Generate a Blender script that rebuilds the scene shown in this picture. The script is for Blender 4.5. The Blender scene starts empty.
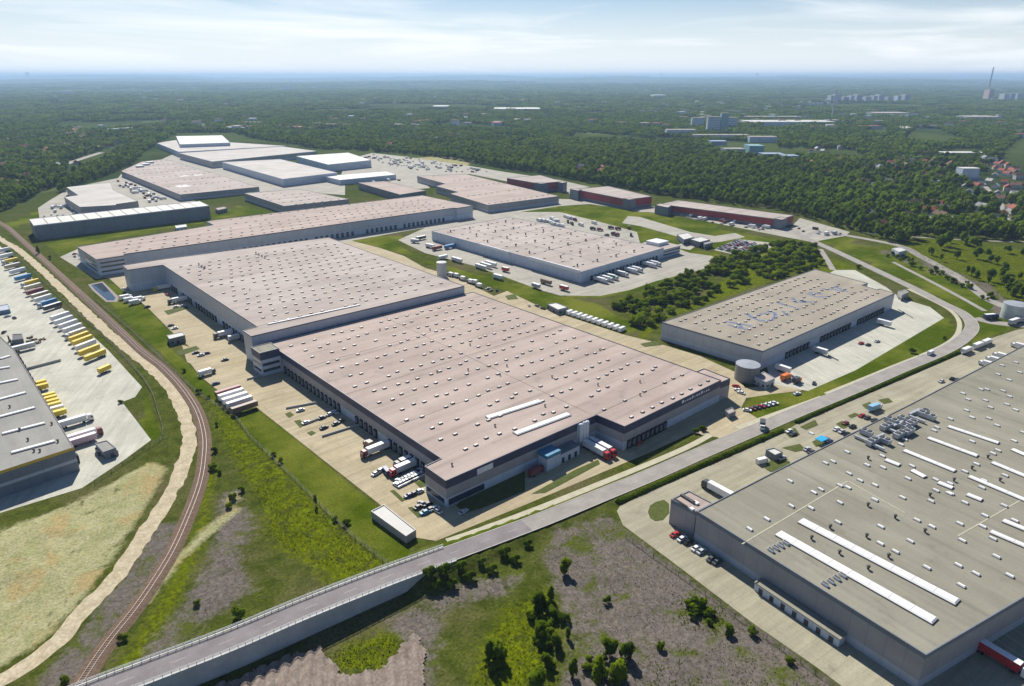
import bpy, bmesh, math, random
import numpy as np
from mathutils import Vector
from mathutils.geometry import tessellate_polygon

SC = bpy.context.scene
COL = SC.collection
R = math.radians
RNG = random.Random(7)

# ------------------------------------------------------------------ camera (site frame: +y along the warehouses, metres)
cam_d = bpy.data.cameras.new('camera')
cam = bpy.data.objects.new('camera', cam_d); COL.objects.link(cam)
cam.location = (0, 0, 160.0)
cam.rotation_euler = (math.pi/2 - math.atan(267.0/680.0), 0, -R(41.3))
cam_d.sensor_width = 36.0
cam_d.lens = 680.0/1024.0*36.0
cam_d.clip_start = 1.0
cam_d.clip_end = 200000.0
SC.camera = cam

# ------------------------------------------------------------------ sky, sun, exposure
SUN_AZ = R(24.0)          # clockwise from +y
SUN_EL = R(43.0)
world = bpy.data.worlds.new('World'); SC.world = world; world.use_nodes = True
wn = world.node_tree; wn.nodes.clear()
def wnode(t, **k):
    n = wn.nodes.new(t)
    for a, b in k.items(): setattr(n, a, b)
    return n
w_out = wnode('ShaderNodeOutputWorld'); w_bg = wnode('ShaderNodeBackground'); w_bg.inputs[1].default_value = 0.05
w_sky = wnode('ShaderNodeTexSky', sky_type='NISHITA', sun_disc=False)
w_sky.sun_elevation = SUN_EL; w_sky.sun_rotation = SUN_AZ
w_sky.altitude = 300; w_sky.air_density = 1.0; w_sky.dust_density = 0.5; w_sky.ozone_density = 2.2
# thin high cloud, projected on a plane above (same in every direction)
w_tc = wnode('ShaderNodeTexCoord'); w_sep = wnode('ShaderNodeSeparateXYZ')
wn.links.new(w_tc.outputs['Generated'], w_sep.inputs[0])
def wmath(op, a, b=None, c=None):
    n = wnode('ShaderNodeMath', operation=op)
    for i, v in enumerate((a, b, c)):
        if v is None: continue
        if isinstance(v, (int, float)): n.inputs[i].default_value = v
        else: wn.links.new(v, n.inputs[i])
    return n.outputs[0]
w_map = wnode('ShaderNodeMapping'); w_map.inputs['Scale'].default_value = (2.2, 2.2, 24.0); w_map.inputs['Location'].default_value = (0.9, 0.35, 0.2)
wn.links.new(w_tc.outputs['Generated'], w_map.inputs[0])
w_n = wnode('ShaderNodeTexNoise'); w_n.inputs['Scale'].default_value = 1.0; w_n.inputs['Detail'].default_value = 7; w_n.inputs['Roughness'].default_value = 0.55; w_n.inputs['Distortion'].default_value = 0.6
wn.links.new(w_map.outputs[0], w_n.inputs['Vector'])
w_cr = wnode('ShaderNodeValToRGB'); w_cr.color_ramp.elements[0].position = 0.45; w_cr.color_ramp.elements[1].position = 0.62
w_cr.color_ramp.elements[0].color = (0, 0, 0, 1); w_cr.color_ramp.elements[1].color = (0.55, 0.55, 0.55, 1)
wn.links.new(w_n.outputs[0], w_cr.inputs[0])
w_veil = wnode('ShaderNodeMapRange'); w_veil.inputs[1].default_value = 0.0; w_veil.inputs[2].default_value = 0.11; w_veil.inputs[3].default_value = 0.92; w_veil.inputs[4].default_value = 0.0
wn.links.new(w_sep.outputs[2], w_veil.inputs[0])
w_low = wnode('ShaderNodeMapRange'); w_low.inputs[1].default_value = 0.06; w_low.inputs[2].default_value = 0.26; w_low.inputs[3].default_value = 1.0; w_low.inputs[4].default_value = 0.0
wn.links.new(w_sep.outputs[2], w_low.inputs[0])      # a thin layer reads dense towards the horizon and opens overhead
w_fac = wmath('MINIMUM', wmath('ADD', wmath('MULTIPLY', w_cr.outputs[0], w_low.outputs[0]), w_veil.outputs[0]), 0.95)
w_mix = wnode('ShaderNodeMixRGB'); wn.links.new(w_fac, w_mix.inputs[0]); w_tint = wnode('ShaderNodeMixRGB', blend_type='MULTIPLY'); w_tint.inputs[0].default_value = 1.0; w_tint.inputs[2].default_value = (0.92, 1.08, 1.30, 1); wn.links.new(w_sky.outputs[0], w_tint.inputs[1]); wn.links.new(w_tint.outputs[0], w_mix.inputs[1])
w_mix.inputs[2].default_value = (15.8, 16.3, 16.6, 1)
wn.links.new(w_mix.outputs[0], w_bg.inputs[0]); wn.links.new(w_bg.outputs[0], w_out.inputs[0])

sun_d = bpy.data.lights.new('sun', 'SUN'); sun = bpy.data.objects.new('sun', sun_d); COL.objects.link(sun)
sun_d.energy = 5.0; sun_d.angle = R(0.55); sun_d.color = (1.0, 0.95, 0.87)
sv = Vector((math.sin(SUN_AZ)*math.cos(SUN_EL), math.cos(SUN_AZ)*math.cos(SUN_EL), math.sin(SUN_EL)))
sun.rotation_euler = sv.to_track_quat('Z', 'Y').to_euler(); sun.location = (0, 0, 400)

SC.view_settings.view_transform = 'Standard'; SC.view_settings.look = 'None'
SC.view_settings.exposure = 0.44; SC.view_settings.gamma = 1.0; SC.view_settings.use_curve_mapping = False
SC.render.engine = 'CYCLES'
cy_ = SC.cycles
cy_.use_denoising = True
cy_.max_bounces = 4; cy_.diffuse_bounces = 2; cy_.glossy_bounces = 2; cy_.transmission_bounces = 2; cy_.transparent_max_bounces = 4; cy_.volume_bounces = 0
cy_.caustics_reflective = False; cy_.caustics_refractive = False

# ------------------------------------------------------------------ materials
MATS = {}
def mat(name, col, rough=0.8, var=0.12, scale=0.5, col2=None, fine=0.0, fscale=6.0, metal=0.0, spec=0.3, rand=0.0, bump=0.0, stretch=(1, 1, 1), thr=(0.35, 0.65), joint=0.0):
    """Principled with world-space noise between two colours, fine grain, random value for each object."""
    if name in MATS: return MATS[name]
    m = bpy.data.materials.new(name); m.use_nodes = True; MATS[name] = m
    nt = m.node_tree; N = nt.nodes; L = nt.links
    b = N['Principled BSDF']; b.inputs['Roughness'].default_value = rough; b.inputs['Metallic'].default_value = metal
    b.inputs['Specular IOR Level'].default_value = spec
    c = (*col, 1)
    if var == 0 and fine == 0 and rand == 0 and col2 is None:
        b.inputs['Base Color'].default_value = c; return m
    geo = N.new('ShaderNodeNewGeometry')
    mp = N.new('ShaderNodeMapping'); mp.inputs['Scale'].default_value = stretch; L.new(geo.outputs['Position'], mp.inputs[0])
    n1 = N.new('ShaderNodeTexNoise'); n1.inputs['Scale'].default_value = scale; n1.inputs['Detail'].default_value = 5; n1.inputs['Roughness'].default_value = 0.6
    L.new(mp.outputs[0], n1.inputs['Vector'])
    mr = N.new('ShaderNodeMapRange'); mr.inputs[1].default_value = thr[0]; mr.inputs[2].default_value = thr[1]; L.new(n1.outputs[0], mr.inputs[0])
    mx = N.new('ShaderNodeMixRGB'); L.new(mr.outputs[0], mx.inputs[0])
    if col2 is None:
        mx.inputs[1].default_value = (*[x*(1-var) for x in col], 1); mx.inputs[2].default_value = (*[min(1, x*(1+var)) for x in col], 1)
    else:
        mx.inputs[1].default_value = c; mx.inputs[2].default_value = (*col2, 1)
    out = mx.outputs[0]
    if fine > 0:
        n2 = N.new('ShaderNodeTexNoise'); n2.inputs['Scale'].default_value = fscale; n2.inputs['Detail'].default_value = 3; L.new(geo.outputs['Position'], n2.inputs['Vector'])
        m2 = N.new('ShaderNodeMapRange'); m2.inputs[1].default_value = 0.3; m2.inputs[2].default_value = 0.7; m2.inputs[3].default_value = 1-fine; m2.inputs[4].default_value = 1+fine; L.new(n2.outputs[0], m2.inputs[0])
        mu = N.new('ShaderNodeVectorMath'); mu.operation = 'SCALE'; L.new(out, mu.inputs[0]); L.new(m2.outputs[0], mu.inputs['Scale']); out = mu.outputs[0]
        if bump > 0:
            bp = N.new('ShaderNodeBump'); bp.inputs['Strength'].default_value = bump; bp.inputs['Distance'].default_value = 0.3; L.new(n2.outputs[0], bp.inputs['Height']); L.new(bp.outputs[0], b.inputs['Normal'])
    if joint > 0:     # panel joints of a clad wall
        sj = N.new('ShaderNodeSeparateXYZ'); L.new(geo.outputs['Position'], sj.inputs[0])
        a1 = N.new('ShaderNodeMath'); a1.operation = 'ADD'; L.new(sj.outputs[0], a1.inputs[0]); L.new(sj.outputs[1], a1.inputs[1])
        a2 = N.new('ShaderNodeMath'); a2.operation = 'DIVIDE'; L.new(a1.outputs[0], a2.inputs[0]); a2.inputs[1].default_value = joint
        a3 = N.new('ShaderNodeMath'); a3.operation = 'FRACT'; L.new(a2.outputs[0], a3.inputs[0])
        a4 = N.new('ShaderNodeMapRange'); a4.inputs[1].default_value = 0.0; a4.inputs[2].default_value = 0.06; a4.inputs[3].default_value = 0.72; a4.inputs[4].default_value = 1.0; L.new(a3.outputs[0], a4.inputs[0])
        mu = N.new('ShaderNodeVectorMath'); mu.operation = 'SCALE'; L.new(out, mu.inputs[0]); L.new(a4.outputs[0], mu.inputs['Scale']); out = mu.outputs[0]
    if rand > 0:
        oi = N.new('ShaderNodeObjectInfo')
        m3 = N.new('ShaderNodeMapRange'); m3.inputs[3].default_value = 1-rand; m3.inputs[4].default_value = 1+rand; L.new(oi.outputs['Random'], m3.inputs[0])
        mu = N.new('ShaderNodeVectorMath'); mu.operation = 'SCALE'; L.new(out, mu.inputs[0]); L.new(m3.outputs[0], mu.inputs['Scale']); out = mu.outputs[0]
    L.new(out, b.inputs['Base Color'])
    return m

def slab_mat(name, c1, c2, scale=0.035, joint=(12.0, 3.0), jw=0.10, jd=0.86, streak=(0.015, 0.25, 1), sd=0.10, stain=0.16, fine=0.06, rot=0.0, off=(0, 0, 0), band=0.0, bd=0.88):
    """large flat surfaces: blotches, streaks, stains, joints between sheets or slabs"""
    if name in MATS: return MATS[name]
    m = bpy.data.materials.new(name); m.use_nodes = True; MATS[name] = m
    nt = m.node_tree; N = nt.nodes; L = nt.links; b = N['Principled BSDF']; b.inputs['Roughness'].default_value = 0.9; b.inputs['Specular IOR Level'].default_value = 0.2
    geo = N.new('ShaderNodeNewGeometry'); mp = N.new('ShaderNodeMapping'); mp.inputs['Rotation'].default_value = (0, 0, rot); mp.inputs['Location'].default_value = off; L.new(geo.outputs['Position'], mp.inputs[0])
    def noise(sc, det, st=None, rough=0.6):
        n = N.new('ShaderNodeTexNoise'); n.inputs['Scale'].default_value = sc; n.inputs['Detail'].default_value = det; n.inputs['Roughness'].default_value = rough
        if st:
            q = N.new('ShaderNodeMapping'); q.inputs['Scale'].default_value = st; L.new(mp.outputs[0], q.inputs[0]); L.new(q.outputs[0], n.inputs['Vector'])
        else: L.new(mp.outputs[0], n.inputs['Vector'])
        return n.outputs[0]
    def rng(x, a, c, lo, hi):
        n = N.new('ShaderNodeMapRange'); n.inputs[1].default_value = a; n.inputs[2].default_value = c; n.inputs[3].default_value = lo; n.inputs[4].default_value = hi; L.new(x, n.inputs[0]); return n.outputs[0]
    mx = N.new('ShaderNodeMixRGB'); mx.inputs[1].default_value = (*c1, 1); mx.inputs[2].default_value = (*c2, 1); L.new(rng(noise(scale, 5), 0.35, 0.65, 0, 1), mx.inputs[0])
    out = mx.outputs[0]; fs = [rng(noise(1.0, 4, streak), 0.35, 0.65, 1-sd, 1+sd), rng(noise(0.11, 5, None, 0.7), 0.58, 0.72, 1.0, 1-stain), rng(noise(1.3, 3), 0.3, 0.7, 1-fine, 1+fine)]
    bk = N.new('ShaderNodeTexBrick'); bk.inputs['Scale'].default_value = 1.0; bk.inputs['Brick Width'].default_value = joint[0]; bk.inputs['Row Height'].default_value = joint[1]; bk.inputs['Mortar Size'].default_value = jw; bk.inputs['Mortar Smooth'].default_value = 0.3
    L.new(mp.outputs[0], bk.inputs['Vector']); fs.append(rng(bk.outputs['Fac'], 0, 1, 1.0, jd))
    bk.inputs['Color1'].default_value = (0.97, 0.97, 0.97, 1); bk.inputs['Color2'].default_value = (1.03, 1.03, 1.03, 1)
    if band > 0:      # shallow valleys where dirt and water collect
        sx = N.new('ShaderNodeSeparateXYZ'); L.new(mp.outputs[0], sx.inputs[0])
        def mt(op, a, c):
            q = N.new('ShaderNodeMath'); q.operation = op
            for i, v in enumerate((a, c)):
                if isinstance(v, (int, float)): q.inputs[i].default_value = v
                else: L.new(v, q.inputs[i])
            return q.outputs[0]
        fr = mt('FRACT', mt('DIVIDE', sx.outputs[1], band), 0); dd_ = mt('MULTIPLY', mt('ABSOLUTE', mt('SUBTRACT', fr, 0.5), 0), band)
        ln = rng(dd_, 0.1, 1.5, 1.0, 0.0); nb = rng(noise(0.08, 4), 0.35, 0.6, 0.15, 1.0)
        fs.append(rng(mt('MULTIPLY', ln, nb), 0, 1, 1.0, bd))
    k = fs[0]
    for f in fs[1:]:
        q = N.new('ShaderNodeMath'); q.operation = 'MULTIPLY'; L.new(k, q.inputs[0]); L.new(f, q.inputs[1]); k = q.outputs[0]
    mu = N.new('ShaderNodeVectorMath'); mu.operation = 'SCALE'; L.new(out, mu.inputs[0]); L.new(k, mu.inputs['Scale']); L.new(mu.outputs[0], b.inputs['Base Color'])
    return m

def leaf_mat(name, c1, c2, hi=2.0):
    m = bpy.data.materials.new(name); m.use_nodes = True; MATS[name] = m
    nt = m.node_tree; N = nt.nodes; L = nt.links
    for n in list(N): N.remove(n)
    out = N.new('ShaderNodeOutputMaterial')
    df = N.new('ShaderNodeBsdfDiffuse'); tr = N.new('ShaderNodeBsdfTranslucent'); ms = N.new('ShaderNodeMixShader'); ms.inputs[0].default_value = 0.5
    oi = N.new('ShaderNodeObjectInfo'); geo = N.new('ShaderNodeNewGeometry')
    n1 = N.new('ShaderNodeTexNoise'); n1.inputs['Scale'].default_value = 0.35; n1.inputs['Detail'].default_value = 4; L.new(geo.outputs['Position'], n1.inputs['Vector'])
    n2 = N.new('ShaderNodeTexNoise'); n2.inputs['Scale'].default_value = 0.006; n2.inputs['Detail'].default_value = 2; L.new(geo.outputs['Position'], n2.inputs['Vector'])
    ad = N.new('ShaderNodeMath'); ad.operation = 'ADD'; L.new(oi.outputs['Random'], ad.inputs[0]); L.new(n1.outputs[0], ad.inputs[1])
    ad2 = N.new('ShaderNodeMath'); ad2.operation = 'ADD'; L.new(ad.outputs[0], ad2.inputs[0]); L.new(n2.outputs[0], ad2.inputs[1])
    mr = N.new('ShaderNodeMapRange'); mr.inputs[1].default_value = 0.65; mr.inputs[2].default_value = hi; L.new(ad2.outputs[0], mr.inputs[0])
    mx = N.new('ShaderNodeMixRGB'); mx.inputs[1].default_value = (*c1, 1); mx.inputs[2].default_value = (*c2, 1); L.new(mr.outputs[0], mx.inputs[0])
    L.new(mx.outputs[0], df.inputs[0]); L.new(mx.outputs[0], tr.inputs[0])
    L.new(df.outputs[0], ms.inputs[1]); L.new(tr.outputs[0], ms.inputs[2]); L.new(ms.outputs[0], out.inputs[0])
    return m

# ------------------------------------------------------------------ mesh helpers
class MB:
    def __init__(s): s.v = []; s.f = []; s.m = []
    def add(s, vs, fs, mi=0):
        o = len(s.v); s.v += [tuple(p) for p in vs]; s.f += [tuple(i+o for i in f) for f in fs]; s.m += [mi]*len(fs); return s
    def box(s, cx, cy, z0, sx, sy, sz, rz=0.0, mi=0, top=None):
        """box on z0; top=(fx,fy,ox) scales/offsets the top face"""
        tx, ty, ox = top or (1, 1, 0)
        c, n = math.cos(rz), math.sin(rz); P = []
        for z, kx, ky, o in ((z0, 1, 1, 0), (z0+sz, tx, ty, ox)):
            for a, b in ((-1, -1), (1, -1), (1, 1), (-1, 1)):
                x, y = a*sx/2*kx+o, b*sy/2*ky; P.append((cx+x*c-y*n, cy+x*n+y*c, z))
        return s.add(P, [(3, 2, 1, 0), (4, 5, 6, 7), (0, 1, 5, 4), (1, 2, 6, 5), (2, 3, 7, 6), (3, 0, 4, 7)], mi)
    def prism(s, poly, z0, z1, mi=0, top=True, bottom=False, mit=None):
        n = len(poly); o = len(s.v)
        s.v += [(x, y, z0) for x, y in poly]+[(x, y, z1) for x, y in poly]
        for i in range(n):
            j = (i+1) % n; s.f.append((o+i, o+j, o+n+j, o+n+i)); s.m.append(mi)
        if top or bottom:
            tri = tessellate_polygon([[Vector((x, y, 0)) for x, y in poly]])
            for t in tri:
                a, b, c = [poly[i] for i in t]
                if (b[0]-a[0])*(c[1]-a[1])-(b[1]-a[1])*(c[0]-a[0]) < 0: t = t[::-1]
                if top: s.f.append(tuple(o+n+i for i in t)); s.m.append(mi if mit is None else mit)
                if bottom: s.f.append(tuple(o+i for i in t[::-1])); s.m.append(mi)
        return s
    def lathe(s, cx, cy, prof, n=20, mi=0):
        o = len(s.v); k = len(prof)
        for r, z in prof:
            for i in range(n):
                a = 2*math.pi*i/n; s.v.append((cx+r*math.cos(a), cy+r*math.sin(a), z))
        for j in range(k-1):
            for i in range(n):
                i2 = (i+1) % n; s.f.append((o+j*n+i, o+j*n+i2, o+(j+1)*n+i2, o+(j+1)*n+i)); s.m.append(mi)
        return s
    def tube(s, p, q, r0, r1=None, n=6, mi=0):
        r1 = r0 if r1 is None else r1
        p, q = Vector(p), Vector(q); d = (q-p)
        if d.length < 1e-6: return s
        d.normalize(); a = d.orthogonal().normalized(); b = d.cross(a); o = len(s.v)
        for c, r in ((p, r0), (q, r1)):
            for i in range(n):
                t = 2*math.pi*i/n; s.v.append(tuple(c+a*(r*math.cos(t))+b*(r*math.sin(t))))
        for i in range(n):
            j = (i+1) % n; s.f.append((o+i, o+j, o+n+j, o+n+i)); s.m.append(mi)
        s.f.append(tuple(o+n+i for i in range(n))); s.m.append(mi)
        return s
    def mesh(s, name, mats, smooth=False):
        me = bpy.data.meshes.new(name); me.from_pydata(s.v, [], s.f)
        for m in (mats if isinstance(mats, (list, tuple)) else [mats]): me.materials.append(m)
        if max(s.m, default=0) > 0: me.polygons.foreach_set('material_index', s.m)
        if smooth: me.polygons.foreach_set('use_smooth', [True]*len(me.polygons))
        me.update(); return me
    def build(s, name, mats, parent=None, smooth=False):
        return link(name, s.mesh(name, mats, smooth), parent)

def link(name, me, parent=None, loc=None, rz=None, scale=None):
    o = bpy.data.objects.new(name, me); COL.objects.link(o)
    if parent is not None: o.parent = parent
    if loc is not None: o.location = loc
    if rz is not None: o.rotation_euler = (0, 0, rz)
    if scale is not None: o.scale = scale
    return o
def tag(o, label=None, cat=None, group=None, kind=None):
    if label: o['label'] = label
    if cat: o['category'] = cat
    if group: o['group'] = group
    if kind: o['kind'] = kind
    return o
def thing(name, label, cat, loc=(0, 0, 0), rz=0.0, group=None):
    return tag(link(name, None, None, loc, rz), label, cat, group)
def struct(name, me): return tag(link(name, me), kind='structure')
def ccw(p):
    a = sum(p[i][0]*p[(i+1) % len(p)][1]-p[(i+1) % len(p)][0]*p[i][1] for i in range(len(p)))
    return list(p) if a > 0 else list(p)[::-1]
def inset(poly, d):
    n = len(poly); out = []
    for i in range(n):
        a, b, c = Vector(poly[i-1]), Vector(poly[i]), Vector(poly[(i+1) % n])
        e1 = (b-a).normalized(); e2 = (c-b).normalized()
        n1 = Vector((-e1.y, e1.x)); n2 = Vector((-e2.y, e2.x)); m = n1+n2
        k = d/max(0.35, 1+n1.dot(n2)); p = b+m*k; out.append((p.x, p.y))
    return out
def inside(poly, X, Y):
    r = np.zeros(X.shape, bool); n = len(poly)
    for i in range(n):
        (x1, y1), (x2, y2) = poly[i], poly[(i+1) % n]
        if y1 == y2: continue
        c = ((y1 > Y) != (y2 > Y)) & (X < (x2-x1)*(Y-y1)/(y2-y1)+x1); r ^= c
    return r
def edge_dist(poly, X, Y, closed=True):
    d = np.full(X.shape, 1e9); n = len(poly)
    for i in range(n if closed else n-1):
        (x1, y1), (x2, y2) = poly[i][:2], poly[(i+1) % n][:2]
        dx, dy = x2-x1, y2-y1; t = np.clip(((X-x1)*dx+(Y-y1)*dy)/(dx*dx+dy*dy+1e-9), 0, 1)
        d = np.minimum(d, np.hypot(X-x1-t*dx, Y-y1-t*dy))
    return d
def sdist(poly, X, Y):            # + inside
    d = edge_dist(poly, X, Y); return np.where(inside(poly, X, Y), d, -d)
_tab = np.random.RandomState(3).rand(256, 256)
def vnoise(X, Y, s):
    x, y = X/s+500.5, Y/s+500.5; xi, yi = np.floor(x).astype(int), np.floor(y).astype(int); fx, fy = x-xi, y-yi
    fx = fx*fx*(3-2*fx); fy = fy*fy*(3-2*fy)
    g = lambda a, b: _tab[a % 256, b % 256]
    return (g(xi, yi)*(1-fx)+g(xi+1, yi)*fx)*(1-fy)+(g(xi, yi+1)*(1-fx)+g(xi+1, yi+1)*fx)*fy
def fbm(X, Y, s, o=4):
    r = 0; a = 0.5; t = 0
    for k in range(o): r = r+a*vnoise(X+k*37.3, Y-k*11.9, s/2**k); t += a; a *= 0.55
    return r/t
def smooth_path(pts, step=4.0):
    pts = [Vector(p if len(p) == 3 else (p[0], p[1], 0)) for p in pts]; out = []
    for i in range(len(pts)-1):
        p0, p1, p2, p3 = pts[max(i-1, 0)], pts[i], pts[i+1], pts[min(i+2, len(pts)-1)]
        k = max(2, int((p2-p1).length/step))
        for j in range(k):
            t = j/k
            out.append(0.5*((2*p1)+(p2-p0)*t+(2*p0-5*p1+4*p2-p3)*t*t+(3*p1-p0-3*p2+p3)*t**3))
    out.append(pts[-1]); return out
def offs(path, d):
    out = []
    for i, p in enumerate(path):
        a = path[max(i-1, 0)]; b = path[min(i+1, len(path)-1)]; t = (b-a); t.z = 0; t.normalize()
        out.append(p+Vector((-t.y, t.x, 0))*d)
    return out
def strip(mb, A, B, dz=0.0, mi=0):
    o = len(mb.v); n = len(A)
    for p in A: mb.v.append((p.x, p.y, p.z+dz))
    for p in B: mb.v.append((p.x, p.y, p.z+dz))
    for i in range(n-1): mb.f.append((o+i, o+n+i, o+n+i+1, o+i+1)); mb.m.append(mi)
    return mb
def ribbon(name, pts, w, z, m, step=4.0):
    P = smooth_path(pts, step); mb = MB(); strip(mb, offs(P, w/2), offs(P, -w/2), z); return struct(name, mb.mesh(name, m))
def sheet(name, poly, z, m, rnd=0):
    poly = ccw(poly); mb = MB(); mb.prism(poly, z-0.3, z); return struct(name, mb.mesh(name, m))

# ------------------------------------------------------------------ zones of the ground (site coordinates, metres)
POLY_YARD_LEFT = [(-30.8,288.8),(-9.1,975.7),(55.2,912.5),(57.1,849.4),(60.6,733.7),(65.1,585.9),(70.6,464.4),(71.4,391.1),(65.1,379.9),(58.3,377.9),(58.3,351.0),(58.2,324.5),(41.9,311.5),(24.9,300.2),(-3.1,301.6)]
POLY_YARD_MAIN = [(111.1,642.2),(110.5,600.4),(112.7,573.7),(113.3,540.5),(110.9,474.5),(110.9,435.7),(103.0,414.4),(100.5,385.3),(101.5,356.2),(98.3,326.0),(109.1,325.6),(110.8,260.1),(112.2,206.5),(110.3,182.1),(115.7,174.2),(153.2,169.6),(211.7,163.4),(229.5,161.7),(255.8,159.9),(261.1,150.0),(262.8,140.9),(283.9,139.2),(293.4,147.4),(297.2,158.7),(309.8,163.3),(324.7,156.7),(339.7,148.6),(345.9,148.3),(337.9,162.2),(320.6,170.4),(335.8,186.0),(341.2,213.6),(338.5,249.7),(334.9,267.5),(332.5,341.6),(341.0,394.2),(324.7,390.9),(330.9,429.3),(334.8,462.2),(331.7,495.6),(341.5,545.0),(341.3,588.4),(334.7,647.8),(297.0,674.7),(135.4,696.0),(104.4,664.6)]
POLY_YARD_LONG = [(93.9,757.3),(116.0,786.2),(113.2,715.6),(137.5,694.2),(301.1,683.6),(532.3,686.9),(584.1,689.0),(682.7,675.5),(708.1,642.2),(717.4,562.1),(731.3,494.0),(709.4,478.7),(694.9,544.0),(684.7,620.7),(643.7,636.6),(543.6,641.3),(397.1,639.0),(327.9,635.2),(127.1,657.5),(102.2,650.0)]
POLY_YARD_CENTRE = [(374.1,606.9),(434.7,641.4),(466.9,651.0),(547.9,646.3),(575.5,639.8),(613.5,606.4),(604.0,530.6),(593.3,466.6),(553.8,430.8),(566.1,402.3),(556.6,371.7),(562.5,350.9),(549.2,332.5),(510.9,329.1),(453.5,333.3),(417.0,331.1),(386.9,336.2),(364.4,357.8),(362.7,378.8),(366.4,426.1),(369.6,471.4),(363.3,541.6)]
POLY_YARD_NE = [(362.6,182.3),(336.6,163.3),(343.0,145.7),(391.5,140.9),(531.5,140.1),(551.0,155.9),(557.6,179.5),(580.2,198.8),(614.1,238.5),(600.8,250.2),(519.6,241.0)]
POLY_YARD_EAST = [(180.2,142.3),(175.0,134.9),(170.8,102.7),(167.0,76.4),(165.3,54.4),(163.9,43.7),(160.5,19.7),(159.1,-20.5),(394.0,-35.5),(593.9,57.9),(562.8,90.6),(541.1,99.1),(515.1,104.3),(486.9,107.7),(465.7,108.5),(356.1,123.4),(300.7,131.1),(288.7,130.9),(230.5,138.1),(195.2,142.8),(183.7,143.7)]
POLY_LOT_SMALL = [(108.2,442.7),(110.9,435.7),(119.9,444.2),(119.9,416.7),(115.2,391.6),(106.8,387.3),(101.6,411.6)]

ROAD = [(-2.4,175.9,7.0),(6.6,174.6,7.0),(23.4,171.6,7.0),(40.4,168.7,7.0),(61.2,166.6,6.7),(86.2,164.0,5.6),(104.8,162.1,4.2),(129.4,159.5,2.4),(154.5,156.6,1.0),(182.6,153.4,0.3),(210.6,149.8,0.0),(242.4,146.2,0.0),(285.0,140.9),(317.0,136.9),(360.8,130.8),(412.4,124.5),(465.1,117.8),(502.8,117.5),(529.9,122.1),(553.4,135.4),(569.8,155.4),(593.7,183.2),(634.9,236.0),(670.5,282.5),(706.0,331.1),(729.0,354.3)]
ROAD_W = 7.8
DIRT_ROAD = [(58.0,957.9),(61.4,887.9),(69.1,810.8),(73.5,679.3),(76.4,569.7),(79.4,472.7),(82.7,418.1),(82.3,374.7),(77.7,338.2),(71.6,312.6),(63.2,292.7),(52.7,273.8),(41.7,257.9),(23.7,233.2),(9.5,219.3),(0.6,210.6),(-7.6,205.9),(-18.4,204.7),(-31.5,203.6)]
RAIL = [(62.8,1090.3),(74.6,965.2),(76.9,906.7),(81.8,676.1),(84.3,550.6),(85.7,451.1),(88.0,413.4),(87.6,375.2),(84.5,341.1),(78.1,310.8),(69.8,287.0),(61.8,268.7),(50.9,249.0),(39.2,230.2),(24.6,211.9),(12.3,199.4),(3.7,189.0),(-4.7,178.0),(-14.4,163.1)]
PATH_A = [(118.0,170.6),(127.3,168.7),(156.3,164.2),(189.5,159.6),(222.1,155.4),(244.7,153.2),(262.2,152.9)]
PATH_B = [(276.5,148.3),(300.3,144.2),(332.8,138.4),(341.4,137.1)]
PATH_C = [(346.7,137.4),(374.6,133.6),(414.9,128.3),(457.1,122.6),(487.7,121.1),(512.1,124.6),(536.6,132.8),(555.9,145.4),(574.9,167.7),(587.7,184.8)]

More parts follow.
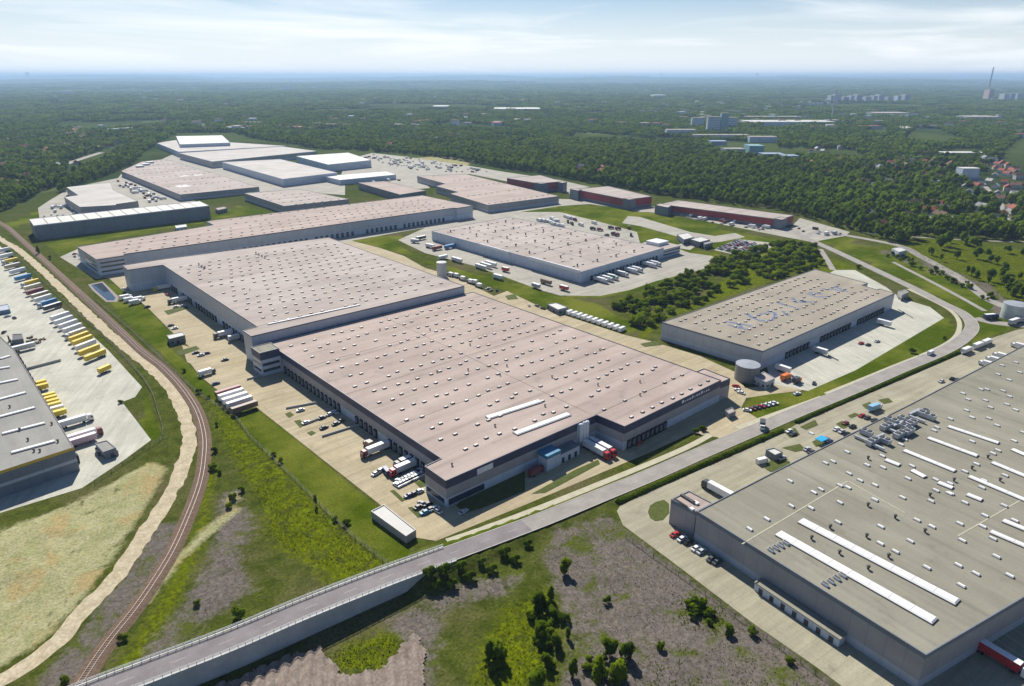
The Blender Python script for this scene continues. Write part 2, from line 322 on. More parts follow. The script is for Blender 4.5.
LAWN = [
 [(96.7,323.0),(108.1,323.3),(109.8,275.4),(110.6,205.3),(105.5,180.1),(105.2,174.4),(95.5,173.6),(93.6,202.3),(94.1,251.6),(94.4,296.5)],
 [(97.2,612.1),(109.4,627.8),(109.6,590.4),(111.2,564.9),(111.9,535.4),(109.7,470.4),(111.3,444.7),(101.4,444.1),(101.1,412.0),(100.5,385.3),(98.0,329.2),(92.8,353.9),(94.1,439.3),(93.4,519.4)],
 [(337.9,638.7),(363.5,641.7),(387.7,620.4),(365.6,544.9),(369.6,471.4),(364.4,423.8),(360.8,376.8),(361.6,355.0),(383.1,332.8),(414.0,326.5),(450.0,328.5),(509.4,326.1),(546.8,329.9),(568.7,350.5),(567.0,378.9),(596.4,387.4),(578.4,358.0),(589.9,316.6),(640.8,303.2),(682.8,335.7),(668.6,373.7),(729.1,571.5),(643.7,636.6),(547.9,646.3),(440.5,643.7),(366.8,601.1),(343.7,513.1),(339.8,395.3),(334.1,343.3),(336.3,268.8),(349.9,267.0),(370.1,321.2),(354.2,445.1)],
 [(111.0,171.5),(152.5,165.8),(214.1,158.0),(252.1,152.8),(260.5,151.8),(243.1,152.1),(186.2,156.6),(152.2,162.6),(112.8,167.7)],
 [(166.0,171.4),(191.2,172.7),(200.0,173.7),(202.7,171.3),(197.1,166.4),(173.7,167.5),(166.0,168.5)],
 [(278.5,150.6),(311.4,161.9),(326.5,161.8),(336.1,146.7),(337.4,139.0),(302.3,145.3)],
 [(336.1,146.7),(397.8,141.3),(531.5,140.1),(521.1,129.8),(490.8,123.2),(458.0,124.0),(377.6,132.7),(343.8,136.6),(333.9,138.9)],
 [(755.0,338.5),(730.0,294.2),(680.4,217.2),(609.9,126.8),(531.5,120.7),(560.0,138.8),(578.0,158.1),(637.7,226.7),(687.6,295.5),(717.8,337.1)],
 [(538.5,122.8),(554.0,111.9),(544.7,101.2),(512.6,106.5),(487.5,109.5)],
 [(86.7,911.7),(89.9,869.2),(170.8,866.0),(272.0,871.4),(325.9,915.9),(338.2,848.3),(254.7,837.5),(116.4,797.4),(112.1,702.3),(109.0,749.2),(95.5,766.3),(97.9,670.3),(97.2,612.1),(96.9,692.9),(92.2,854.6)],
 [(70.3,969.0),(107.0,1024.9),(154.1,1151.0),(134.4,1064.6),(99.9,973.5),(74.1,936.7)],
 [(62.3,350.4),(71.4,389.3),(63.2,325.2),(58.2,323.2),(59.1,350.4)],
]
WILD = [   # rank yellow-green herbage
 [(94.0,349.7),(96.7,320.2),(93.4,250.1),(93.0,201.2),(95.0,174.0),(75.2,178.7),(73.2,197.4),(68.6,212.5),(77.9,242.2),(79.7,270.6),(85.4,313.5)],
 [(349.9,267.0),(436.9,278.7),(565.9,317.9),(648.6,307.2),(624.3,238.5),(591.2,232.8),(577.5,270.7),(373.1,268.0),(328.1,249.5)],
 [(84.7,114.2),(99.3,125.5),(112.0,131.0),(128.1,129.1),(125.3,119.3),(107.7,107.9),(101.3,95.3)],
 [(59.3,148.0),(66.3,151.9),(83.2,147.8),(81.7,141.0),(71.4,137.4),(62.5,141.9)],
 [(158.1,96.5),(164.6,93.2),(164.0,85.3),(152.0,79.2),(148.9,86.2),(152.6,92.5)],
 [(120.4,82.8),(129.5,86.4),(138.5,85.9),(136.8,77.6),(148.8,62.4),(148.9,53.4)],
 [(693.1,268.1),(827.4,240.7),(802.5,145.2),(700.6,81.9),(563.4,79.5),(618.5,119.2),(682.7,201.0)],
 [(7.9,181.7),(30.0,209.0),(50.9,239.8),(68.3,280.6),(71.5,277.8),(54.6,236.6),(34.9,204.7),(13.2,177.0)],
]
ASH = [   # bare grey ground
 [(59.1,240.9),(67.0,256.5),(73.3,255.8),(67.1,225.6),(56.7,211.9),(54.5,193.7),(43.3,190.2),(26.2,185.6),(14.1,180.7),(22.0,190.8),(36.1,203.6),(49.7,218.0)],
 [(40.4,253.1),(49.7,247.5),(37.2,229.1),(21.4,210.6),(3.4,190.1),(-5.8,193.7),(0.9,204.3),(9.1,212.9),(21.9,225.5)],
 [(153.3,149.9),(176.2,142.4),(173.2,132.4),(168.6,99.9),(165.9,72.3),(162.5,45.8),(160.1,39.3),(101.3,95.3),(119.9,107.4),(128.5,122.4),(138.6,140.0)],
 [(94.0,149.8),(112.2,149.4),(125.7,138.9),(115.2,137.2),(102.5,142.3),(93.9,145.7)],
 [(79.6,150.9),(96.5,150.6),(91.4,137.8),(76.3,121.6),(71.0,126.2),(80.6,139.3)],
 [(708.0,255.0),(705.1,230.8),(650.4,144.7),(590.3,112.1),(561.4,113.9),(616.2,156.1),(651.2,214.9),(675.0,241.8)],
]
SAND = [
 [(-23.6,268.7),(-4.6,287.8),(15.3,289.9),(32.3,294.7),(51.9,302.7),(56.5,295.3),(49.4,281.7),(36.8,262.2),(21.3,239.5),(8.2,223.3),(-2.1,214.6),(-10.7,211.0),(-26.8,212.1)],
 [(22.2,207.0),(35.3,222.4),(41.3,228.3),(51.9,237.3),(68.3,246.0),(68.6,241.3),(51.7,231.2),(41.7,225.1),(35.1,218.5),(23.5,207.5)],
 [(66.9,251.8),(71.5,255.4),(70.6,248.6),(65.5,245.8)],
 [(874.3,1407.0),(935.9,1482.0),(1005.2,1292.0),(800.4,1030.0),(725.0,1020.6),(718.7,1142.2),(749.2,1347.6)],
]
SHRUB_BELT = [(371.4,310.5),(414.5,318.9),(493.2,327.3),(568.6,335.3),(658.2,339.0),(669.8,305.5),(623.5,267.3),(604.1,265.4),(475.6,272.4),(384.3,269.5),(355.0,262.6),(349.9,267.0),(361.3,289.7)]
TREE_LINE = [(-178.8,731.6),(-88.2,855.5),(80.9,1065.4),(106.2,1099.0),(155.8,1184.1),(215.4,1274.9),(301.7,1429.5),(380.3,1620.7),(446.8,1782.6),(529.5,1983.8),(655.9,2272.6),(773.7,2169.1),(749.3,1911.2),(750.7,1546.6),(807.0,1436.0),(850.7,1284.8),(859.1,1151.5),(840.2,956.4),(845.3,862.2),(825.3,783.2),(829.4,707.3),(815.6,604.5),(817.9,535.1),(830.2,443.8),(817.7,400.5),(798.6,359.6),(768.6,305.8),(819.3,247.9)]
FOREST_R = [(828.6,399.7),(796.0,331.4),(774.3,300.8),(740.8,248.8),(708.1,222.9),(665.7,171.5),(640.3,134.9),(593.2,103.5),(495.3,-32.8),(1168.1,-149.2),(1578.2,-3.9),(1031.0,358.6)]

# ------------------------------------------------------------------ ground: one sheet to the horizon
def axis(lo, hi, step, lim, g):
    a = list(np.arange(lo, hi+step/2, step)); s = step; x = a[-1]
    while x < lim: s = min(s*g, 4000); x += s; a.append(x)
    s = step; x = a[0]
    while x > -lim: s = min(s*g, 4000); x -= s; a.insert(0, x)
    return np.array(a)
gx = axis(-75, 335, 1.6, 60000, 1.055); gy = axis(-60, 560, 1.7, 60000, 1.055)
GX, GY = np.meshgrid(gx, gy)
def zone(polys, feather=4.0, X=GX, Y=GY):
    w = np.full(X.shape, -1e9)
    for p in polys: w = np.maximum(w, sdist(p, X, Y))
    return np.clip(0.5+w/(2*feather), 0, 1)
PAVED = [POLY_YARD_LEFT, POLY_YARD_MAIN, POLY_YARD_LONG, POLY_YARD_CENTRE, POLY_YARD_NE, POLY_YARD_EAST, POLY_LOT_SMALL]
near = (np.hypot(GX, GY) < 1500)
w_lawn = np.zeros(GX.shape); w_wild = w_lawn.copy(); w_ash = w_lawn.copy(); w_sand = w_lawn.copy()
idx = np.where(near); xs, ys = GX[idx], GY[idx]
w_lawn[idx] = zone(LAWN, 1.0, xs, ys); w_wild[idx] = zone(WILD, 7, xs, ys); w_ash[idx] = zone(ASH, 6, xs, ys); w_sand[idx] = zone(SAND, 4, xs, ys)
# relief: rough ground rolls a little, paved ground and roads stay flat
d_flat = np.full(GX.shape, 1e4); dd = np.full(xs.shape, 1e4)
for p in PAVED: dd = np.minimum(dd, np.maximum(0, -sdist(p, xs, ys)))
for l, w in ((ROAD, 8), (DIRT_ROAD, 7), (RAIL, 7), (PATH_A, 3), (PATH_B, 3), (PATH_C, 3)): dd = np.minimum(dd, np.maximum(0, edge_dist(l, xs, ys, False)-w))
for p in LAWN: dd = np.minimum(dd, np.maximum(0, -sdist(p, xs, ys))+3)
d_flat[idx] = dd
amp = np.clip((d_flat-1)/14, 0, 1); far_0 = np.hypot(GX, GY)
GZ = np.zeros(GX.shape)
GZ += amp*(far_0 < 520)*np.clip((w_wild+w_ash+w_sand)*1.3, 0.15, 1)*(fbm(GX, GY, 16, 4)-0.42)*2.6
# embankment that carries the road down from the bridge
rd = [Vector(p if len(p) == 3 else (*p, 0)) for p in ROAD]
rp = smooth_path(rd, 6.0)
bank0 = min(range(len(rp)), key=lambda i: (rp[i].x-(103.1,162.7,4.3)[0])**2+(rp[i].y-(103.1,162.7,4.3)[1])**2)
seg = [p for i, p in enumerate(rp) if i >= bank0 and p.z > 0.02]
ex, ey = GX[idx], GY[idx]; bz = np.zeros(ex.shape)
for p in seg:
    d = np.hypot(ex-p.x, ey-p.y); bz = np.maximum(bz, p.z-0.45-np.maximum(0, d-6.0)/1.7)
z_near = GZ[idx]; GZ[idx] = np.where(bz > 0.0, np.maximum(bz, z_near*0.2), z_near)
# far relief: long low swells, hills on the horizon
far_d = np.hypot(GX, GY)
GZ += np.clip((far_d-1700)/5000, 0, 1)*(fbm(GX, GY, 2600, 3)-0.5)*45
GZ += np.clip((far_d-9000)/22000, 0, 1)*np.clip(fbm(GX, GY, 5200, 4)*2.0-0.6, 0, 1)*215
yard_dip = np.zeros(xs.shape)
for p in PAVED: yard_dip = np.maximum(yard_dip, np.clip(sdist(p, xs, ys)/2.0, 0, 1))
z_near = GZ[idx]; z_near -= 0.22*yard_dip; GZ[idx] = z_near
def ground_z(x, y):
    i = int(np.clip(np.searchsorted(gx, x), 1, len(gx)-1)); j = int(np.clip(np.searchsorted(gy, y), 1, len(gy)-1))
    fx = (x-gx[i-1])/(gx[i]-gx[i-1]); fy = (y-gy[j-1])/(gy[j]-gy[j-1])
    return float((GZ[j-1, i-1]*(1-fx)+GZ[j-1, i]*fx)*(1-fy)+(GZ[j, i-1]*(1-fx)+GZ[j, i]*fx)*fy)
nx, ny = len(gx), len(gy)
V = np.stack([GX, GY, GZ], -1).reshape(-1, 3)
I, J = np.meshgrid(np.arange(nx-1), np.arange(ny-1)); a = (J*nx+I).ravel()
Fq = np.stack([a, a+1, a+nx+1, a+nx], -1)
gm = bpy.data.meshes.new('ground')
gm.vertices.add(len(V)); gm.vertices.foreach_set('co', V.ravel().astype(np.float32))
gm.loops.add(Fq.size); gm.loops.foreach_set('vertex_index', Fq.ravel().astype(np.int32))
gm.polygons.add(len(Fq)); gm.polygons.foreach_set('loop_start', (np.arange(len(Fq))*4).astype(np.int32))
gm.polygons.foreach_set('use_smooth', np.ones(len(Fq), bool))
gm.update(); gm.validate()
at = gm.color_attributes.new('zones', 'FLOAT_COLOR', 'POINT')
w_rest = np.zeros(GX.shape)
at.data.foreach_set('color', np.stack([w_wild, w_ash, w_sand, w_lawn], -1).reshape(-1).astype(np.float32))

gmat = bpy.data.materials.new('ground'); gmat.use_nodes = True; MATS['ground'] = gmat
nt = gmat.node_tree; N = nt.nodes; L = nt.links; b = N['Principled BSDF']; b.inputs['Roughness'].default_value = 0.95; b.inputs['Specular IOR Level'].default_value = 0.0
geo = N.new('ShaderNodeNewGeometry')
def gnoise(scale, detail=5, rough=0.6, dist=0.0):
    n = N.new('ShaderNodeTexNoise'); n.inputs['Scale'].default_value = scale; n.inputs['Detail'].default_value = detail; n.inputs['Roughness'].default_value = rough; n.inputs['Distortion'].default_value = dist
    L.new(geo.outputs['Position'], n.inputs['Vector']); return n.outputs[0]
def gramp(x, lo, hi, a=0.0, b_=1.0):
    n = N.new('ShaderNodeMapRange'); n.inputs[1].default_value = lo; n.inputs[2].default_value = hi; n.inputs[3].default_value = a; n.inputs[4].default_value = b_; L.new(x, n.inputs[0]); return n.outputs[0]
def gmix(f, a, c):
    n = N.new('ShaderNodeMixRGB')
    for i, v in enumerate((f, a, c)):
        if isinstance(v, tuple): n.inputs[i].default_value = (*v, 1)
        elif isinstance(v, float): n.inputs[i].default_value = v
        else: L.new(v, n.inputs[i])
    return n.outputs[0]
def gmath(op, a, c):
    n = N.new('ShaderNodeMath'); n.operation = op
    for i, v in enumerate((a, c)):
        if isinstance(v, (int, float)): n.inputs[i].default_value = v
        else: L.new(v, n.inputs[i])
    return n.outputs[0]
att = N.new('ShaderNodeVertexColor'); att.layer_name = 'zones'
sp = N.new('ShaderNodeSeparateColor'); L.new(att.outputs['Color'], sp.inputs[0])
n_fine = gnoise(1.1, 6, 0.7); n_mid = gnoise(0.16, 6, 0.65, 0.4); n_big = gnoise(0.02, 5, 0.6); n_far = gnoise(0.0016, 6, 0.6, 0.5); n_blot = gnoise(0.45, 5, 0.7)
def soft(w, amt=0.9, k=0.16):      # ragged edge between zones
    s = gmath('ADD', w, gmath('MULTIPLY', gmath('SUBTRACT', n_mid, 0.5), amt)); s = gmath('ADD', s, gmath('MULTIPLY', gmath('SUBTRACT', n_blot, 0.5), amt*0.8)); return gramp(s, 0.5-k, 0.5+k)
base = gmix(gramp(n_mid, 0.35, 0.65), (0.044, 0.060, 0.007), (0.095, 0.108, 0.020))
base = gmix(gramp(n_big, 0.48, 0.66), base, (0.115, 0.105, 0.046))
base = gmix(gramp(gnoise(0.7, 6, 0.75), 0.50, 0.68), base, (0.036, 0.046, 0.010))
far_c = gmix(gramp(n_far, 0.42, 0.58), (0.034, 0.055, 0.014), (0.062, 0.085, 0.022))
far_c = gmix(gramp(gnoise(0.0045, 4, 0.6), 0.60, 0.68), far_c, (0.12, 0.14, 0.05))
dist = N.new('ShaderNodeVectorMath'); dist.operation = 'LENGTH'; L.new(geo.outputs['Position'], dist.inputs[0])
base = gmix(gramp(dist.outputs['Value'], 900, 1300), base, far_c)
lawn = gmix(gramp(n_mid, 0.3, 0.7), (0.045, 0.074, 0.002), (0.070, 0.098, 0.004)); lawn = gmix(gramp(n_big, 0.42, 0.62), lawn, (0.138, 0.152, 0.020))
wild = gmix(gramp(n_blot, 0.35, 0.65), (0.056, 0.075, 0.003), (0.138, 0.168, 0.004)); wild = gmix(gramp(n_mid, 0.52, 0.64), wild, (0.060, 0.070, 0.012))
ash = gmix(gramp(n_blot, 0.3, 0.7), (0.095, 0.082, 0.070), (0.178, 0.154, 0.130)); ash = gmix(gramp(gnoise(0.075, 6, 0.7, 0.6), 0.51, 0.62), ash, (0.078, 0.094, 0.016))
sand = gmix(gramp(n_mid, 0.35, 0.65), (0.37, 0.345, 0.195), (0.26, 0.265, 0.12)); sand = gmix(gramp(gnoise(0.05, 5, 0.6, 0.5), 0.52, 0.62), sand, (0.34, 0.27, 0.125)); sand = gmix(gramp(gnoise(0.11, 6, 0.7, 0.5), 0.60, 0.68), sand, (0.10, 0.11, 0.04))
c = gmix(soft(sp.outputs[0]), base, wild)
c = gmix(soft(sp.outputs[1]), c, ash)
c = gmix(soft(sp.outputs[2], 0.7), c, sand)
c = gmix(gramp(att.outputs['Alpha'], 0.3, 0.7), c, lawn)
vs = N.new('ShaderNodeVectorMath'); vs.operation = 'SCALE'; L.new(c, vs.inputs[0]); L.new(gramp(n_fine, 0.3, 0.7, 0.60, 1.40), vs.inputs['Scale'])
L.new(vs.outputs[0], b.inputs['Base Color'])
bp = N.new('ShaderNodeBump'); bp.inputs['Strength'].default_value = 0.6; bp.inputs['Distance'].default_value = 0.5; L.new(n_fine, bp.inputs['Height']); L.new(bp.outputs[0], b.inputs['Normal'])
gm.materials.append(gmat)
struct('ground', gm)

# ------------------------------------------------------------------ paving, roads, tracks
CONC = slab_mat('yard_concrete', (0.350, 0.292, 0.180), (0.425, 0.360, 0.235), 0.05, (5, 5), 0.12, 0.80, (0.03, 0.35, 1), 0.13, 0.30, 0.08)
CONC_P = slab_mat('yard_concrete_pale', (0.405, 0.398, 0.330), (0.485, 0.475, 0.395), 0.05, (6, 6), 0.12, 0.84, (0.35, 0.03, 1), 0.11, 0.26, 0.07, R(28))
CONC_Y = slab_mat('yard_paving_olive', (0.285, 0.262, 0.185), (0.35, 0.325, 0.235), 0.05, (5, 5), 0.12, 0.84, (0.03, 0.35, 1), 0.12, 0.28, 0.08, R(7))
CONC_G = slab_mat('yard_concrete_grey', (0.315, 0.295, 0.245), (0.385, 0.362, 0.305), 0.05, (6, 6), 0.12, 0.84, (0.03, 0.35, 1), 0.13, 0.26, 0.07)
ASPH = mat('asphalt', (0.255, 0.235, 0.21), 0.9, col2=(0.325, 0.30, 0.268), scale=0.12, fine=0.08, fscale=2.2)
PATHM = mat('path_paving', (0.40, 0.37, 0.26), 0.9, col2=(0.47, 0.44, 0.32), scale=0.3, fine=0.08)
DIRT = mat('dirt_track', (0.36, 0.30, 0.19), 0.95, col2=(0.50, 0.425, 0.29), scale=0.25, fine=0.14, fscale=1.0, stretch=(1, 1, 1))
KERB = mat('kerb_stone', (0.42, 0.40, 0.36), 0.9, 0.1)
WHITE_PAINT = mat('road_paint', (0.42, 0.41, 0.39), 0.7, 0.1, 1.5)
sheet('yard_left', POLY_YARD_LEFT, 0.03, CONC_P)
sheet('yard_main', POLY_YARD_MAIN, 0.034, CONC)
sheet('yard_long', POLY_YARD_LONG, 0.045, CONC_G)
sheet('yard_centre', POLY_YARD_CENTRE, 0.038, CONC_G)
sheet('yard_northeast', POLY_YARD_NE, 0.042, CONC_P)
sheet('yard_east', POLY_YARD_EAST, 0.026, CONC_Y)
sheet('car_park_small', POLY_LOT_SMALL, 0.055, CONC)
FAR_LOTS = [('yard_west', [(108.7,965.7),(122.7,1074.9),(145.8,1136.3),(170.2,1195.5),(188.9,1242.8),(272.3,1315.9),(293.8,1381.5),(291.7,1030.2),(296.3,961.9),(281.2,935.6),(188.9,944.3)]), ('yard_white_hall', [(404.0,1551.3),(481.5,1692.7),(470.0,1080.4),(548.1,1042.1),(473.8,904.8),(437.0,973.4),(370.7,995.3),(371.8,1056.0)]),
            ('yard_storage', [(688.5,1301.4),(800.1,1384.3),(813.7,1290.9),(819.2,1054.0),(812.4,943.8),(815.1,807.5),(795.9,723.0),(726.4,719.1),(740.5,873.0),(748.9,964.1),(654.6,980.0),(604.0,878.2),(564.3,886.8),(591.5,1003.9),(541.9,1047.5)]),
            ('yard_gate', [(619.0,509.7),(657.5,532.7),(663.6,518.9),(637.2,428.1),(640.4,398.5),(669.9,392.5),(660.2,374.6),(619.6,379.0),(600.2,390.0),(567.0,378.9),(564.0,398.3),(604.1,404.9),(621.3,484.9)]),
            ('yard_red', [(739.9,732.6),(709.8,662.8),(689.5,539.7),(708.5,523.0),(700.0,430.8),(692.8,352.4),(691.2,316.1),(745.3,306.3),(769.6,311.7),(804.1,387.1),(740.0,366.0),(731.3,451.0),(733.1,558.1),(776.9,726.2)]),
            ('car_park_large', [(584.8,363.3),(646.0,374.3),(659.4,332.0),(582.7,328.0)])]
for i_, (nm, p) in enumerate(FAR_LOTS): sheet(nm, p, 0.008+0.003*i_, CONC_G)
# the road: bridge deck, then down its embankment
P_ROAD = smooth_path(ROAD, 4.0)
mb = MB(); strip(mb, offs(P_ROAD, ROAD_W/2), offs(P_ROAD, -ROAD_W/2), 0.10); struct('road', mb.mesh('road', ASPH))
nb_ = next(i for i, p in enumerate(P_ROAD) if p.z < 1.35); mb = MB(); strip(mb, offs(P_ROAD[:nb_], ROAD_W/2-.02), offs(P_ROAD[:nb_], -ROAD_W/2+.02), 0.104)
struct('bridge_road', mb.mesh('bridge_road', mat('asphalt_bridge', (0.185, 0.165, 0.165), 0.9, col2=(0.235, 0.212, 0.210), scale=0.15, fine=0.08, fscale=2.2)))
for sgn, nm in ((1, 'kerb_far'), (-1, 'kerb_near')):
    mb = MB(); A = offs(P_ROAD, sgn*ROAD_W/2); B = offs(P_ROAD, sgn*(ROAD_W/2+0.35))
    if sgn > 0: A, B = B, A
    strip(mb, A, B, 0.17)
    E = offs(P_ROAD, sgn*ROAD_W/2); lo = [p+Vector((0, 0, -0.2)) for p in E]
    (strip(mb, [p+Vector((0, 0, .17)) for p in E], [p+Vector((0, 0, -.1)) for p in E]) if sgn > 0 else strip(mb, [p+Vector((0, 0, -.1)) for p in E], [p+Vector((0, 0, .17)) for p in E]))
    struct(nm, mb.mesh(nm, KERB))
mb = MB(); k = 0
C1, C2 = offs(P_ROAD, 0.06), offs(P_ROAD, -0.06)
for i in range(0, len(P_ROAD)-2, 3): strip(mb, C1[i:i+2], C2[i:i+2], 0.107)
struct('road_markings', mb.mesh('road_markings', WHITE_PAINT))
PD = smooth_path(DIRT_ROAD, 1.6); mb = MB(); EL, ER = [], []
for i_, p in enumerate(PD):
    t_ = PD[min(i_+1, len(PD)-1)]-PD[max(i_-1, 0)]; t_.normalize(); nn_ = Vector((-t_.y, t_.x, 0)); q_ = np.array([p.x]), np.array([p.y])
    EL.append(p+nn_*(3.1+2.4*(float(fbm(q_[0], q_[1], 5, 3)[0])-.5))); ER.append(p-nn_*(3.1+2.4*(float(fbm(q_[0]+80, q_[1], 5, 3)[0])-.5)))
strip(mb, EL, ER, 0.05); struct('dirt_road', mb.mesh('dirt_road', DIRT))
ribbon('path_south', [(*p, max(ground_z(*p), ground_z(p[0]+1.7, p[1]-.6))+.05) for p in [tuple(q)[:2] for q in smooth_path(PATH_A, 3.0)]], 3.2, 0.08, PATHM); ribbon('path_middle', PATH_B, 3.2, 0.084, PATHM); ribbon('path_north', PATH_C, 3.0, 0.088, PATHM)
SIDE_ROADS = [('side_road_gate', [(708.3,332.3),(744.8,333.6),(749.3,302.8),(740.8,248.8),(711.7,219.8),(655.2,168.2),(604.1,131.9),(582.6,101.0)], 9), ('side_road_meadow', [(668.6,227.6),(626.1,181.7),(595.3,149.7),(571.1,125.9)], 4),
              ('side_road_tank', [(548.1,125.6),(546.4,115.9),(552.8,102.0),(565.4,88.3)], 9), ('side_road_belt', [(667.5,296.1),(636.7,275.4),(599.4,251.4)], 5),
              ('side_road_forest', [(779.2,296.4),(803.3,242.4),(834.9,195.9),(860.8,167.1)], 4), ('side_road_village', [(1502.3,413.5),(1267.3,322.6),(1107.3,259.7),(1006.2,226.3)], 7), ('side_road_corner', [(944.3,216.2),(889.8,179.4),(841.6,137.7)], 6),
              ('side_road_far_left', [(245.9,1599.8),(313.3,1730.5),(377.0,1844.0),(430.4,1926.1)], 14)]
for i_, (nm, p, w) in enumerate(SIDE_ROADS): ribbon(nm, p, w, 0.060+0.003*i_, ASPH)

# ------------------------------------------------------------------ warehouses
ROOF_TAN = slab_mat('roof_membrane_tan', (0.365, 0.292, 0.252), (0.430, 0.352, 0.305), 0.03, (24, 3), 0.12, 0.90, (0.012, 0.13, 1), 0.11, 0.20, 0.05, band=21.0, bd=0.80)
ROOF_PALE = slab_mat('roof_membrane_pale', (0.355, 0.300, 0.265), (0.440, 0.385, 0.345), 0.022, (24, 3), 0.12, 0.91, (0.012, 0.13, 1), 0.11, 0.18, 0.05, band=24.0, bd=0.84)
ROOF_OLIVE = slab_mat('roof_membrane_grey', (0.228, 0.215, 0.165), (0.277, 0.262, 0.205), 0.035, (18, 3), 0.12, 0.90, (0.013, 0.13, 1), 0.09, 0.20, 0.05, R(97), band=24.0, bd=0.84)
ROOF_GREY = slab_mat('roof_membrane_cool', (0.25, 0.247, 0.22), (0.30, 0.293, 0.265), 0.04, (18, 3), 0.12, 0.90, (0.15, 0.013, 1), 0.08, 0.14, 0.05)
ROOF_WHITE = mat('roof_sheet_white', (0.50, 0.49, 0.45), 0.7, col2=(0.58, 0.57, 0.53), scale=0.05, fine=0.03)
ROOF_WARM = slab_mat('roof_membrane_warm', (0.285, 0.250, 0.195), (0.345, 0.305, 0.24), 0.035, (18, 3), 0.12, 0.90, (0.013, 0.13, 1), 0.08, 0.14, 0.05)
ROOF_LIGHT = slab_mat('roof_membrane_light', (0.44, 0.41, 0.37), (0.53, 0.50, 0.455), 0.03, (24, 6), 0.12, 0.92, (0.012, 0.13, 1), 0.08, 0.12, 0.04)
NAVY = mat('cladding_navy', (0.045, 0.05, 0.10), 0.5, 0.15, 0.1, joint=6.0, spec=0.4)
BROWN = mat('cladding_brown', (0.15, 0.125, 0.135), 0.5, 0.12, 0.1)
GREYC = mat('cladding_grey', (0.33, 0.315, 0.32), 0.5, 0.08, 0.15, joint=6.0)
PALE = mat('cladding_pale', (0.50, 0.56, 0.63), 0.5, 0.06, 0.15, joint=6.0)
SILVER = mat('cladding_silver', (0.42, 0.445, 0.49), 0.4, 0.06, 0.15, joint=6.0)
SLATE = mat('cladding_slate', (0.17, 0.19, 0.22), 0.5, 0.1, 0.12, joint=6.0)
REDC = mat('cladding_red', (0.33, 0.045, 0.05), 0.5, 0.1, 0.1, joint=6.0)
YELLOWC = mat('cladding_yellow', (0.62, 0.40, 0.04), 0.5, 0.06, 0.15)
GLASS = mat('window_glass', (0.03, 0.045, 0.07), 0.12, 0, spec=0.6)
DOCK = mat('dock_shelter_rubber', (0.022, 0.022, 0.026), 0.8, 0.2, 0.6)
DOORP = mat('dock_door_panel', (0.13, 0.14, 0.16), 0.5, 0.1, 0.5, rand=0.15)
LIGHTD = mat('skylight_dome', (0.78, 0.78, 0.76), 0.35, 0.04, 0.5, spec=0.5, rand=0.08)
UPSTAND = mat('skylight_kerb', (0.30, 0.27, 0.25), 0.8, 0.1, 1)
DARKM = mat('dark_metal', (0.06, 0.06, 0.065), 0.6, 0.2, 1)
STEEL = mat('galvanised_steel', (0.48, 0.50, 0.52), 0.4, 0.12, 1.0, metal=0.3)
WHITEM = mat('white_sheet_metal', (0.72, 0.73, 0.74), 0.45, 0.04, 0.6, rand=0.06)
SEAMM = mat('roof_seam', (0.24, 0.205, 0.175), 0.9, 0.2, 0.2)

def skylight_mesh(name, l, w, h=0.55):
    m = MB(); m.box(0, 0, 0, l, w, 0.28, mi=1); m.box(0, 0, 0.28, l-0.1, w-0.1, h-0.28, mi=0, top=(0.86, 0.55, 0)); return m.mesh(name, [LIGHTD, UPSTAND])
def dome_mesh():
    m = MB(); m.box(0, 0, 0, 2.0, 1.25, 0.46, mi=1); m.box(0, 0, 0.46, 1.95, 1.2, 0.16, mi=0, top=(0.9, 0.8, 0)); return m.mesh('skylight', [mat('skylight_dull', (0.56, 0.52, 0.48), 0.45, 0.1, 0.3, rand=0.25), mat('skylight_upstand_shaded', (0.12, 0.095, 0.08), 0.8, 0.1, 1)])  # upstand brown darkened so its colour carries the shade under the dome
SKY_S = dome_mesh()
SKY_E = skylight_mesh('skylight', 2.5, 1.2, 0.65)
def vent_mesh():
    m = MB(); m.lathe(0, 0, [(0.35, 0), (0.35, 0.9), (0.62, 1.0), (0.62, 1.35), (0.05, 1.6)], 10); return m.mesh('roof_vent', [DARKM])
VENT = vent_mesh()
def dock_mesh(w=2.5, h=4.4):
    m = MB(); m.box(0, -0.35, 0.0, w, 0.7, h); return m.mesh('dock_door', [DOCK])
def dock_panel(w=1.9, h=2.7):
    m = MB(); m.box(0, -0.74, 1.1, w, 0.08, h); return m.mesh('door_panel', [DOORP])
DOCK_ME, PANEL_ME = dock_mesh(), dock_panel()

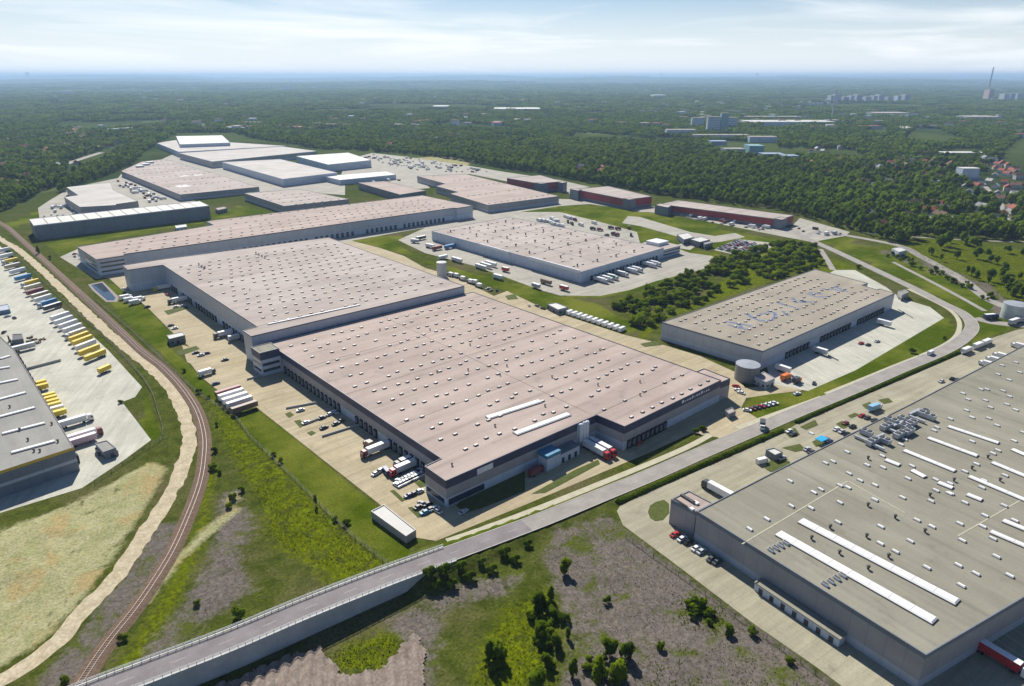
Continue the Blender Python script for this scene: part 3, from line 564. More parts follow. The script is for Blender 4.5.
BAYS = []
class Hall:
    """a flat-roofed hall: wall bands (list of (z0,z1,material)), parapet with coping, sunken roof deck"""
    def __init__(s, label, poly, bands, roof, h=None, name='warehouse', cat='warehouse', group=None, coping=None):
        poly = ccw(poly); s.h = h or bands[-1][1]
        cxx = sum(p[0] for p in poly)/len(poly); cyy = sum(p[1] for p in poly)/len(poly)
        s.o = (cxx, cyy); s.poly = [(x-cxx, y-cyy) for x, y in poly]; s.wpoly = poly
        s.t = thing(name, label, cat, (cxx, cyy, 0), 0, group)
        s.body(s.poly, bands, roof, coping)
    def body(s, poly, bands, roof, coping=None, wallname='wall', roofname='roof'):
        h = bands[-1][1]
        for i, (z0, z1, m) in enumerate(bands):
            MB().prism(poly, z0 if i else -0.3, z1, top=False).build(wallname if i == 0 else ('parapet_band' if i == len(bands)-1 else 'wall_band'), m, s.t)
        inn = inset(poly, 0.35)
        m = MB(); n = len(poly)
        m.v += [(x, y, h) for x, y in poly]+[(x, y, h) for x, y in inn]+[(x, y, h-0.32) for x, y in inn]
        for i in range(n):
            j = (i+1) % n; m.f += [(i, j, n+j, n+i), (n+i, n+j, 2*n+j, 2*n+i)]; m.m += [0, 0]
        m.build('coping', coping or bands[-1][2], s.t)
        m = MB(); m.prism(inn, h-0.6, h-0.318); m.build(roofname, roof, s.t)
    def annex(s, poly, bands, roof, wallname='annex_wall', roofname='annex_roof'):
        poly = [(x-s.o[0], y-s.o[1]) for x, y in ccw(poly)]
        s.body(poly, bands, roof, None, wallname, roofname)
    def docks(s, p, q, n, w=None, skip=(), panel=True, hh=1.0, end=0.0, mark=True):
        """n dock doors along the wall from p to q (world); outward is to the right of p->q"""
        p, q = Vector(p), Vector(q); d = q-p; L_ = d.length; a = math.atan2(d.y, d.x); d.normalize()
        for i in range(n):
            if i in skip: continue
            t = end+(L_-2*end)*(i+0.5)/n; c = p+d*t
            o = link('dock_door', DOCK_ME, s.t, (c.x-s.o[0], c.y-s.o[1], 0.02), a, (w or 1.0, 1, hh))
            if panel: link('door_panel', PANEL_ME, o)
            if mark:
                nv_ = Vector((d.y, -d.x)); e_ = c+d*((L_-2*end)/n/2); BAYS.append((e_+nv_*2.0, e_+nv_*15.0))
    def strip_windows(s, p, q, z0, z1, name='window_strip', m=None):
        p, q = Vector(p), Vector(q); d = q-p; L_ = d.length; a = math.atan2(d.y, d.x); c = (p+q)/2
        mb = MB(); mb.box(0, -0.03, 0, L_, 0.12, z1-z0); mb.build(name, m or GLASS, s.t).location = (c.x-s.o[0], c.y-s.o[1], z0)
        s.t.children[-1].rotation_euler = (0, 0, a)
    def skylights(s, a, b, c, nu, nv, me=SKY_S, z=None, drop=0.06, stag=True, jit=0.4, seed=1, mu=0.05, mv=0.06, rz=0.0):
        """grid over the parallelogram a + u(b-a) + v(c-a)"""
        r = random.Random(seed); a, b, c = Vector(a), Vector(b), Vector(c); z = (z or s.h)-0.3
        for i in range(nu):
            for j in range(nv):
                if r.random() < drop: continue
                u = mu+(1-2*mu)*((i+(0.5 if stag and j % 2 else 0))/max(1, nu-0.5)); v = mv+(1-2*mv)*j/max(1, nv-1)
                p = a+(b-a)*u+(c-a)*v
                if not inside(s.wpoly_in(), np.array([p.x]), np.array([p.y]))[0]: continue
                link('skylight', me, s.t, (p.x-s.o[0]+r.uniform(-jit, jit), p.y-s.o[1]+r.uniform(-jit, jit), z), rz)
    def wpoly_in(s): return inset(s.wpoly, 2.5)
    def vents(s, pts, z=None, me=VENT, name='roof_vent', sc=1.0):
        for p in pts: link(name, me, s.t, (p[0]-s.o[0], p[1]-s.o[1], (z or s.h)-0.31), 0, (sc, sc, sc))
    def ridge_light(s, p, q, w, z=None, name='ridge_skylight', h=1.1):
        p, q = Vector(p), Vector(q); d = q-p; c = (p+q)/2; a = math.atan2(d.y, d.x); L_ = d.length
        m = MB(); m.box(0, 0, 0, L_, w, 0.45, mi=1); m.box(0, 0, 0.45, L_-0.2, w-0.2, h-0.45, mi=0, top=(0.985, 0.72, 0))
        o = m.build(name, [LIGHTD, UPSTAND], s.t); o.location = (c.x-s.o[0], c.y-s.o[1], (z or s.h)-0.31); o.rotation_euler = (0, 0, a)
        k = max(1, int(L_/6))
        for i in range(1, k):
            g = MB(); g.box(0, 0, 0.46, 0.10, w*0.7, h-0.43); b_ = g.build('glazing_bar', UPSTAND, o); b_.location = (-L_/2+L_*i/k, 0, 0)
    def seams(s, segs, w=0.5, z=None, m=None, name='roof_seam'):
        for p, q in segs:
            p, q = Vector(p), Vector(q); d = q-p; c = (p+q)/2; g = MB(); g.box(0, 0, 0, d.length, w, 0.06)
            o = g.build(name, m or SEAMM, s.t); o.location = (c.x-s.o[0], c.y-s.o[1], (z or s.h)-0.315); o.rotation_euler = (0, 0, math.atan2(d.y, d.x))
    def part(s, name, mb, m, loc=(0, 0, 0), rz=0.0, smooth=False, parent=None):
        o = mb.build(name, m, parent or s.t, smooth); o.location = (loc[0]-s.o[0], loc[1]-s.o[1], loc[2]); o.rotation_euler = (0, 0, rz); return o

# main warehouse in the middle
mainh = Hall('huge tan-roofed warehouse with navy parapet in the middle of the picture',
    [(131, 188.5), (217, 187), (218, 171), (295, 170.5), (294.3, 379), (139, 379), (139.5, 203.5), (131, 203)],
    [(0, 4.2, PALE), (4.2, 8.6, GREYC), (8.6, 12.5, NAVY)], ROOF_TAN)
mainh.annex([(127.2, 360.5), (138.8, 360.5), (138.8, 373), (127.2, 373)], [(0, 9.8, PALE), (9.8, 14.5, NAVY)], ROOF_OLIVE, 'office_wall', 'office_roof')
mainh.annex([(295.2, 170.6), (303, 170), (304, 187), (295, 187.4)], [(0, 7.5, GREYC), (7.5, 11.2, NAVY)], ROOF_TAN)
for z in (2.3, 6.0):
    mainh.strip_windows((127.2, 372), (127.2, 361.5), z, z+1.7); mainh.strip_windows((128, 360.5), (138, 360.5), z, z+1.7)
mainh.strip_windows((131, 202), (131, 190), 1.2, 3.4); mainh.strip_windows((132, 188.47), (150, 188.16), 0.6, 3.4)
mainh.docks((139.02, 358), (139.45, 290), 15); mainh.docks((139.3, 276), (139.5, 206), 16, skip=(5, 6))
mainh.docks((220, 171), (250, 170.8), 9, mark=False)
mainh.strip_windows((146.5, 188.25), (155, 188.1), 8.8, 11.4, 'sign_board', WHITEM)
mainh.skylights((141, 376), (292, 376), (141, 192), 21, 14, jit=1.3, drop=0.14, seed=4)
mainh.skylights((220, 190), (293, 190), (220, 173), 9, 2, drop=0.05, seed=5, mv=0.1)
mainh.ridge_light((176.6,218.6), (207.3,215.2), 3.6, h=.75); mainh.ridge_light((176.3,198.7), (208.0,196.3), 3.6, h=.75)
mainh.vents([(204.0,268.1),(212.7,251.7),(223.3,258.4),(231.6,231.7),(242.3,209.0),(205.3,209.7),(261.4,197.1),(174.4,210.2),(189.9,277.0),(200.8,353.5),(224.3,332.9),(139.9,196.3),(249.2,187.3),(259.5,253.6),(279.0,240.5),(227.4,296.3)], sc=0.8)
mainh.seams([((140, 330), (293, 330)), ((140, 285), (293, 285)), ((140, 240), (293, 240)), ((217, 188), (293, 188)), ((216, 190), (216, 376))], 0.35)
# blue entrance block, canopy and plant room by the front wall
BLUEC = mat('canopy_blue', (0.06, 0.22, 0.36), 0.5, 0.1)
m = MB(); m.box(0, 0, 0, 8, 6, 6.0); mainh.part('plant_room', m, PALE, (183.5, 184.3, 0)); m = MB(); m.box(0, 0, 6.0, 8.3, 6.3, 1.6); mainh.part('blue_fascia', m, BLUEC, (183.5, 184.3, 0))
m = MB(); m.box(0, 0, 0, 13, 5.4, 4.6); mainh.part('loading_annex', m, PALE, (194.1, 184.6, 0)); m = MB(); m.box(0, 0, 4.6, 13.2, 5.7, 0.5); mainh.part('annex_canopy', m, SLATE, (194.2, 184.6, 0))
for k in range(3): m = MB(); m.box(0, 0, 0, 1.6, .1, 2.6); mainh.part('door', m, GLASS, (190+k*4, 181.86, 0))
# white lettering on the navy band at the far end of the front wall
for k, w_ in enumerate((1.7, .7, 1.2, 1.5, 1.3, .5, 1.4, 1.2, 1.5, .7, 1.3, 1.1)):
    m = MB(); m.box(0, 0, 0, w_, .1, .95 if k % 4 else 1.5); mainh.part('sign_letter', m, WHITEM, (262+k*2.0, 170.62-k*.006, 10.0))
# high-bay warehouse behind it
hb = Hall('tall pink-grey roofed warehouse directly behind the huge central one',
    [(131, 381), (288, 380.3), (289, 592), (144, 608), (116, 608), (115.5, 590), (141, 588), (140.3, 395), (131, 394)],
    [(0, 6.5, PALE), (6.5, 17.2, SILVER), (17.2, 18.0, BROWN)], ROOF_PALE)
hb.skylights((142, 585), (286, 585), (142, 384), 17, 16, drop=0.12, seed=8, jit=0.8)
hb.docks((140.9, 575), (140.5, 470), 18, skip=(3, 4, 9)); hb.docks((140.5, 460), (140.3, 402), 10)
hb.ridge_light((146.9,394.5), (208.6,391.1), 1.6, h=0.6)  # no skylight here: stands in for the pale parapet strip along the front
hb.vents([(212.6,575.8),(212.4,569.0),(212.3,562.2),(212.1,555.6),(162.5,560.7),(162.8,568.7),(163.3,556.0),(161.6,553.4)], sc=1.1)
hb.vents([(217.4,500.4),(215.6,447.0),(214.1,400.8),(166.8,473.3),(173.1,436.8),(193.6,418.8),(247.0,474.4),(255.6,429.4)], sc=0.7)
hb.seams([((214, 383), (214, 590)), ((250, 383), (250, 590)), ((142, 480), (286, 480))], 0.4, m=mat('roof_seam_light', (0.56, 0.52, 0.48), 0.9, 0.1))

# long hall with dock doors
lg = Hall('very long low warehouse with a row of dark dock doors facing the yard',
    [(107, 658), (129, 658.5), (129.5, 664), (482, 654), (484, 650), (508, 650), (506, 754), (241, 766), (234, 764), (233, 740), (104.5, 722)],
    [(0, 5.5, PALE), (5.5, 13.6, SILVER), (13.6, 14.6, BROWN)], ROOF_TAN)
lg.docks((150, 663.2), (300, 659), 26, skip=(0, 1, 13)); lg.docks((305, 658.9), (470, 654.3), 28, skip=(8, 9, 17))
for z in (2.5, 6.5, 10): lg.strip_windows((109, 658.05), (128, 658.5), z, z+1.6); lg.strip_windows((104.9, 716), (106.7, 664), z, z+1.6)
lg.skylights((112, 668), (500, 660), (112, 720), 34, 4, drop=0.12, seed=3, jit=1.0)
lg.skylights((240, 730), (500, 725), (240, 760), 22, 2, drop=0.1, seed=6)

# centre white hall
ce = Hall('white-walled warehouse with dark roof seams on the central grass island',
    [(401, 370), (521, 377), (511, 586), (400, 582)], [(0, 9.3, PALE), (9.3, 10.0, SILVER)], ROOF_PALE)
ce.docks((412, 370.6), (512, 376.4), 20, hh=0.9)
ce.seams([((402, 440), (517, 447)), ((401, 510), (514, 515)), ((437, 375), (434, 582)), ((478, 377), (474, 584))], 0.7)
ce.vents([(412+k*25+(j % 2)*10, 385+j*30) for j in range(7) for k in range(4)], sc=1.5)
ce.skylights((403, 373), (518, 380), (403, 580), 9, 11, drop=0.1, seed=12, jit=1.5)
m = MB(); m.box(0, 0, 0, 1.2, 62, 2.6); ce.part('pale_parapet', m, WHITEM, (400.2, 402, 8.6)); m = MB(); m.box(0, 0, 0, 1.2, 42, 2.2); ce.part('pale_parapet', m, WHITEM, (399.8, 480, 8.6))
# stepped office beside it
m = MB(); m.box(0, 0, 0, 26, 30, 7.5); ce.part('office_block', m, PALE, (534, 392, 0)); m = MB(); m.box(0, 0, 7.5, 27, 31, 0.6); ce.part('office_roof', m, ROOF_PALE, (534, 392, 0))
m = MB(); m.box(0, 0, 8.1, 16, 15, 3); ce.part('roof_plant_room', m, WHITEM, (536, 396, 0))
for z in (2, 5): m = MB(); m.box(0, 0, z, 26.3, 30.3, 1.2); ce.part('window_band', m, GLASS, (534, 392, 0))

# north-east hall with faded lettering on its roof
ne = Hall('warehouse with faded blue lettering painted across its tan roof', [(346.1,247.1),(349.4,177.9),(525.8,173.3),(529.3,185.3),(524.9,185.7),(528.5,198.1),(537.4,197.4),(546.4,243.7)],
    [(0, 3.8, PALE), (3.8, 11.0, SILVER), (11.0, 12.0, SLATE)], ROOF_WARM)
nA, nB, nC = Vector((349.4,177.9)), Vector((525.8,173.3)), Vector((346.1,247.1))
ne.docks(nA.lerp(nB, .10), nA.lerp(nB, .92), 34, skip=(0, 1, 9, 10, 11, 22, 23), hh=0.9)
ne.skylights((nC.x+2, nC.y-3), (nB.x+2, nC.y-5), (nC.x+2, nA.y+3), 25, 7, drop=0.10, seed=10, jit=1.2)
INK = mat('faded_blue_roof_paint', (0.115, 0.15, 0.25), 0.9, col2=(0.21, 0.21, 0.23), scale=0.4, thr=(0.45, 0.75))
GL = [[(378.8,220.8),(381.2,213.5),(383.3,205.5)], [(374.4,216.5),(374.2,209.2),(375.8,203.5)], [(381.1,213.4),(376.0,207.5)], [(404.4,221.7),(399.0,214.8),(396.8,207.0),(401.7,202.7)], [(418.3,214.2),(418.9,209.0),(411.2,204.1),(402.4,202.4)],
      [(407.1,214.4),(416.3,211.3)], [(441.4,219.6),(439.6,213.4)], [(426.3,207.3),(419.9,199.4)], [(439.6,211.9),(439.7,205.4),(436.8,200.8)], [(459.2,217.6),(450.5,209.2),(456.4,206.4),(460.0,211.5)], [(454.7,210.7),(460.2,203.1)],
      [(477.4,215.7),(474.3,206.8),(482.1,201.5)], [(480.6,215.9),(484.0,207.0)], [(496.0,214.1),(502.9,208.0),(501.0,201.9)], [(509.6,211.1),(504.2,198.1)]]
for g in GL:
    P = [Vector((p[0]-ne.o[0], p[1]-ne.o[1], 0)) for p in g]; mb = MB(); strip(mb, offs(P, 1.25), offs(P, -1.25), 12.0-0.30); mb.build('painted_letter_stroke', INK, ne.t)

# east hall in the right foreground
ea = Hall('grey-roofed warehouse with long skylights filling the right foreground', [(188.0,111.9),(235.8,106.9),(339.2,94.7),(472.4,80.7),(598.3,67.2),(450.8,17.6),(362.5,-14.1),(286.4,4.8),(225.4,20.6),(178.9,31.9)],
    [(0, 3.0, SILVER), (3.0, 10.9, GREYC), (10.9, 12.5, SLATE)], ROOF_OLIVE)
ea.annex([(189.1,124.0),(198.9,122.9),(198.7,112.1),(189.4,113.1)], [(0, 9.3, GREYC), (9.3, 11.0, SLATE)], ROOF_TAN)
for a_, b_ in (((800.5, 520), (958, 602)), ((778, 532.5), (935.5, 621))): pass
for p, q in [((211.1,84.4), (207.8,33.1)), ((198.4,86.0), (194.3,34.8))]: ea.ridge_light(p, q, 4.0, h=0.75)
for p, q in [((328.1,74.6), (327.7,54.6)), ((309.9,76.7), (308.6,57.1)), ((290.6,79.4), (288.7,59.2)), ((307.5,51.7), (305.3,38.8)), ((288.6,54.4), (285.9,34.1)), ((326.0,49.4), (323.3,38.9)),
             ((265.3,36.7), (265.0,25.6)), ((254.7,37.6), (254.2,23.2))]: ea.ridge_light(p, q, 2.6, h=0.7)
for p, q in [((276.8,81.4), (276.7,75.7)), ((276.4,71.0), (274.9,65.5)), ((274.7,60.9), (274.5,55.6)), ((274.0,50.7), (273.8,45.6))]: ea.ridge_light(p, q, 2.6, h=0.7)
EA_SKY = [(232.3,99.5),(231.7,89.6),(235.7,88.8),(255.1,86.7),(271.3,94.7),(255.8,96.6),(267.0,84.7),(279.1,83.5),(270.0,79.6),(295.0,82.2),(300.9,82.8),(319.3,77.4),(323.4,77.6),(268.9,69.8),(280.0,72.3),(268.1,59.4),(270.1,54.9),(276.3,62.3),(277.4,57.6),(253.5,66.0),(244.4,72.3),(269.6,55.4),(289.8,49.5),(283.6,48.5),(217.0,90.9),(221.2,85.5),(243.9,85.2),(244.8,82.5),(254.4,76.4),(244.1,72.2),(259.1,58.1),(267.5,49.4),(275.5,112.3),(232.6,80.1),(259.3,95.1),(253.3,81.6),(337.0,76.5),(328.4,71.9),(320.9,62.9),(309.5,58.4),(301.4,55.5),(291.5,56.7),(316.1,53.7),(320.5,53.1),(335.1,51.0),(300.2,45.2),(347.0,50.6),(352.3,74.5),(346.2,70.4),(351.0,64.9),(345.9,60.3),(374.1,63.8),(364.5,68.0),(371.3,72.0),(371.9,82.0),(366.1,78.0),(384.0,77.6),(386.3,75.6),(390.3,69.7),(385.4,65.6),(370.4,59.3),(408.2,71.7),(427.7,80.0),(412.0,77.7),(423.9,70.8),(438.4,76.2)]
for p in EA_SKY: link('skylight', SKY_E, ea.t, (p[0]-ea.o[0], p[1]-ea.o[1], 12.2), R(-98))
EA_SKY2 = [(202.9,92.7),(193.0,93.7),(220.2,75.1),(229.0,64.0),(219.2,60.2),(218.6,55.1),(228.2,54.0),(242.6,57.0),(242.5,52.1),(217.9,45.2),(226.8,38.9),(241.9,42.4),(251.8,46.2),(256.0,40.3),(250.9,35.8),(226.5,33.8),(241.0,32.1),(216.9,35.0),(233.5,26.4),(276.2,39.2),(263.9,41.9),(268.5,33.9)]
for p in EA_SKY2: link('skylight', SKY_E, ea.t, (p[0]-ea.o[0], p[1]-ea.o[1], 12.2), R(-98))
ea.vents([(215.0,75.5),(219.5,64.9),(204.2,76.9),(203.8,67.1),(203.1,57.5),(214.2,55.6),(237.6,52.7),(238.3,62.8),(272.5,86.6),(280.9,57.3),(296.2,55.6),(310.8,54.1),(294.5,45.4),(262.7,59.7),(238.5,72.4)], sc=1.0)
m = MB(); m.box(0, 0, 0, 3.0, 1.4, 1.5, mi=0); m.box(0, 0, 1.5, 2.6, 1.0, 0.2, mi=1); FAN_ME = m.mesh('roof_fan_unit', [WHITEM, DARKM])
for p in [(187.9,82.8),(190.3,82.3),(192.8,81.9),(195.3,81.4),(185.4,63.2),(188.1,62.6),(190.9,62.0),(193.7,61.4)]: link('roof_fan_unit', FAN_ME, ea.t, (p[0]-ea.o[0], p[1]-ea.o[1], 12.2), R(-97), (0.75, 0.7, 0.55))
ea.seams([((183.9,91.1), (249.7,84.7)), ((249.7,84.7), (244.2,61.6)), ((243.7,44.3), (291.9,34.9))], 0.5, m=mat('roof_seam_pale', (0.42, 0.40, 0.30), 0.9, 0.1))
HV = [(286.0,94.8),(286.5,90.8),(292.7,95.9),(293.0,90.9),(291.3,87.8),(305.1,92.4),(303.6,88.8),(301.8,85.6),(310.5,86.4),(311.8,90.2),(318.3,89.7),(316.6,86.1),(323.8,86.1),(332.4,86.6),(330.1,83.2),(330.3,89.7),(312.8,93.2),(307.6,84.0),(284.3,88.2)]
m = MB(); m.box(0, 0, 0.3, 5.2, 2.4, 1.9, mi=0); m.box(-1.2, 0, 2.2, 1.5, 1.7, 0.25, mi=1); m.box(1.2, 0, 2.2, 1.5, 1.7, 0.25, mi=1)
for a_ in (-2.2, 2.2):
    for b_ in (-1, 1): m.box(a_, b_, 0, 0.2, 0.2, 0.3, mi=1)
AC_ME = m.mesh('cooling_unit', [STEEL, DARKM])
m = MB(); m.box(0, 0, 0.5, 7.0, 1.0, 0.8); m.box(0, 0, 0, 0.2, 0.9, 0.5); m.box(3, 0, 0, 0.2, 0.9, 0.5); m.box(-3, 0, 0, 0.2, 0.9, 0.5); DUCT_ME = m.mesh('air_duct', [STEEL])
for i, p in enumerate(HV): link('cooling_unit' if i % 3 else 'air_duct', AC_ME if i % 3 else DUCT_ME, ea.t, (p[0]-ea.o[0], p[1]-ea.o[1], 12.2), R(-7 if i % 2 else 83), (1.0+0.3*(i % 2), 1.1, 1.1))
ea.docks((231.1,109.9), (466.1,83.3), 44, skip=tuple(range(0, 44, 5)))
ea.docks((204.2,28.2), (273.6,10.3), 16, hh=0.9)
for k in range(5):
    p, q = Vector((190.7,29.7)), Vector((269.2,9.5)); a_ = p.lerp(q, k/5+0.04); b_ = p.lerp(q, k/5+0.17); ea.strip_windows(a_, b_, 6.2, 8.0)
for p, l_, w_ in (((193.9,119.8), 7, 1.2), ((189.7,120.0), 6, .6), ((194.0,116.3), 2, 1.5), ((189.6,115.0), 1.5, 1.5)): m = MB(); m.box(0, 0, 0, l_, w_, .7); ea.part('annex_roof_unit', m, DARKM if w_ < 1.4 else WHITEM, (p[0], p[1], 10.7), R(-97))
# lean-to with doors along its near wall
lp, lq = Vector((182.2,82.8)), Vector((178.9,53.0)); ld = (lq-lp); la = math.atan2(ld.y, ld.x); lc = (lp+lq)/2
shed = thing('lean_to_shed', 'narrow white lean-to shed with dark doors along the near wall of the right warehouse', 'shed', (lc.x, lc.y, 0), la)
m = MB(); m.box(0, 0, 0, ld.length, 3.4, 3.0); m.build('wall', PALE, shed); m = MB(); m.box(0, 0, 3.0, ld.length+0.4, 3.8, 0.35); m.build('roof', ROOF_OLIVE, shed)
for k in range(7): m = MB(); m.box(-ld.length/2+ld.length*(k+0.6)/7.2, -1.74, 0.0, 1.5, 0.1, 2.2); m.build('door', DARKM, shed)

# left hall at the picture edge
le = Hall('warehouse with yellow eaves band cut by the left picture edge', [(27.3,316.3),(-33.0,311.1),(-83.8,446.7),(1.5,662.9),(18.2,529.1),(24.6,468.7)],
    [(0, 4.6, SLATE), (4.6, 6.0, SILVER), (6.0, 10.3, SLATE), (10.3, 11.6, YELLOWC)], ROOF_GREY, coping=BROWN)
for p, q in [((16.5,456.1), (21.4,457.7)), ((8.6,440.7), (19.1,438.7)), ((6.3,417.3), (19.9,416.1)), ((5.6,393.4), (20.5,394.5)), ((4.1,371.1), (21.1,371.8)), ((5.6,350.8), (21.9,350.2)), ((6.3,328.4), (22.2,327.9))]: le.ridge_light(p, q, 2.4, h=0.7)
le.vents([(12.1,380.4),(13.5,336.7),(13.9,323.9),(15.8,322.2),(23.1,326.5),(24.1,347.0),(12.2,349.9)], sc=0.9)
le.docks((28.0,320.4), (25.9,526.7), 26, hh=0.9)

# ---- halls of the background park
def hall(label, poly, h, roof, top=SLATE, low=SILVER, group='far warehouses of the logistics park', sky=None, **k):
    H_ = Hall(label, poly, [(0, h*0.35, low), (h*0.35, h-1.0, low if low is not SILVER else GREYC), (h-1.0, h, top)], roof, group=group, **k)
    return H_
f3 = hall('long slate-walled hall with a bright white roof beside the tracks at left', [(92.1,899.2),(89.9,855.2),(267.7,855.0),(269.8,895.1)], 15.5, ROOF_WHITE, SILVER, SLATE)
p0, p1, p2 = [Vector(x) for x in ((92.1,899.9), (90.4,858.8), (267.4,856.0))]
f3.seams([(p0.lerp(Vector((269.2,893.5)), k/14), p1.lerp(p2, k/14)) for k in range(1, 14)], 1.0, m=SEAMM, name='roof_joint')
f2 = hall('L-shaped pale hall behind the long white-roofed hall at left', [(173.5,1172.0),(233.4,1185.5),(218.6,1101.5),(219.0,975.0),(192.3,969.3),(190.5,961.4),(154.0,975.1),(154.0,1073.3),(171.4,1079.6)], 11, ROOF_LIGHT, SLATE, SILVER)
f1 = hall('wide tan-roofed warehouse with three pale patches on its roof, far left', [(282.6,1333.3),(348.3,1460.1),(393.7,1475.8),(388.5,1003.5),(279.5,1006.8)], 9, ROOF_PALE, SLATE, SILVER)
for p, w_, d_ in (((343.8,1198.5), 14, 12), ((364.9,1195.9), 14, 12), ((307.8,1086.5), 18, 22)):
    m = MB(); m.box(0, 0, 0, w_, d_, 0.12); f1.part('roof_patch', m, ROOF_WHITE, (p[0], p[1], 8.7))
for p in [(338.5,1396.1),(352.8,1424.3),(322.2,1371.5)]: m = MB(); m.box(0, 0, 0, 12, 9, 3); f1.part('roof_plant', m, STEEL, (p[0], p[1], 8.7))
f5 = hall('mid-sized tan-roofed hall between the long hall and the white-walled hall', [(347.9,955.3),(346.5,822.6),(432.4,815.7),(421.6,938.0)], 10, ROOF_PALE, SLATE, SILVER)
f6 = hall('white-walled hall with a small reddish logo on its corner, second row', [(450.3,1324.9),(440.4,1036.9),(539.5,1050.9),(551.4,1301.0)], 12, ROOF_LIGHT, PALE, PALE)
m = MB(); m.box(0, 0, 0, 14, 0.3, 2.2); f6.part('logo_panel', m, mat('logo_red', (0.5, 0.12, 0.1), 0.5, 0), ((457.6,1050.6)[0], (456.6,1048.5)[1]-1.2, 8))
f7 = hall('broad pale-roofed hall in the third row at the far end', [(440.7,1543.5),(439.2,1345.2),(673.2,1392.7),(661.4,1541.0)], 12, ROOF_LIGHT, SILVER, SILVER)
f8 = hall('farthest white-walled hall at the wood edge under the upper block', [(476.2,1827.1),(451.3,1579.2),(677.8,1556.8),(615.0,1733.2),(534.1,1885.1)], 11, ROOF_LIGHT, PALE, PALE)
f8b = hall('upper white block standing at the far end of the park', [(547.3,1917.4),(483.0,1673.4),(583.3,1644.1),(644.3,1865.6)], 18, ROOF_WHITE, PALE, PALE)
f9 = hall('small white hall by the car storage at the wood edge', [(593.4,1321.5),(575.6,1152.7),(669.2,1163.4),(702.9,1313.1)], 13, ROOF_WHITE, PALE, PALE)
f10 = hall('low bright hall in front of the small white hall', [(516.1,1055.1),(514.8,995.2),(615.5,992.0),(626.7,1041.5)], 8, ROOF_WHITE, PALE, PALE)
f11 = hall('dark-walled low hall beside the long warehouse', [(515.6,940.0),(502.4,802.6),(548.8,808.1),(553.5,927.7)], 10, ROOF_TAN, SLATE, SLATE)
f12 = hall('stepped grey-walled warehouse in front of the red halls', [(623.1,941.2),(608.5,844.8),(583.8,833.3),(574.6,767.7),(558.5,764.6),(540.9,661.1),(656.0,651.1),(697.1,908.2)], 10, ROOF_TAN, SLATE, SILVER)
f12.docks((574.2,765.4), (548.5,672.6), 12)
for f, a_, b_, c_, nu, nv in ((f1, (122, 171), (180, 194), (160, 160), 12, 8), (f5, (246, 193), (284, 205), (298, 190), 7, 6), (f12, (425, 176), (486, 204), (466, 175), 14, 5)):
    A, B, Cc = [cam_pt for cam_pt in (f.wpoly[0], f.wpoly[1], f.wpoly[-1])]
    xs_ = [p[0] for p in f.wpoly]; ys_ = [p[1] for p in f.wpoly]
    f.skylights((min(xs_), min(ys_)), (max(xs_), min(ys_)), (min(xs_), max(ys_)), nu, nv, drop=0.1, seed=nu)
def red_hall(label, poly, h, cap, cap2=None):
    H_ = Hall(label, poly, [(0, h*0.28, SLATE), (h*0.28, h-0.9, REDC), (h-0.9, h, SLATE)], ROOF_PALE, group='dark red halls along the wood edge')
    for c_ in filter(None, (cap, cap2)):
        H_.annex(c_, [(0, h*0.5, SLATE), (h*0.5, h-0.3, SLATE), (h-0.3, h+0.4, NAVY)], ROOF_PALE, 'corner_wall', 'corner_roof')
    return H_
red_hall('shortest dark red hall, leftmost of the three along the wood', [(700.2,808.7),(697.9,736.6),(738.8,727.8),(762.0,799.9)], 13.5, [(696.6,743.8),(697.4,729.8),(710.0,728.0),(708.5,741.4)], [(724.5,721.9),(727.2,714.2),(737.4,715.9),(739.9,728.8)])
red_hall('dark red hall in the middle of the three along the wood', [(700.9,666.5),(690.1,562.4),(732.9,555.8),(757.7,653.6)], 13, [(690.5,569.3),(689.2,558.3),(700.7,556.3),(701.5,566.8)], [(695.3,668.8),(692.7,651.1),(704.6,654.7),(706.4,669.9)])
red_hall('longest dark red hall, rightmost of the three along the wood', [(705.8,522.0),(726.5,373.5),(761.4,374.1),(747.3,524.9)], 10.5, [(693.9,520.6),(691.9,499.4),(708.0,505.4),(708.4,523.9)], [(724.3,378.3),(724.6,368.9),(741.5,370.8),(740.2,379.7)])

mb = MB()
for p, q in BAYS:
    d = (q-p).normalized(); nn = Vector((-d.y, d.x))*0.09; mb.add([(p.x-nn.x, p.y-nn.y, .075), (q.x-nn.x, q.y-nn.y, .075), (q.x+nn.x, q.y+nn.y, .075), (p.x+nn.x, p.y+nn.y, .075)], [(0, 1, 2, 3)])
struct('bay_markings', mb.mesh('bay_markings', mat('bay_paint', (0.56, 0.54, 0.48), .8, .2, .7)))

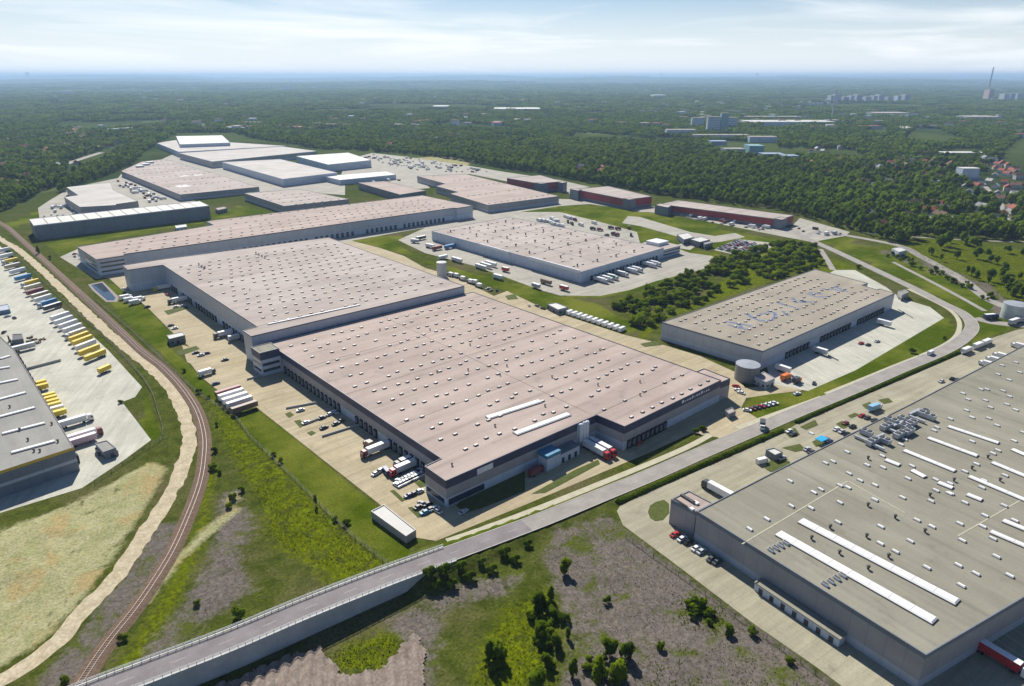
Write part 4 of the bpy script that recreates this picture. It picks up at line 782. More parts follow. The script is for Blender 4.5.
# ------------------------------------------------------------------ trees and shrubs
LEAF = leaf_mat('foliage', (0.040, 0.080, 0.005), (0.135, 0.200, 0.010))
LEAF_Y = leaf_mat('foliage_light', (0.070, 0.122, 0.005), (0.200, 0.265, 0.010))
BARK = mat('bark', (0.07, 0.055, 0.04), 0.9, 0.3, 2)
def crown_arrays(seed, rx, rz, zc, n, leaf, nb=11, droop=0.0):
    r = np.random.RandomState(seed)
    # blobs inside an ellipsoid, leaves scattered through each blob near its surface
    bc = r.normal(size=(nb, 3)); bc /= np.linalg.norm(bc, axis=1)[:, None]; bc *= (r.rand(nb, 1)**0.45)*0.68
    bc[:, 2] = bc[:, 2]*0.9; br = r.uniform(0.26, 0.46, nb)
    bi = r.choice(nb, n, p=br**2/np.sum(br**2))
    d = r.normal(size=(n, 3)); d /= np.linalg.norm(d, axis=1)[:, None]
    P = bc[bi]+d*(br[bi]*(0.6+0.45*r.rand(n)))[:, None]
    P = P*np.array([rx, rx, rz])+np.array([0, 0, zc])
    nrm = d+np.array([0, 0, 0.45])+r.normal(scale=0.38, size=(n, 3)); nrm /= np.linalg.norm(nrm, axis=1)[:, None]
    a = np.cross(nrm, r.normal(size=(n, 3))); a /= np.linalg.norm(a, axis=1)[:, None]+1e-9; b = np.cross(nrm, a)
    s = leaf*r.uniform(0.6, 1.3, n)[:, None]; a = a*s; b = b*s*0.75
    V = np.stack([P-a-b*0.3, P-b+a*0.2, P+a+b*0.25, P+b-a*0.15], 1).reshape(-1, 3)
    V[:, 2] = np.maximum(V[:, 2], 0.03)
    F = np.arange(4*n).reshape(n, 4)
    nn = P-np.array([0, 0, zc-rz*0.4]); nn /= np.linalg.norm(nn, axis=1)[:, None]+1e-9; nn = nn*0.9+d*0.5+nrm*0.35; nn /= np.linalg.norm(nn, axis=1)[:, None]
    return V, F, np.repeat(nn, 4, 0)
def soft_normals(me, nn):
    me.polygons.foreach_set('use_smooth', [True]*len(me.polygons)); me.normals_split_custom_set_from_vertices([tuple(v) for v in nn])
def crown_mesh(name, *a, m=None, **k):
    V, F, nn = crown_arrays(*a, **k); me = bpy.data.meshes.new(name); me.from_pydata(V.tolist(), [], F.tolist()); me.materials.append(m or LEAF); me.update(); soft_normals(me, nn); return me
def trunk_mesh(seed, h, r0, rx, limbs=5):
    r = random.Random(seed); mb = MB(); mb.tube((0, 0, -0.4), (0.1, 0.05, h*0.45), r0, r0*0.7, 7); mb.tube((0.1, 0.05, h*0.45), (0, 0.1, h*0.82), r0*0.7, r0*0.2, 6)
    for i in range(limbs):
        a = i*2.4+r.random(); z = h*(0.3+0.08*i); mb.tube((0.07, 0.04, z), (math.cos(a)*rx*0.6, math.sin(a)*rx*0.6, z+h*0.2), r0*0.4, r0*0.1, 5)
    return mb.mesh('trunk', BARK)
TREES = []     # (crown, trunk) prototypes, about 9 m high
for i in range(5):
    rx = (3.0, 3.6, 2.4, 3.3, 2.8)[i]; TREES.append((crown_mesh('crown', 20+i, rx, 4.0, 5.4, 850, 0.42, nb=13, m=LEAF if i % 2 else LEAF_Y), trunk_mesh(i, 9, 0.24, rx)))
SHRUBS = []
for i in range(5):
    rx = (1.7, 2.0, 1.5, 2.2, 1.8)[i]; s_ = MB()
    for k in range(4): s_.tube((0, 0, -0.3), (math.cos(k*1.6)*rx*0.5, math.sin(k*1.6)*rx*0.5, 1.6), 0.07, 0.02, 4)
    SHRUBS.append((crown_mesh('foliage', 60+i, rx, 1.7, 1.55, 520, 0.26, nb=9, m=LEAF if i == 1 else LEAF_Y), s_.mesh('stem', BARK)))
POPLAR = (crown_mesh('crown', 90, 1.1, 4.6, 5.0, 520, 0.32, nb=14), trunk_mesh(9, 9, 0.18, 0.9))
BUSHT = [(crown_mesh('crown', 130+i, (2.3, 2.7, 2.0)[i], (3.9, 3.4, 4.4)[i], (3.7, 3.3, 4.2)[i], 1100, 0.36, nb=15, m=LEAF_Y if i != 1 else LEAF), trunk_mesh(40+i, 6.5, 0.16, 1.6)) for i in range(3)]
NT = [0]
def plant(kind, p, s, label, cat, group=None, name=None, z=None, sz=1.0, k=None):
    i = NT[0] if k is None else k; NT[0] += 1
    proto = {'tree': TREES, 'shrub': SHRUBS, 'poplar': [POPLAR], 'bushtree': BUSHT}[kind]; cr, tr = proto[i % len(proto)]
    t = thing(name or {'tree': 'tree', 'shrub': 'shrub', 'poplar': 'poplar_tree', 'bushtree': 'tree'}[kind], label, cat, (p[0], p[1], ground_z(p[0], p[1])-0.05 if z is None else z), (i*2.399) % 6.28, group)
    t.scale = (s, s, s*sz)
    link('crown' if kind != 'shrub' else 'foliage', cr, t); link('trunk' if kind != 'shrub' else 'stem', tr, t)
    return t
# foreground individuals
FG = [('tree', (139.1,130.5), .72, 'slender light green tree standing alone on grey ground near the road bend'),
      ('tree', (119.7,123.1), .85, 'dark bushy tree, largest of the clump right of the yellow-green herbage'),
      ('tree', (126.3,124.4), .55, 'small light tree close behind the dark bushy tree'),
      ('tree', (112.1,114.2), .78, 'dark round tree just below the large bushy one'),
      ('tree', (113.4,109.0), .6, 'dark narrow tree beside the grey ground, below the clump middle'),
      ('tree', (94.9,118.2), .72, 'dark slim tree at the left end of the bottom thicket'),
      ('tree', (97.8,116.7), .8, 'fuller tree right beside the slim one in the bottom thicket'),
      ('tree', (106.0,105.6), .6, 'small upright tree near the bottom edge below the clump'),
      ('tree', (109.1,98.2), .62, 'pale green young tree by the bottom edge, centre'),
      ('tree', (122.5,96.0), .8, 'bushy green tree, upper left of the bottom pair right of centre'),
      ('tree', (125.9,92.0), .72, 'dark dense tree, upper right of the bottom pair right of centre'),
      ('tree', (112.4,91.6), .9, 'broad light green tree cut by the bottom edge, left of the pair'),
      ('tree', (117.2,88.4), .95, 'broad dark green tree cut by the bottom edge below the pair'),
      ('tree', (98.5,101.2), .95, 'wide green treetop cut by the bottom edge at centre'),
      ('tree', (118.3,108.8), .4, 'tiny thin tree casting a shadow on the grey ground'),
      ('shrub', (46.6,183.8), 1.35, 'bright green bush beside the far bridge parapet at left'),
      ('poplar', (92.4,223.9), .55, 'dark columnar poplar beside the mown grass strip'),
      ('shrub', (77.0,293.3), 1.0, 'dark round bush close to the track bend'), ('shrub', (70.6,278.6), 1.1, 'dark bush below the one at the track bend'), ('shrub', (71.7,273.4), .8, 'small bush touching the dark bush by the track'),
      ('shrub', (86.5,318.0), .7, 'lone small bush above the track bend'), ('shrub', (69.0,250.0), 1.0, 'dark bush beside the small sandy patch'), ('shrub', (74.0,253.2), .9, 'yellowish bush right of the small sandy patch'),
      ('shrub', (65.5,245.8), .8, 'low bush below the small sandy patch'), ('shrub', (95.4,272.4), .9, 'dark bush at the fence line of the mown strip, upper'), ('shrub', (95.6,264.3), .8, 'dark bush at the fence line of the mown strip, lower'),
      ('shrub', (92.5,362.4), .9, 'bush by the fence between the track and the mown grass, lower'), ('shrub', (95.4,397.2), .9, 'bush by the fence between the track and the mown grass, upper'), ('shrub', (94.0,352.9), .7, 'small bush at the corner where the mown strip starts'),
      ('shrub', (95.7,205.4), 1.0, 'dark weedy bush halfway along the bright herbage'), ('shrub', (93.4,209.9), .7, 'small weedy bush next to the dark one in the bright herbage'),
      ('shrub', (16.4,198.3), .8, 'dark bush right beside the railway near the bridge'), ('shrub', (-0.1,191.4), .9, 'green bush at the bottom edge left of the railway'), ('shrub', (38.3,198.7), .7, 'small dark bush on grey ground between railway and bridge'),
      ('shrub', (57.6,377.0), .8, 'bush at the corner of the left concrete yard'), ('shrub', (139.4,111.7), .8, 'pale bush on a stony mound right of the lone tree'), ('shrub', (159.2,90.7), 1.3, 'spreading bright bush cluster on the grey ground'),
      ('shrub', (157.1,78.0), 1.2, 'bright green bush near the foot of the right grass bank'), ('shrub', (158.2,93.4), .9, 'bright bush left of the spreading cluster'), ('shrub', (262.3,158.1), 1.1, 'light green bush beside the driveway of the central warehouse'), ('shrub', (257.2,158.6), .9, 'second light green bush beside that driveway'),
      ('shrub', (444.2,129.6), 1.1, 'lone bush on the grass bank beside the curved path'), ('shrub', (485.8,125.2), .8, 'small bush inside the road bend'), ('shrub', (622.9,239.7), 1.4, 'bush at the road junction by the lettered-roof warehouse'),
      ('tree', (81.0,784.3), .75, 'dark pointed tree beside the tracks at far left'), ('shrub', (85.4,754.7), 1.2, 'dark bush right of the pointed tree beside the tracks'),
      ('shrub', (162.6,73.1), .9, 'weedy bush on the slope under the concrete strip'), ('shrub', (136.2,87.9), .9, 'weedy bush on grey ground at bottom, right of the dark pair'), ('shrub', (161.2,60.0), .8, 'low bush on the grass bank near the bottom edge')]
for kind, p, s, lab in FG: plant('bushtree' if kind == 'tree' else kind, p, s*(1.45 if kind == 'tree' else 1.15), lab, 'tree' if kind != 'shrub' else 'bush')
rf = random.Random(31)
for c0_, ca_, cb_, n_, nm_ in (((116.1,116.1), (118.6,113.9), (107.0,106.7), 26, 'low bush in the tall thicket left of the bare grey ground'), ((96.0,116.3), (98.2,114.4), (92.8,112.5), 10, 'low bush around the slim trees at the left of the bottom thicket'), ((118.0,93.2), (122.3,89.4), (114.3,90.0), 14, 'low bush filling the tree group at the bottom, right of centre'), ((159.7,88.0), (163.5,84.6), (155.3,85.0), 9, 'weedy low bush beside the spreading bright bush')):
    for k in range(n_):
        u_, v_ = rf.gauss(0, .55), rf.gauss(0, .55); w = (c0_[0]+(ca_[0]-c0_[0])*u_+(cb_[0]-c0_[0])*v_, c0_[1]+(ca_[1]-c0_[1])*u_+(cb_[1]-c0_[1])*v_); plant('shrub', w, rf.uniform(.55, 1.35), nm_, 'bush', nm_.replace('low bush ', 'low bushes ').replace('weedy low bush', 'weedy low bushes'))
for p in [(101.1,157.2),(100.9,152.9),(105.8,155.1),(105.3,150.4),(112.3,154.0),(112.2,149.4),(119.8,152.3),(120.4,147.6),(129.3,151.0),(129.9,146.2),(139.3,149.7)]: plant('shrub', p, rf.uniform(.8, 1.5), 'dark bush on the shaded bank under the road just past the bridge', 'bush', 'bushes on the shaded bank', k=1)
# shrub belt behind the lettered-roof hall
rs = random.Random(11); bx = [p[0] for p in SHRUB_BELT]; by = [p[1] for p in SHRUB_BELT]; placed = []
NEP = inset(ne.wpoly, -5)
while len(placed) < 185:
    x, y = rs.uniform(min(bx), max(bx)), rs.uniform(min(by), max(by))
    if not inside(SHRUB_BELT, np.array([x]), np.array([y]))[0] or inside(NEP, np.array([x]), np.array([y]))[0]: continue
    if vnoise(np.array([x]), np.array([y]), 22)[0] < 0.16: continue
    if any((x-a)**2+(y-b_)**2 < 9.0 for a, b_ in placed): continue
    placed.append((x, y))
for x, y in placed:
    plant('shrub', (x, y), rs.uniform(2.3, 3.5), 'leafy shrub growing in the dense thicket between the grass island and the lettered-roof warehouse', 'shrub', 'thicket behind the lettered-roof warehouse', 'shrub', z=-0.05, sz=rs.uniform(.6, .85))

WASTE = [(706.5,256.3),(700.9,229.2),(648.4,166.1),(597.3,121.5),(578.1,110.8),(587.3,127.2),(649.7,189.8),(682.6,240.2)]; wx = [p[0] for p in WASTE]; wy = [p[1] for p in WASTE]; n_ = 0
while n_ < 30:
    x, y = rs.uniform(min(wx), max(wx)), rs.uniform(min(wy), max(wy))
    if inside(WASTE, np.array([x]), np.array([y]))[0]: n_ += 1; plant('shrub', (x, y), rs.uniform(.9, 2.0), 'scrubby bush on the waste ground beside the upper road', 'bush', 'scrub on the waste ground')
# ------------------------------------------------------------------ woodland to the horizon
FAR = [(70000, 0), (70000, 70000), (-70000, 70000), (-70000, 500)]
WOOD = list(TREE_LINE)+FAR[::1]
WOOD = ccw(TREE_LINE+[(60000, 12000), (60000, 70000), (-40000, 70000)])
CLEAR = [[(1979.3,710.1),(2545.7,894.3),(2565.1,816.6),(2161.5,629.2),(1935.8,603.6)], [(1675.0,411.3),(1937.1,473.4),(1963.2,391.0),(1750.9,344.6)], [(1643.3,511.1),(1861.6,570.6),(1925.3,514.7),(1727.9,462.0)], [(2135.9,873.0),(2545.9,1022.8),(2540.7,961.7),(2144.8,818.0)], [(82.2,989.0),(169.8,1208.1),(225.7,1406.5),(284.7,1544.3),(434.1,1922.9),(451.2,2052.6),(301.0,1715.5),(230.7,1550.5),(204.1,1344.2),(164.0,1251.5),(80.0,1057.3)],
         [(959.4,2005.9),(1029.8,2136.0),(1109.2,2125.7),(1034.6,1965.9)], [(2431.8,2178.7),(2576.4,2296.0),(2655.3,2226.7),(2441.2,2057.6)], [(1354.1,716.6),(1495.9,801.5),(1649.7,821.3),(1563.9,741.8),(1387.9,686.9)],
         [(1468.3,947.9),(1646.8,1041.1),(1719.1,938.7),(1491.3,749.2),(1345.7,677.8),(1334.1,734.2),(1362.6,808.7)],
         [(928.0,290.8),(1067.8,155.4),(1008.7,144.6),(883.3,269.8)], [(765.5,315.4),(759.0,294.3),(725.4,286.0)],
         ]
MEADOW = [(732.4,250.4),(798.2,240.6),(842.8,189.0),(851.8,139.8),(704.4,109.0),(656.4,135.7),(680.6,180.0)]
HOUSE_ZONES = [([(99.4,1233.7),(220.4,2334.4),(396.2,2553.1),(541.3,2136.8),(377.0,1844.0),(213.8,1469.7),(150.9,1250.1)], 95), ([(830.3,2119.4),(1280.0,2771.6),(1433.7,2636.6),(1125.2,2142.3),(883.6,1926.0)], 25), ([(856.9,1422.4),(1213.5,1945.6),(1271.7,1681.1),(979.1,1315.0)], 22), ([(858.3,850.7),(981.2,932.5),(983.8,690.8),(869.2,645.2)], 14),
               ([(972.9,264.2),(1373.5,398.1),(1672.4,437.1),(1484.4,300.7),(1082.5,167.9),(975.5,204.2)], 68), ([(1079.7,434.0),(1394.7,569.2),(1759.3,570.1),(1539.8,441.7),(1181.7,344.5)], 48), ([(868.8,355.6),(1072.6,322.0),(894.4,252.5),(816.4,298.8)], 10), ([(508.1,2565.4),(818.8,3176.8),(1157.0,2879.7),(866.8,2250.3)], 40), ([(1264.1,683.9),(1754.8,797.2),(1495.6,592.4),(1068.4,444.0),(1060.1,518.5)], 24)]
rsn = np.random.RandomState(5)
house_pts = []
for zp, n in HOUSE_ZONES:
    xs_ = [p[0] for p in zp]; ys_ = [p[1] for p in zp]; c = 0; it = 0
    while c < n and it < 4000:
        it += 1; x, y = rsn.uniform(min(xs_), max(xs_)), rsn.uniform(min(ys_), max(ys_))
        if inside(zp, np.array([x]), np.array([y]))[0] and all((x-a)**2+(y-b_)**2 < 1e12 and (x-a)**2+(y-b_)**2 > 300 for a, b_, _ in house_pts[-120:]): house_pts.append((x, y, rsn.randint(1000))); c += 1
def in_view(X, Y, m=R(6)):
    az = np.arctan2(X, Y)-R(41.3); return np.abs(az) < R(37.2)+m
def scatter(r0, r1, sp, dens):
    """jittered grid of tree places in the ring r0..r1 of the wood"""
    n = int(2*r1/sp); gx_ = np.arange(-r1*0.35, r1, sp); gy_ = np.arange(-r1*0.1, r1, sp); X, Y = np.meshgrid(gx_, gy_); X = X.ravel(); Y = Y.ravel()
    X = X+rsn.uniform(-.45, .45, X.size)*sp; Y = Y+rsn.uniform(-.45, .45, Y.size)*sp; D = np.hypot(X, Y)
    k = (D > r0) & (D < r1) & in_view(X, Y); X, Y = X[k], Y[k]
    k = inside(WOOD, X, Y) | inside(FOREST_R, X, Y); X, Y = X[k], Y[k]
    for c_ in CLEAR: k = ~inside(c_, X, Y); X, Y = X[k], Y[k]
    for nm_, p_, w_ in SIDE_ROADS: k = edge_dist(p_, X, Y, False) > w_*0.5+3; X, Y = X[k], Y[k]
    zone_h = np.zeros(X.shape, bool)
    for zp, _n in HOUSE_ZONES: zone_h |= inside(zp, X, Y)
    mead = inside(MEADOW, X, Y); zr = inside(HOUSE_ZONES[4][0], X, Y) | inside(HOUSE_ZONES[5][0], X, Y)
    k = rsn.rand(X.size) < np.where(mead, 0.10, np.where(zr, dens*0.45, np.where(zone_h, dens*0.8, dens))); X, Y = X[k], Y[k]
    fld = fbm(X, Y, 420 if r1 < 4000 else 1400, 3)     # fields and gaps between the woods
    k = (fld < (0.70 if r1 < 2000 else 0.66)); X, Y = X[k], Y[k]
    if len(house_pts) and r1 < 3000:
        hp = np.array([(a, b_) for a, b_, _ in house_pts]); keep = np.ones(X.shape, bool)
        for hx, hy in hp: keep &= (X-hx)**2+(Y-hy)**2 > 85
        X, Y = X[keep], Y[keep]
    return X, Y
def gz_arr(X, Y):
    i = np.clip(np.searchsorted(gx, X), 1, len(gx)-1); j = np.clip(np.searchsorted(gy, Y), 1, len(gy)-1)
    fx = (X-gx[i-1])/(gx[i]-gx[i-1]); fy = (Y-gy[j-1])/(gy[j]-gy[j-1])
    return (GZ[j-1, i-1]*(1-fx)+GZ[j-1, i]*fx)*(1-fy)+(GZ[j, i-1]*(1-fx)+GZ[j, i]*fx)*fy
def proto_collection(name, meshes):
    c = bpy.data.collections.new(name)
    for i, me in enumerate(meshes):
        o = bpy.data.objects.new('%s_%02d' % (name, i), me); c.objects.link(o)
    return c
def join_tree(cr, tr=None):
    me = cr.copy(); return me
WOODLEAF = leaf_mat('woodland_foliage', (0.026, 0.058, 0.006), (0.175, 0.255, 0.018), 1.9)
near_protos = [crown_mesh('wood_tree', 200+i, (4.2, 3.6, 4.8, 3.0, 4.0)[i], (4.6, 5.2, 4.4, 5.6, 5.0)[i], 5.8, 230, 0.95, nb=10, m=WOODLEAF) for i in range(5)]
def clump(seed, n, R_, tree_r, leaf, per):
    r = np.random.RandomState(seed); VV = []; FF = []; NN = []; o = 0
    for i in range(n):
        a = r.rand()*6.283; q = R_*math.sqrt(r.rand()); V_, F_, n_ = crown_arrays(seed*50+i, tree_r*r.uniform(.7, 1.3), 5.0*r.uniform(.8, 1.2), 5.5, per, leaf, nb=7)
        V_ = V_+np.array([q*math.cos(a), q*math.sin(a), 0]); VV.append(V_); FF.append(F_+o); NN.append(n_); o += len(V_)
    me = bpy.data.meshes.new('wood_clump'); me.from_pydata(np.concatenate(VV).tolist(), [], np.concatenate(FF).tolist()); me.materials.append(WOODLEAF); me.update(); soft_normals(me, np.concatenate(NN)); return me
mid_protos = [clump(300+i, 3, 7, 4.6, 1.7, 70) for i in range(4)]
far_protos = [clump(320+i, 16, 30, 7.5, 3.6, 45) for i in range(4)]
hor_protos = [clump(340+i, 40, 150, 22, 11, 32) for i in range(3)]
def woodland(name, label, X, Y, col, nproto, s0, s1, zs=1.0):
    n = len(X); me = bpy.data.meshes.new(name); Z = gz_arr(X, Y)-0.1
    me.vertices.add(n); me.vertices.foreach_set('co', np.stack([X, Y, Z], -1).ravel().astype(np.float32))
    a = me.attributes.new('rot', 'FLOAT_VECTOR', 'POINT'); a.data.foreach_set('vector', np.stack([np.zeros(n), np.zeros(n), rsn.uniform(0, 6.28, n)], -1).ravel().astype(np.float32))
    s = rsn.uniform(s0, s1, n); a = me.attributes.new('siz', 'FLOAT_VECTOR', 'POINT'); a.data.foreach_set('vector', np.stack([s, s, s*zs*rsn.uniform(.8, 1.2, n)], -1).ravel().astype(np.float32))
    a = me.attributes.new('pick', 'INT', 'POINT'); a.data.foreach_set('value', rsn.randint(0, nproto, n).astype(np.int32))
    me.update(); o = link(name, me); tag(o, label, 'woodland', kind='stuff')
    ng = bpy.data.node_groups.new(name, 'GeometryNodeTree')
    ng.interface.new_socket('Geometry', in_out='INPUT', socket_type='NodeSocketGeometry'); ng.interface.new_socket('Geometry', in_out='OUTPUT', socket_type='NodeSocketGeometry')
    gi = ng.nodes.new('NodeGroupInput'); go = ng.nodes.new('NodeGroupOutput'); ip = ng.nodes.new('GeometryNodeInstanceOnPoints'); ci = ng.nodes.new('GeometryNodeCollectionInfo')
    ci.inputs['Collection'].default_value = col; ci.inputs['Separate Children'].default_value = True; ci.inputs['Reset Children'].default_value = True
    def attr(nm, t):
        q = ng.nodes.new('GeometryNodeInputNamedAttribute'); q.data_type = t; q.inputs[0].default_value = nm; return q.outputs[0]
    ng.links.new(gi.outputs[0], ip.inputs['Points']); ng.links.new(ci.outputs[0], ip.inputs['Instance']); ip.inputs['Pick Instance'].default_value = True
    ng.links.new(attr('pick', 'INT'), ip.inputs['Instance Index']); ng.links.new(attr('rot', 'FLOAT_VECTOR'), ip.inputs['Rotation']); ng.links.new(attr('siz', 'FLOAT_VECTOR'), ip.inputs['Scale'])
    ng.links.new(ip.outputs[0], go.inputs[0])
    md = o.modifiers.new('wood', 'NODES'); md.node_group = ng
    return o
c1 = proto_collection('wood_trees_near', near_protos); c2 = proto_collection('wood_trees_mid', mid_protos); c3 = proto_collection('wood_clumps', far_protos); c4 = proto_collection('wood_masses', hor_protos)
X, Y = scatter(420, 1500, 8.0, 0.92)
# the front rank of the wood: single trees
edge = edge_dist(TREE_LINE, X, Y, False); front = np.where((edge < 16) | (inside(FOREST_R, X, Y) & (np.hypot(X, Y) < 760)))[0]
front = front[np.argsort(np.hypot(X[front], Y[front]))][:260]
for i in front: plant('tree', (float(X[i]), float(Y[i])), RNG.uniform(.9, 1.35), 'broadleaf tree in the front rank of the wood along the logistics park', 'tree', 'front rank of the wood')
keep = np.ones(len(X), bool); keep[front] = False
n_near = int(keep.sum()); woodland('wood_near', 'dense mixed wood beginning right behind the logistics park', X[keep], Y[keep], c1, 5, 0.8, 1.7)
X, Y = scatter(1500, 3300, 14.5, 0.9); woodland('wood_middle', 'broad band of woodland in the middle distance', X, Y, c2, 4, 0.8, 1.5)
X, Y = scatter(3300, 8500, 52, 0.85); woodland('wood_far', 'hazy blue-green woodland towards the horizon', X, Y, c3, 4, 0.7, 1.2)
X, Y = scatter(8500, 32000, 300, 0.8); woodland('wood_horizon', 'faint blue woods below the horizon', X, Y, c4, 3, 0.6, 1.1, 0.9)
# ------------------------------------------------------------------ haze
hz_lo, hz_hi = float(GZ.min())-1.0, max(258.0, float(GZ.max())+16.0); hz = MB(); hz.box(0, 0, hz_lo, 140000, 140000, hz_hi-hz_lo)
hm = bpy.data.materials.new('haze'); hm.use_nodes = True; hn = hm.node_tree.nodes
for n in list(hn):
    if n.type == 'BSDF_PRINCIPLED': hn.remove(n)
pv = hn.new('ShaderNodeVolumePrincipled'); pv.inputs['Color'].default_value = (0.49, 0.71, 0.97, 1); pv.inputs['Density'].default_value = 0.000068; pv.inputs['Anisotropy'].default_value = 0.2
hm.node_tree.links.new(pv.outputs[0], [n for n in hn if n.type == 'OUTPUT_MATERIAL'][0].inputs['Volume'])
tag(hz.build('haze', hm), 'thin blue summer haze over the whole plain', 'haze', kind='stuff')

# ------------------------------------------------------------------ bridge and retaining wall of the road
BRC = mat('bridge_concrete', (0.46, 0.46, 0.45), 0.85, 0.1, 0.2, fine=0.05, fscale=1.0)
RAILM = mat('guardrail_steel', (0.66, 0.66, 0.64), 0.5, 0.08, 1.0)
ib = next(i for i, p in enumerate(P_ROAD) if p.z < 3.6)
PB = P_ROAD[:ib]
br = thing('road_bridge', 'concrete retaining wall and bridge carrying the road at bottom left', 'bridge', (0, 0, 0))
for sgn in (1, -1):
    O = offs(PB, sgn*(ROAD_W/2+0.36)); O2 = offs(PB, sgn*(ROAD_W/2+0.9))
    mb = MB(); T = [p+Vector((0, 0, 0.30)) for p in O]; T2 = [p+Vector((0, 0, 0.30)) for p in O2]; B2 = [p+Vector((0, 0, -0.9)) for p in O2]
    if sgn > 0: strip(mb, T2, T); strip(mb, B2, T2)
    else: strip(mb, T, T2); strip(mb, T2, B2)
    mb.build('parapet_beam', BRC, br)
    W1 = offs(PB, sgn*(ROAD_W/2+0.62)); mb = MB(); A = [p+Vector((0, 0, -0.85)) for p in W1]; Bm = [Vector((p.x, p.y, -1.0)) for p in W1]
    (strip(mb, Bm, A) if sgn > 0 else strip(mb, A, Bm)); mb.build('retaining_wall', BRC, br)
    # guardrail: posts and beam
    PG = offs(PB[:], sgn*(ROAD_W/2+0.62)); m = MB(); m.box(0, 0, 0, 0.14, 0.14, 1.1); POST = m.mesh('guardrail_post', RAILM)
    for z in (0.95, 1.35):
        mb = MB()
        for i in range(len(PG)-1): mb.tube(PG[i]+Vector((0, 0, z)), PG[i+1]+Vector((0, 0, z)), 0.09, None, 5)
        mb.build('guardrail_beam', RAILM, br)
    for i in range(0, len(PG)-1):
        for t in (0.0, 0.5):
            p = PG[i].lerp(PG[i+1], t); link('guardrail_post', POST, br, (p.x, p.y, p.z+0.3))

# ------------------------------------------------------------------ railway
BALL = mat('ballast', (0.105, 0.066, 0.042), 0.95, col2=(0.165, 0.112, 0.075), scale=0.8, fine=0.2, fscale=4)
SLEEP = mat('sleepers', (0.20, 0.17, 0.15), 0.9, 0.2, 1); RAILS = mat('rail_steel', (0.30, 0.20, 0.15), 0.5, 0.15, 1, metal=0.3)
PR = smooth_path(RAIL, 3.0)
rw = thing('railway_track', 'single rusty railway track curving from bottom left to the far left', 'railway', (0, 0, 0))
mb = MB(); o1, o2, o3, o4 = offs(PR, 3.0), offs(PR, 1.7), offs(PR, -1.7), offs(PR, -3.0)
strip(mb, o1, [p+Vector((0, 0, 0.5)) for p in o2]); strip(mb, [p+Vector((0, 0, 0.5)) for p in o2], [p+Vector((0, 0, 0.5)) for p in o3]); strip(mb, [p+Vector((0, 0, 0.5)) for p in o3], o4)
mb.build('ballast_bed', BALL, rw)
for s in (0.75, -0.75):
    mb = MB(); C_ = [p+Vector((0, 0, 0.72)) for p in offs(PR, s)]; strip(mb, [p for p in offs(C_, 0.09)], offs(C_, -0.09)); D_ = [p+Vector((0, 0, -0.2)) for p in C_]
    strip(mb, offs(D_, 0.09), offs(C_, 0.09)); strip(mb, offs(C_, -0.09), offs(D_, -0.09)); mb.build('rail', RAILS, rw)
mb = MB()
for i in range(len(PR)-1):
    d = PR[i+1]-PR[i]; a = math.atan2(d.y, d.x); k = max(1, int(d.length/0.8))
    if PR[i].length > 620: continue
    for j in range(k): q = PR[i].lerp(PR[i+1], j/k); mb.box(q.x, q.y, 0.5, 0.28, 2.5, 0.10, a)
sl = mb.build('sleepers', SLEEP, rw); sl['kind'] = 'stuff'

# ------------------------------------------------------------------ tracked soil at the bottom, spoil mound
SOIL = mat('soil', (0.19, 0.15, 0.12), 0.95, col2=(0.27, 0.22, 0.18), scale=0.3, fine=0.18, fscale=1.2)
def furrows(name, poly, ang, z=0.12, pitch=3.4, amp_=0.85):
    poly = ccw(poly); xs_ = [p[0] for p in poly]; ys_ = [p[1] for p in poly]; ca, sa = math.cos(ang), math.sin(ang)
    bmq = MB(); st = 0.5
    gx_ = np.arange(min(xs_), max(xs_), st); gy_ = np.arange(min(ys_), max(ys_), st*2); X_, Y_ = np.meshgrid(gx_, gy_); sd = sdist(poly, X_, Y_)+(fbm(X_, Y_, 5, 3)-.5)*5
    u = -X_*sa+Y_*ca; Z_ = gz_arr(X_.ravel(), Y_.ravel()).reshape(X_.shape)+z+amp_*np.abs(np.sin(u*math.pi/pitch))+(vnoise(X_, Y_, 2.5)-.5)*0.10
    ok = sd > 0; nx_ = len(gx_); V_ = np.stack([X_, Y_, Z_], -1).reshape(-1, 3).tolist(); F_ = []
    for j in range(len(gy_)-1):
        for i in range(nx_-1):
            if ok[j, i] and ok[j, i+1] and ok[j+1, i] and ok[j+1, i+1]: q = j*nx_+i; F_.append((q, q+1, q+nx_+1, q+nx_))
    me = bpy.data.meshes.new(name); me.from_pydata(V_, [], F_); me.materials.append(SOIL); me.update(); struct(name, me)
fa = Vector((44.7,149.3))-Vector((51.0,160.2))
furrows('ploughed_soil', [(31.5,162.7),(43.6,160.5),(60.0,156.9),(60.2,149.7),(61.4,142.9),(69.7,137.5),(77.3,139.7),(83.4,143.7),(85.8,140.6),(81.0,131.4),(74.0,119.3),(43.4,133.8),(24.7,154.3)], math.atan2(fa.y, fa.x))

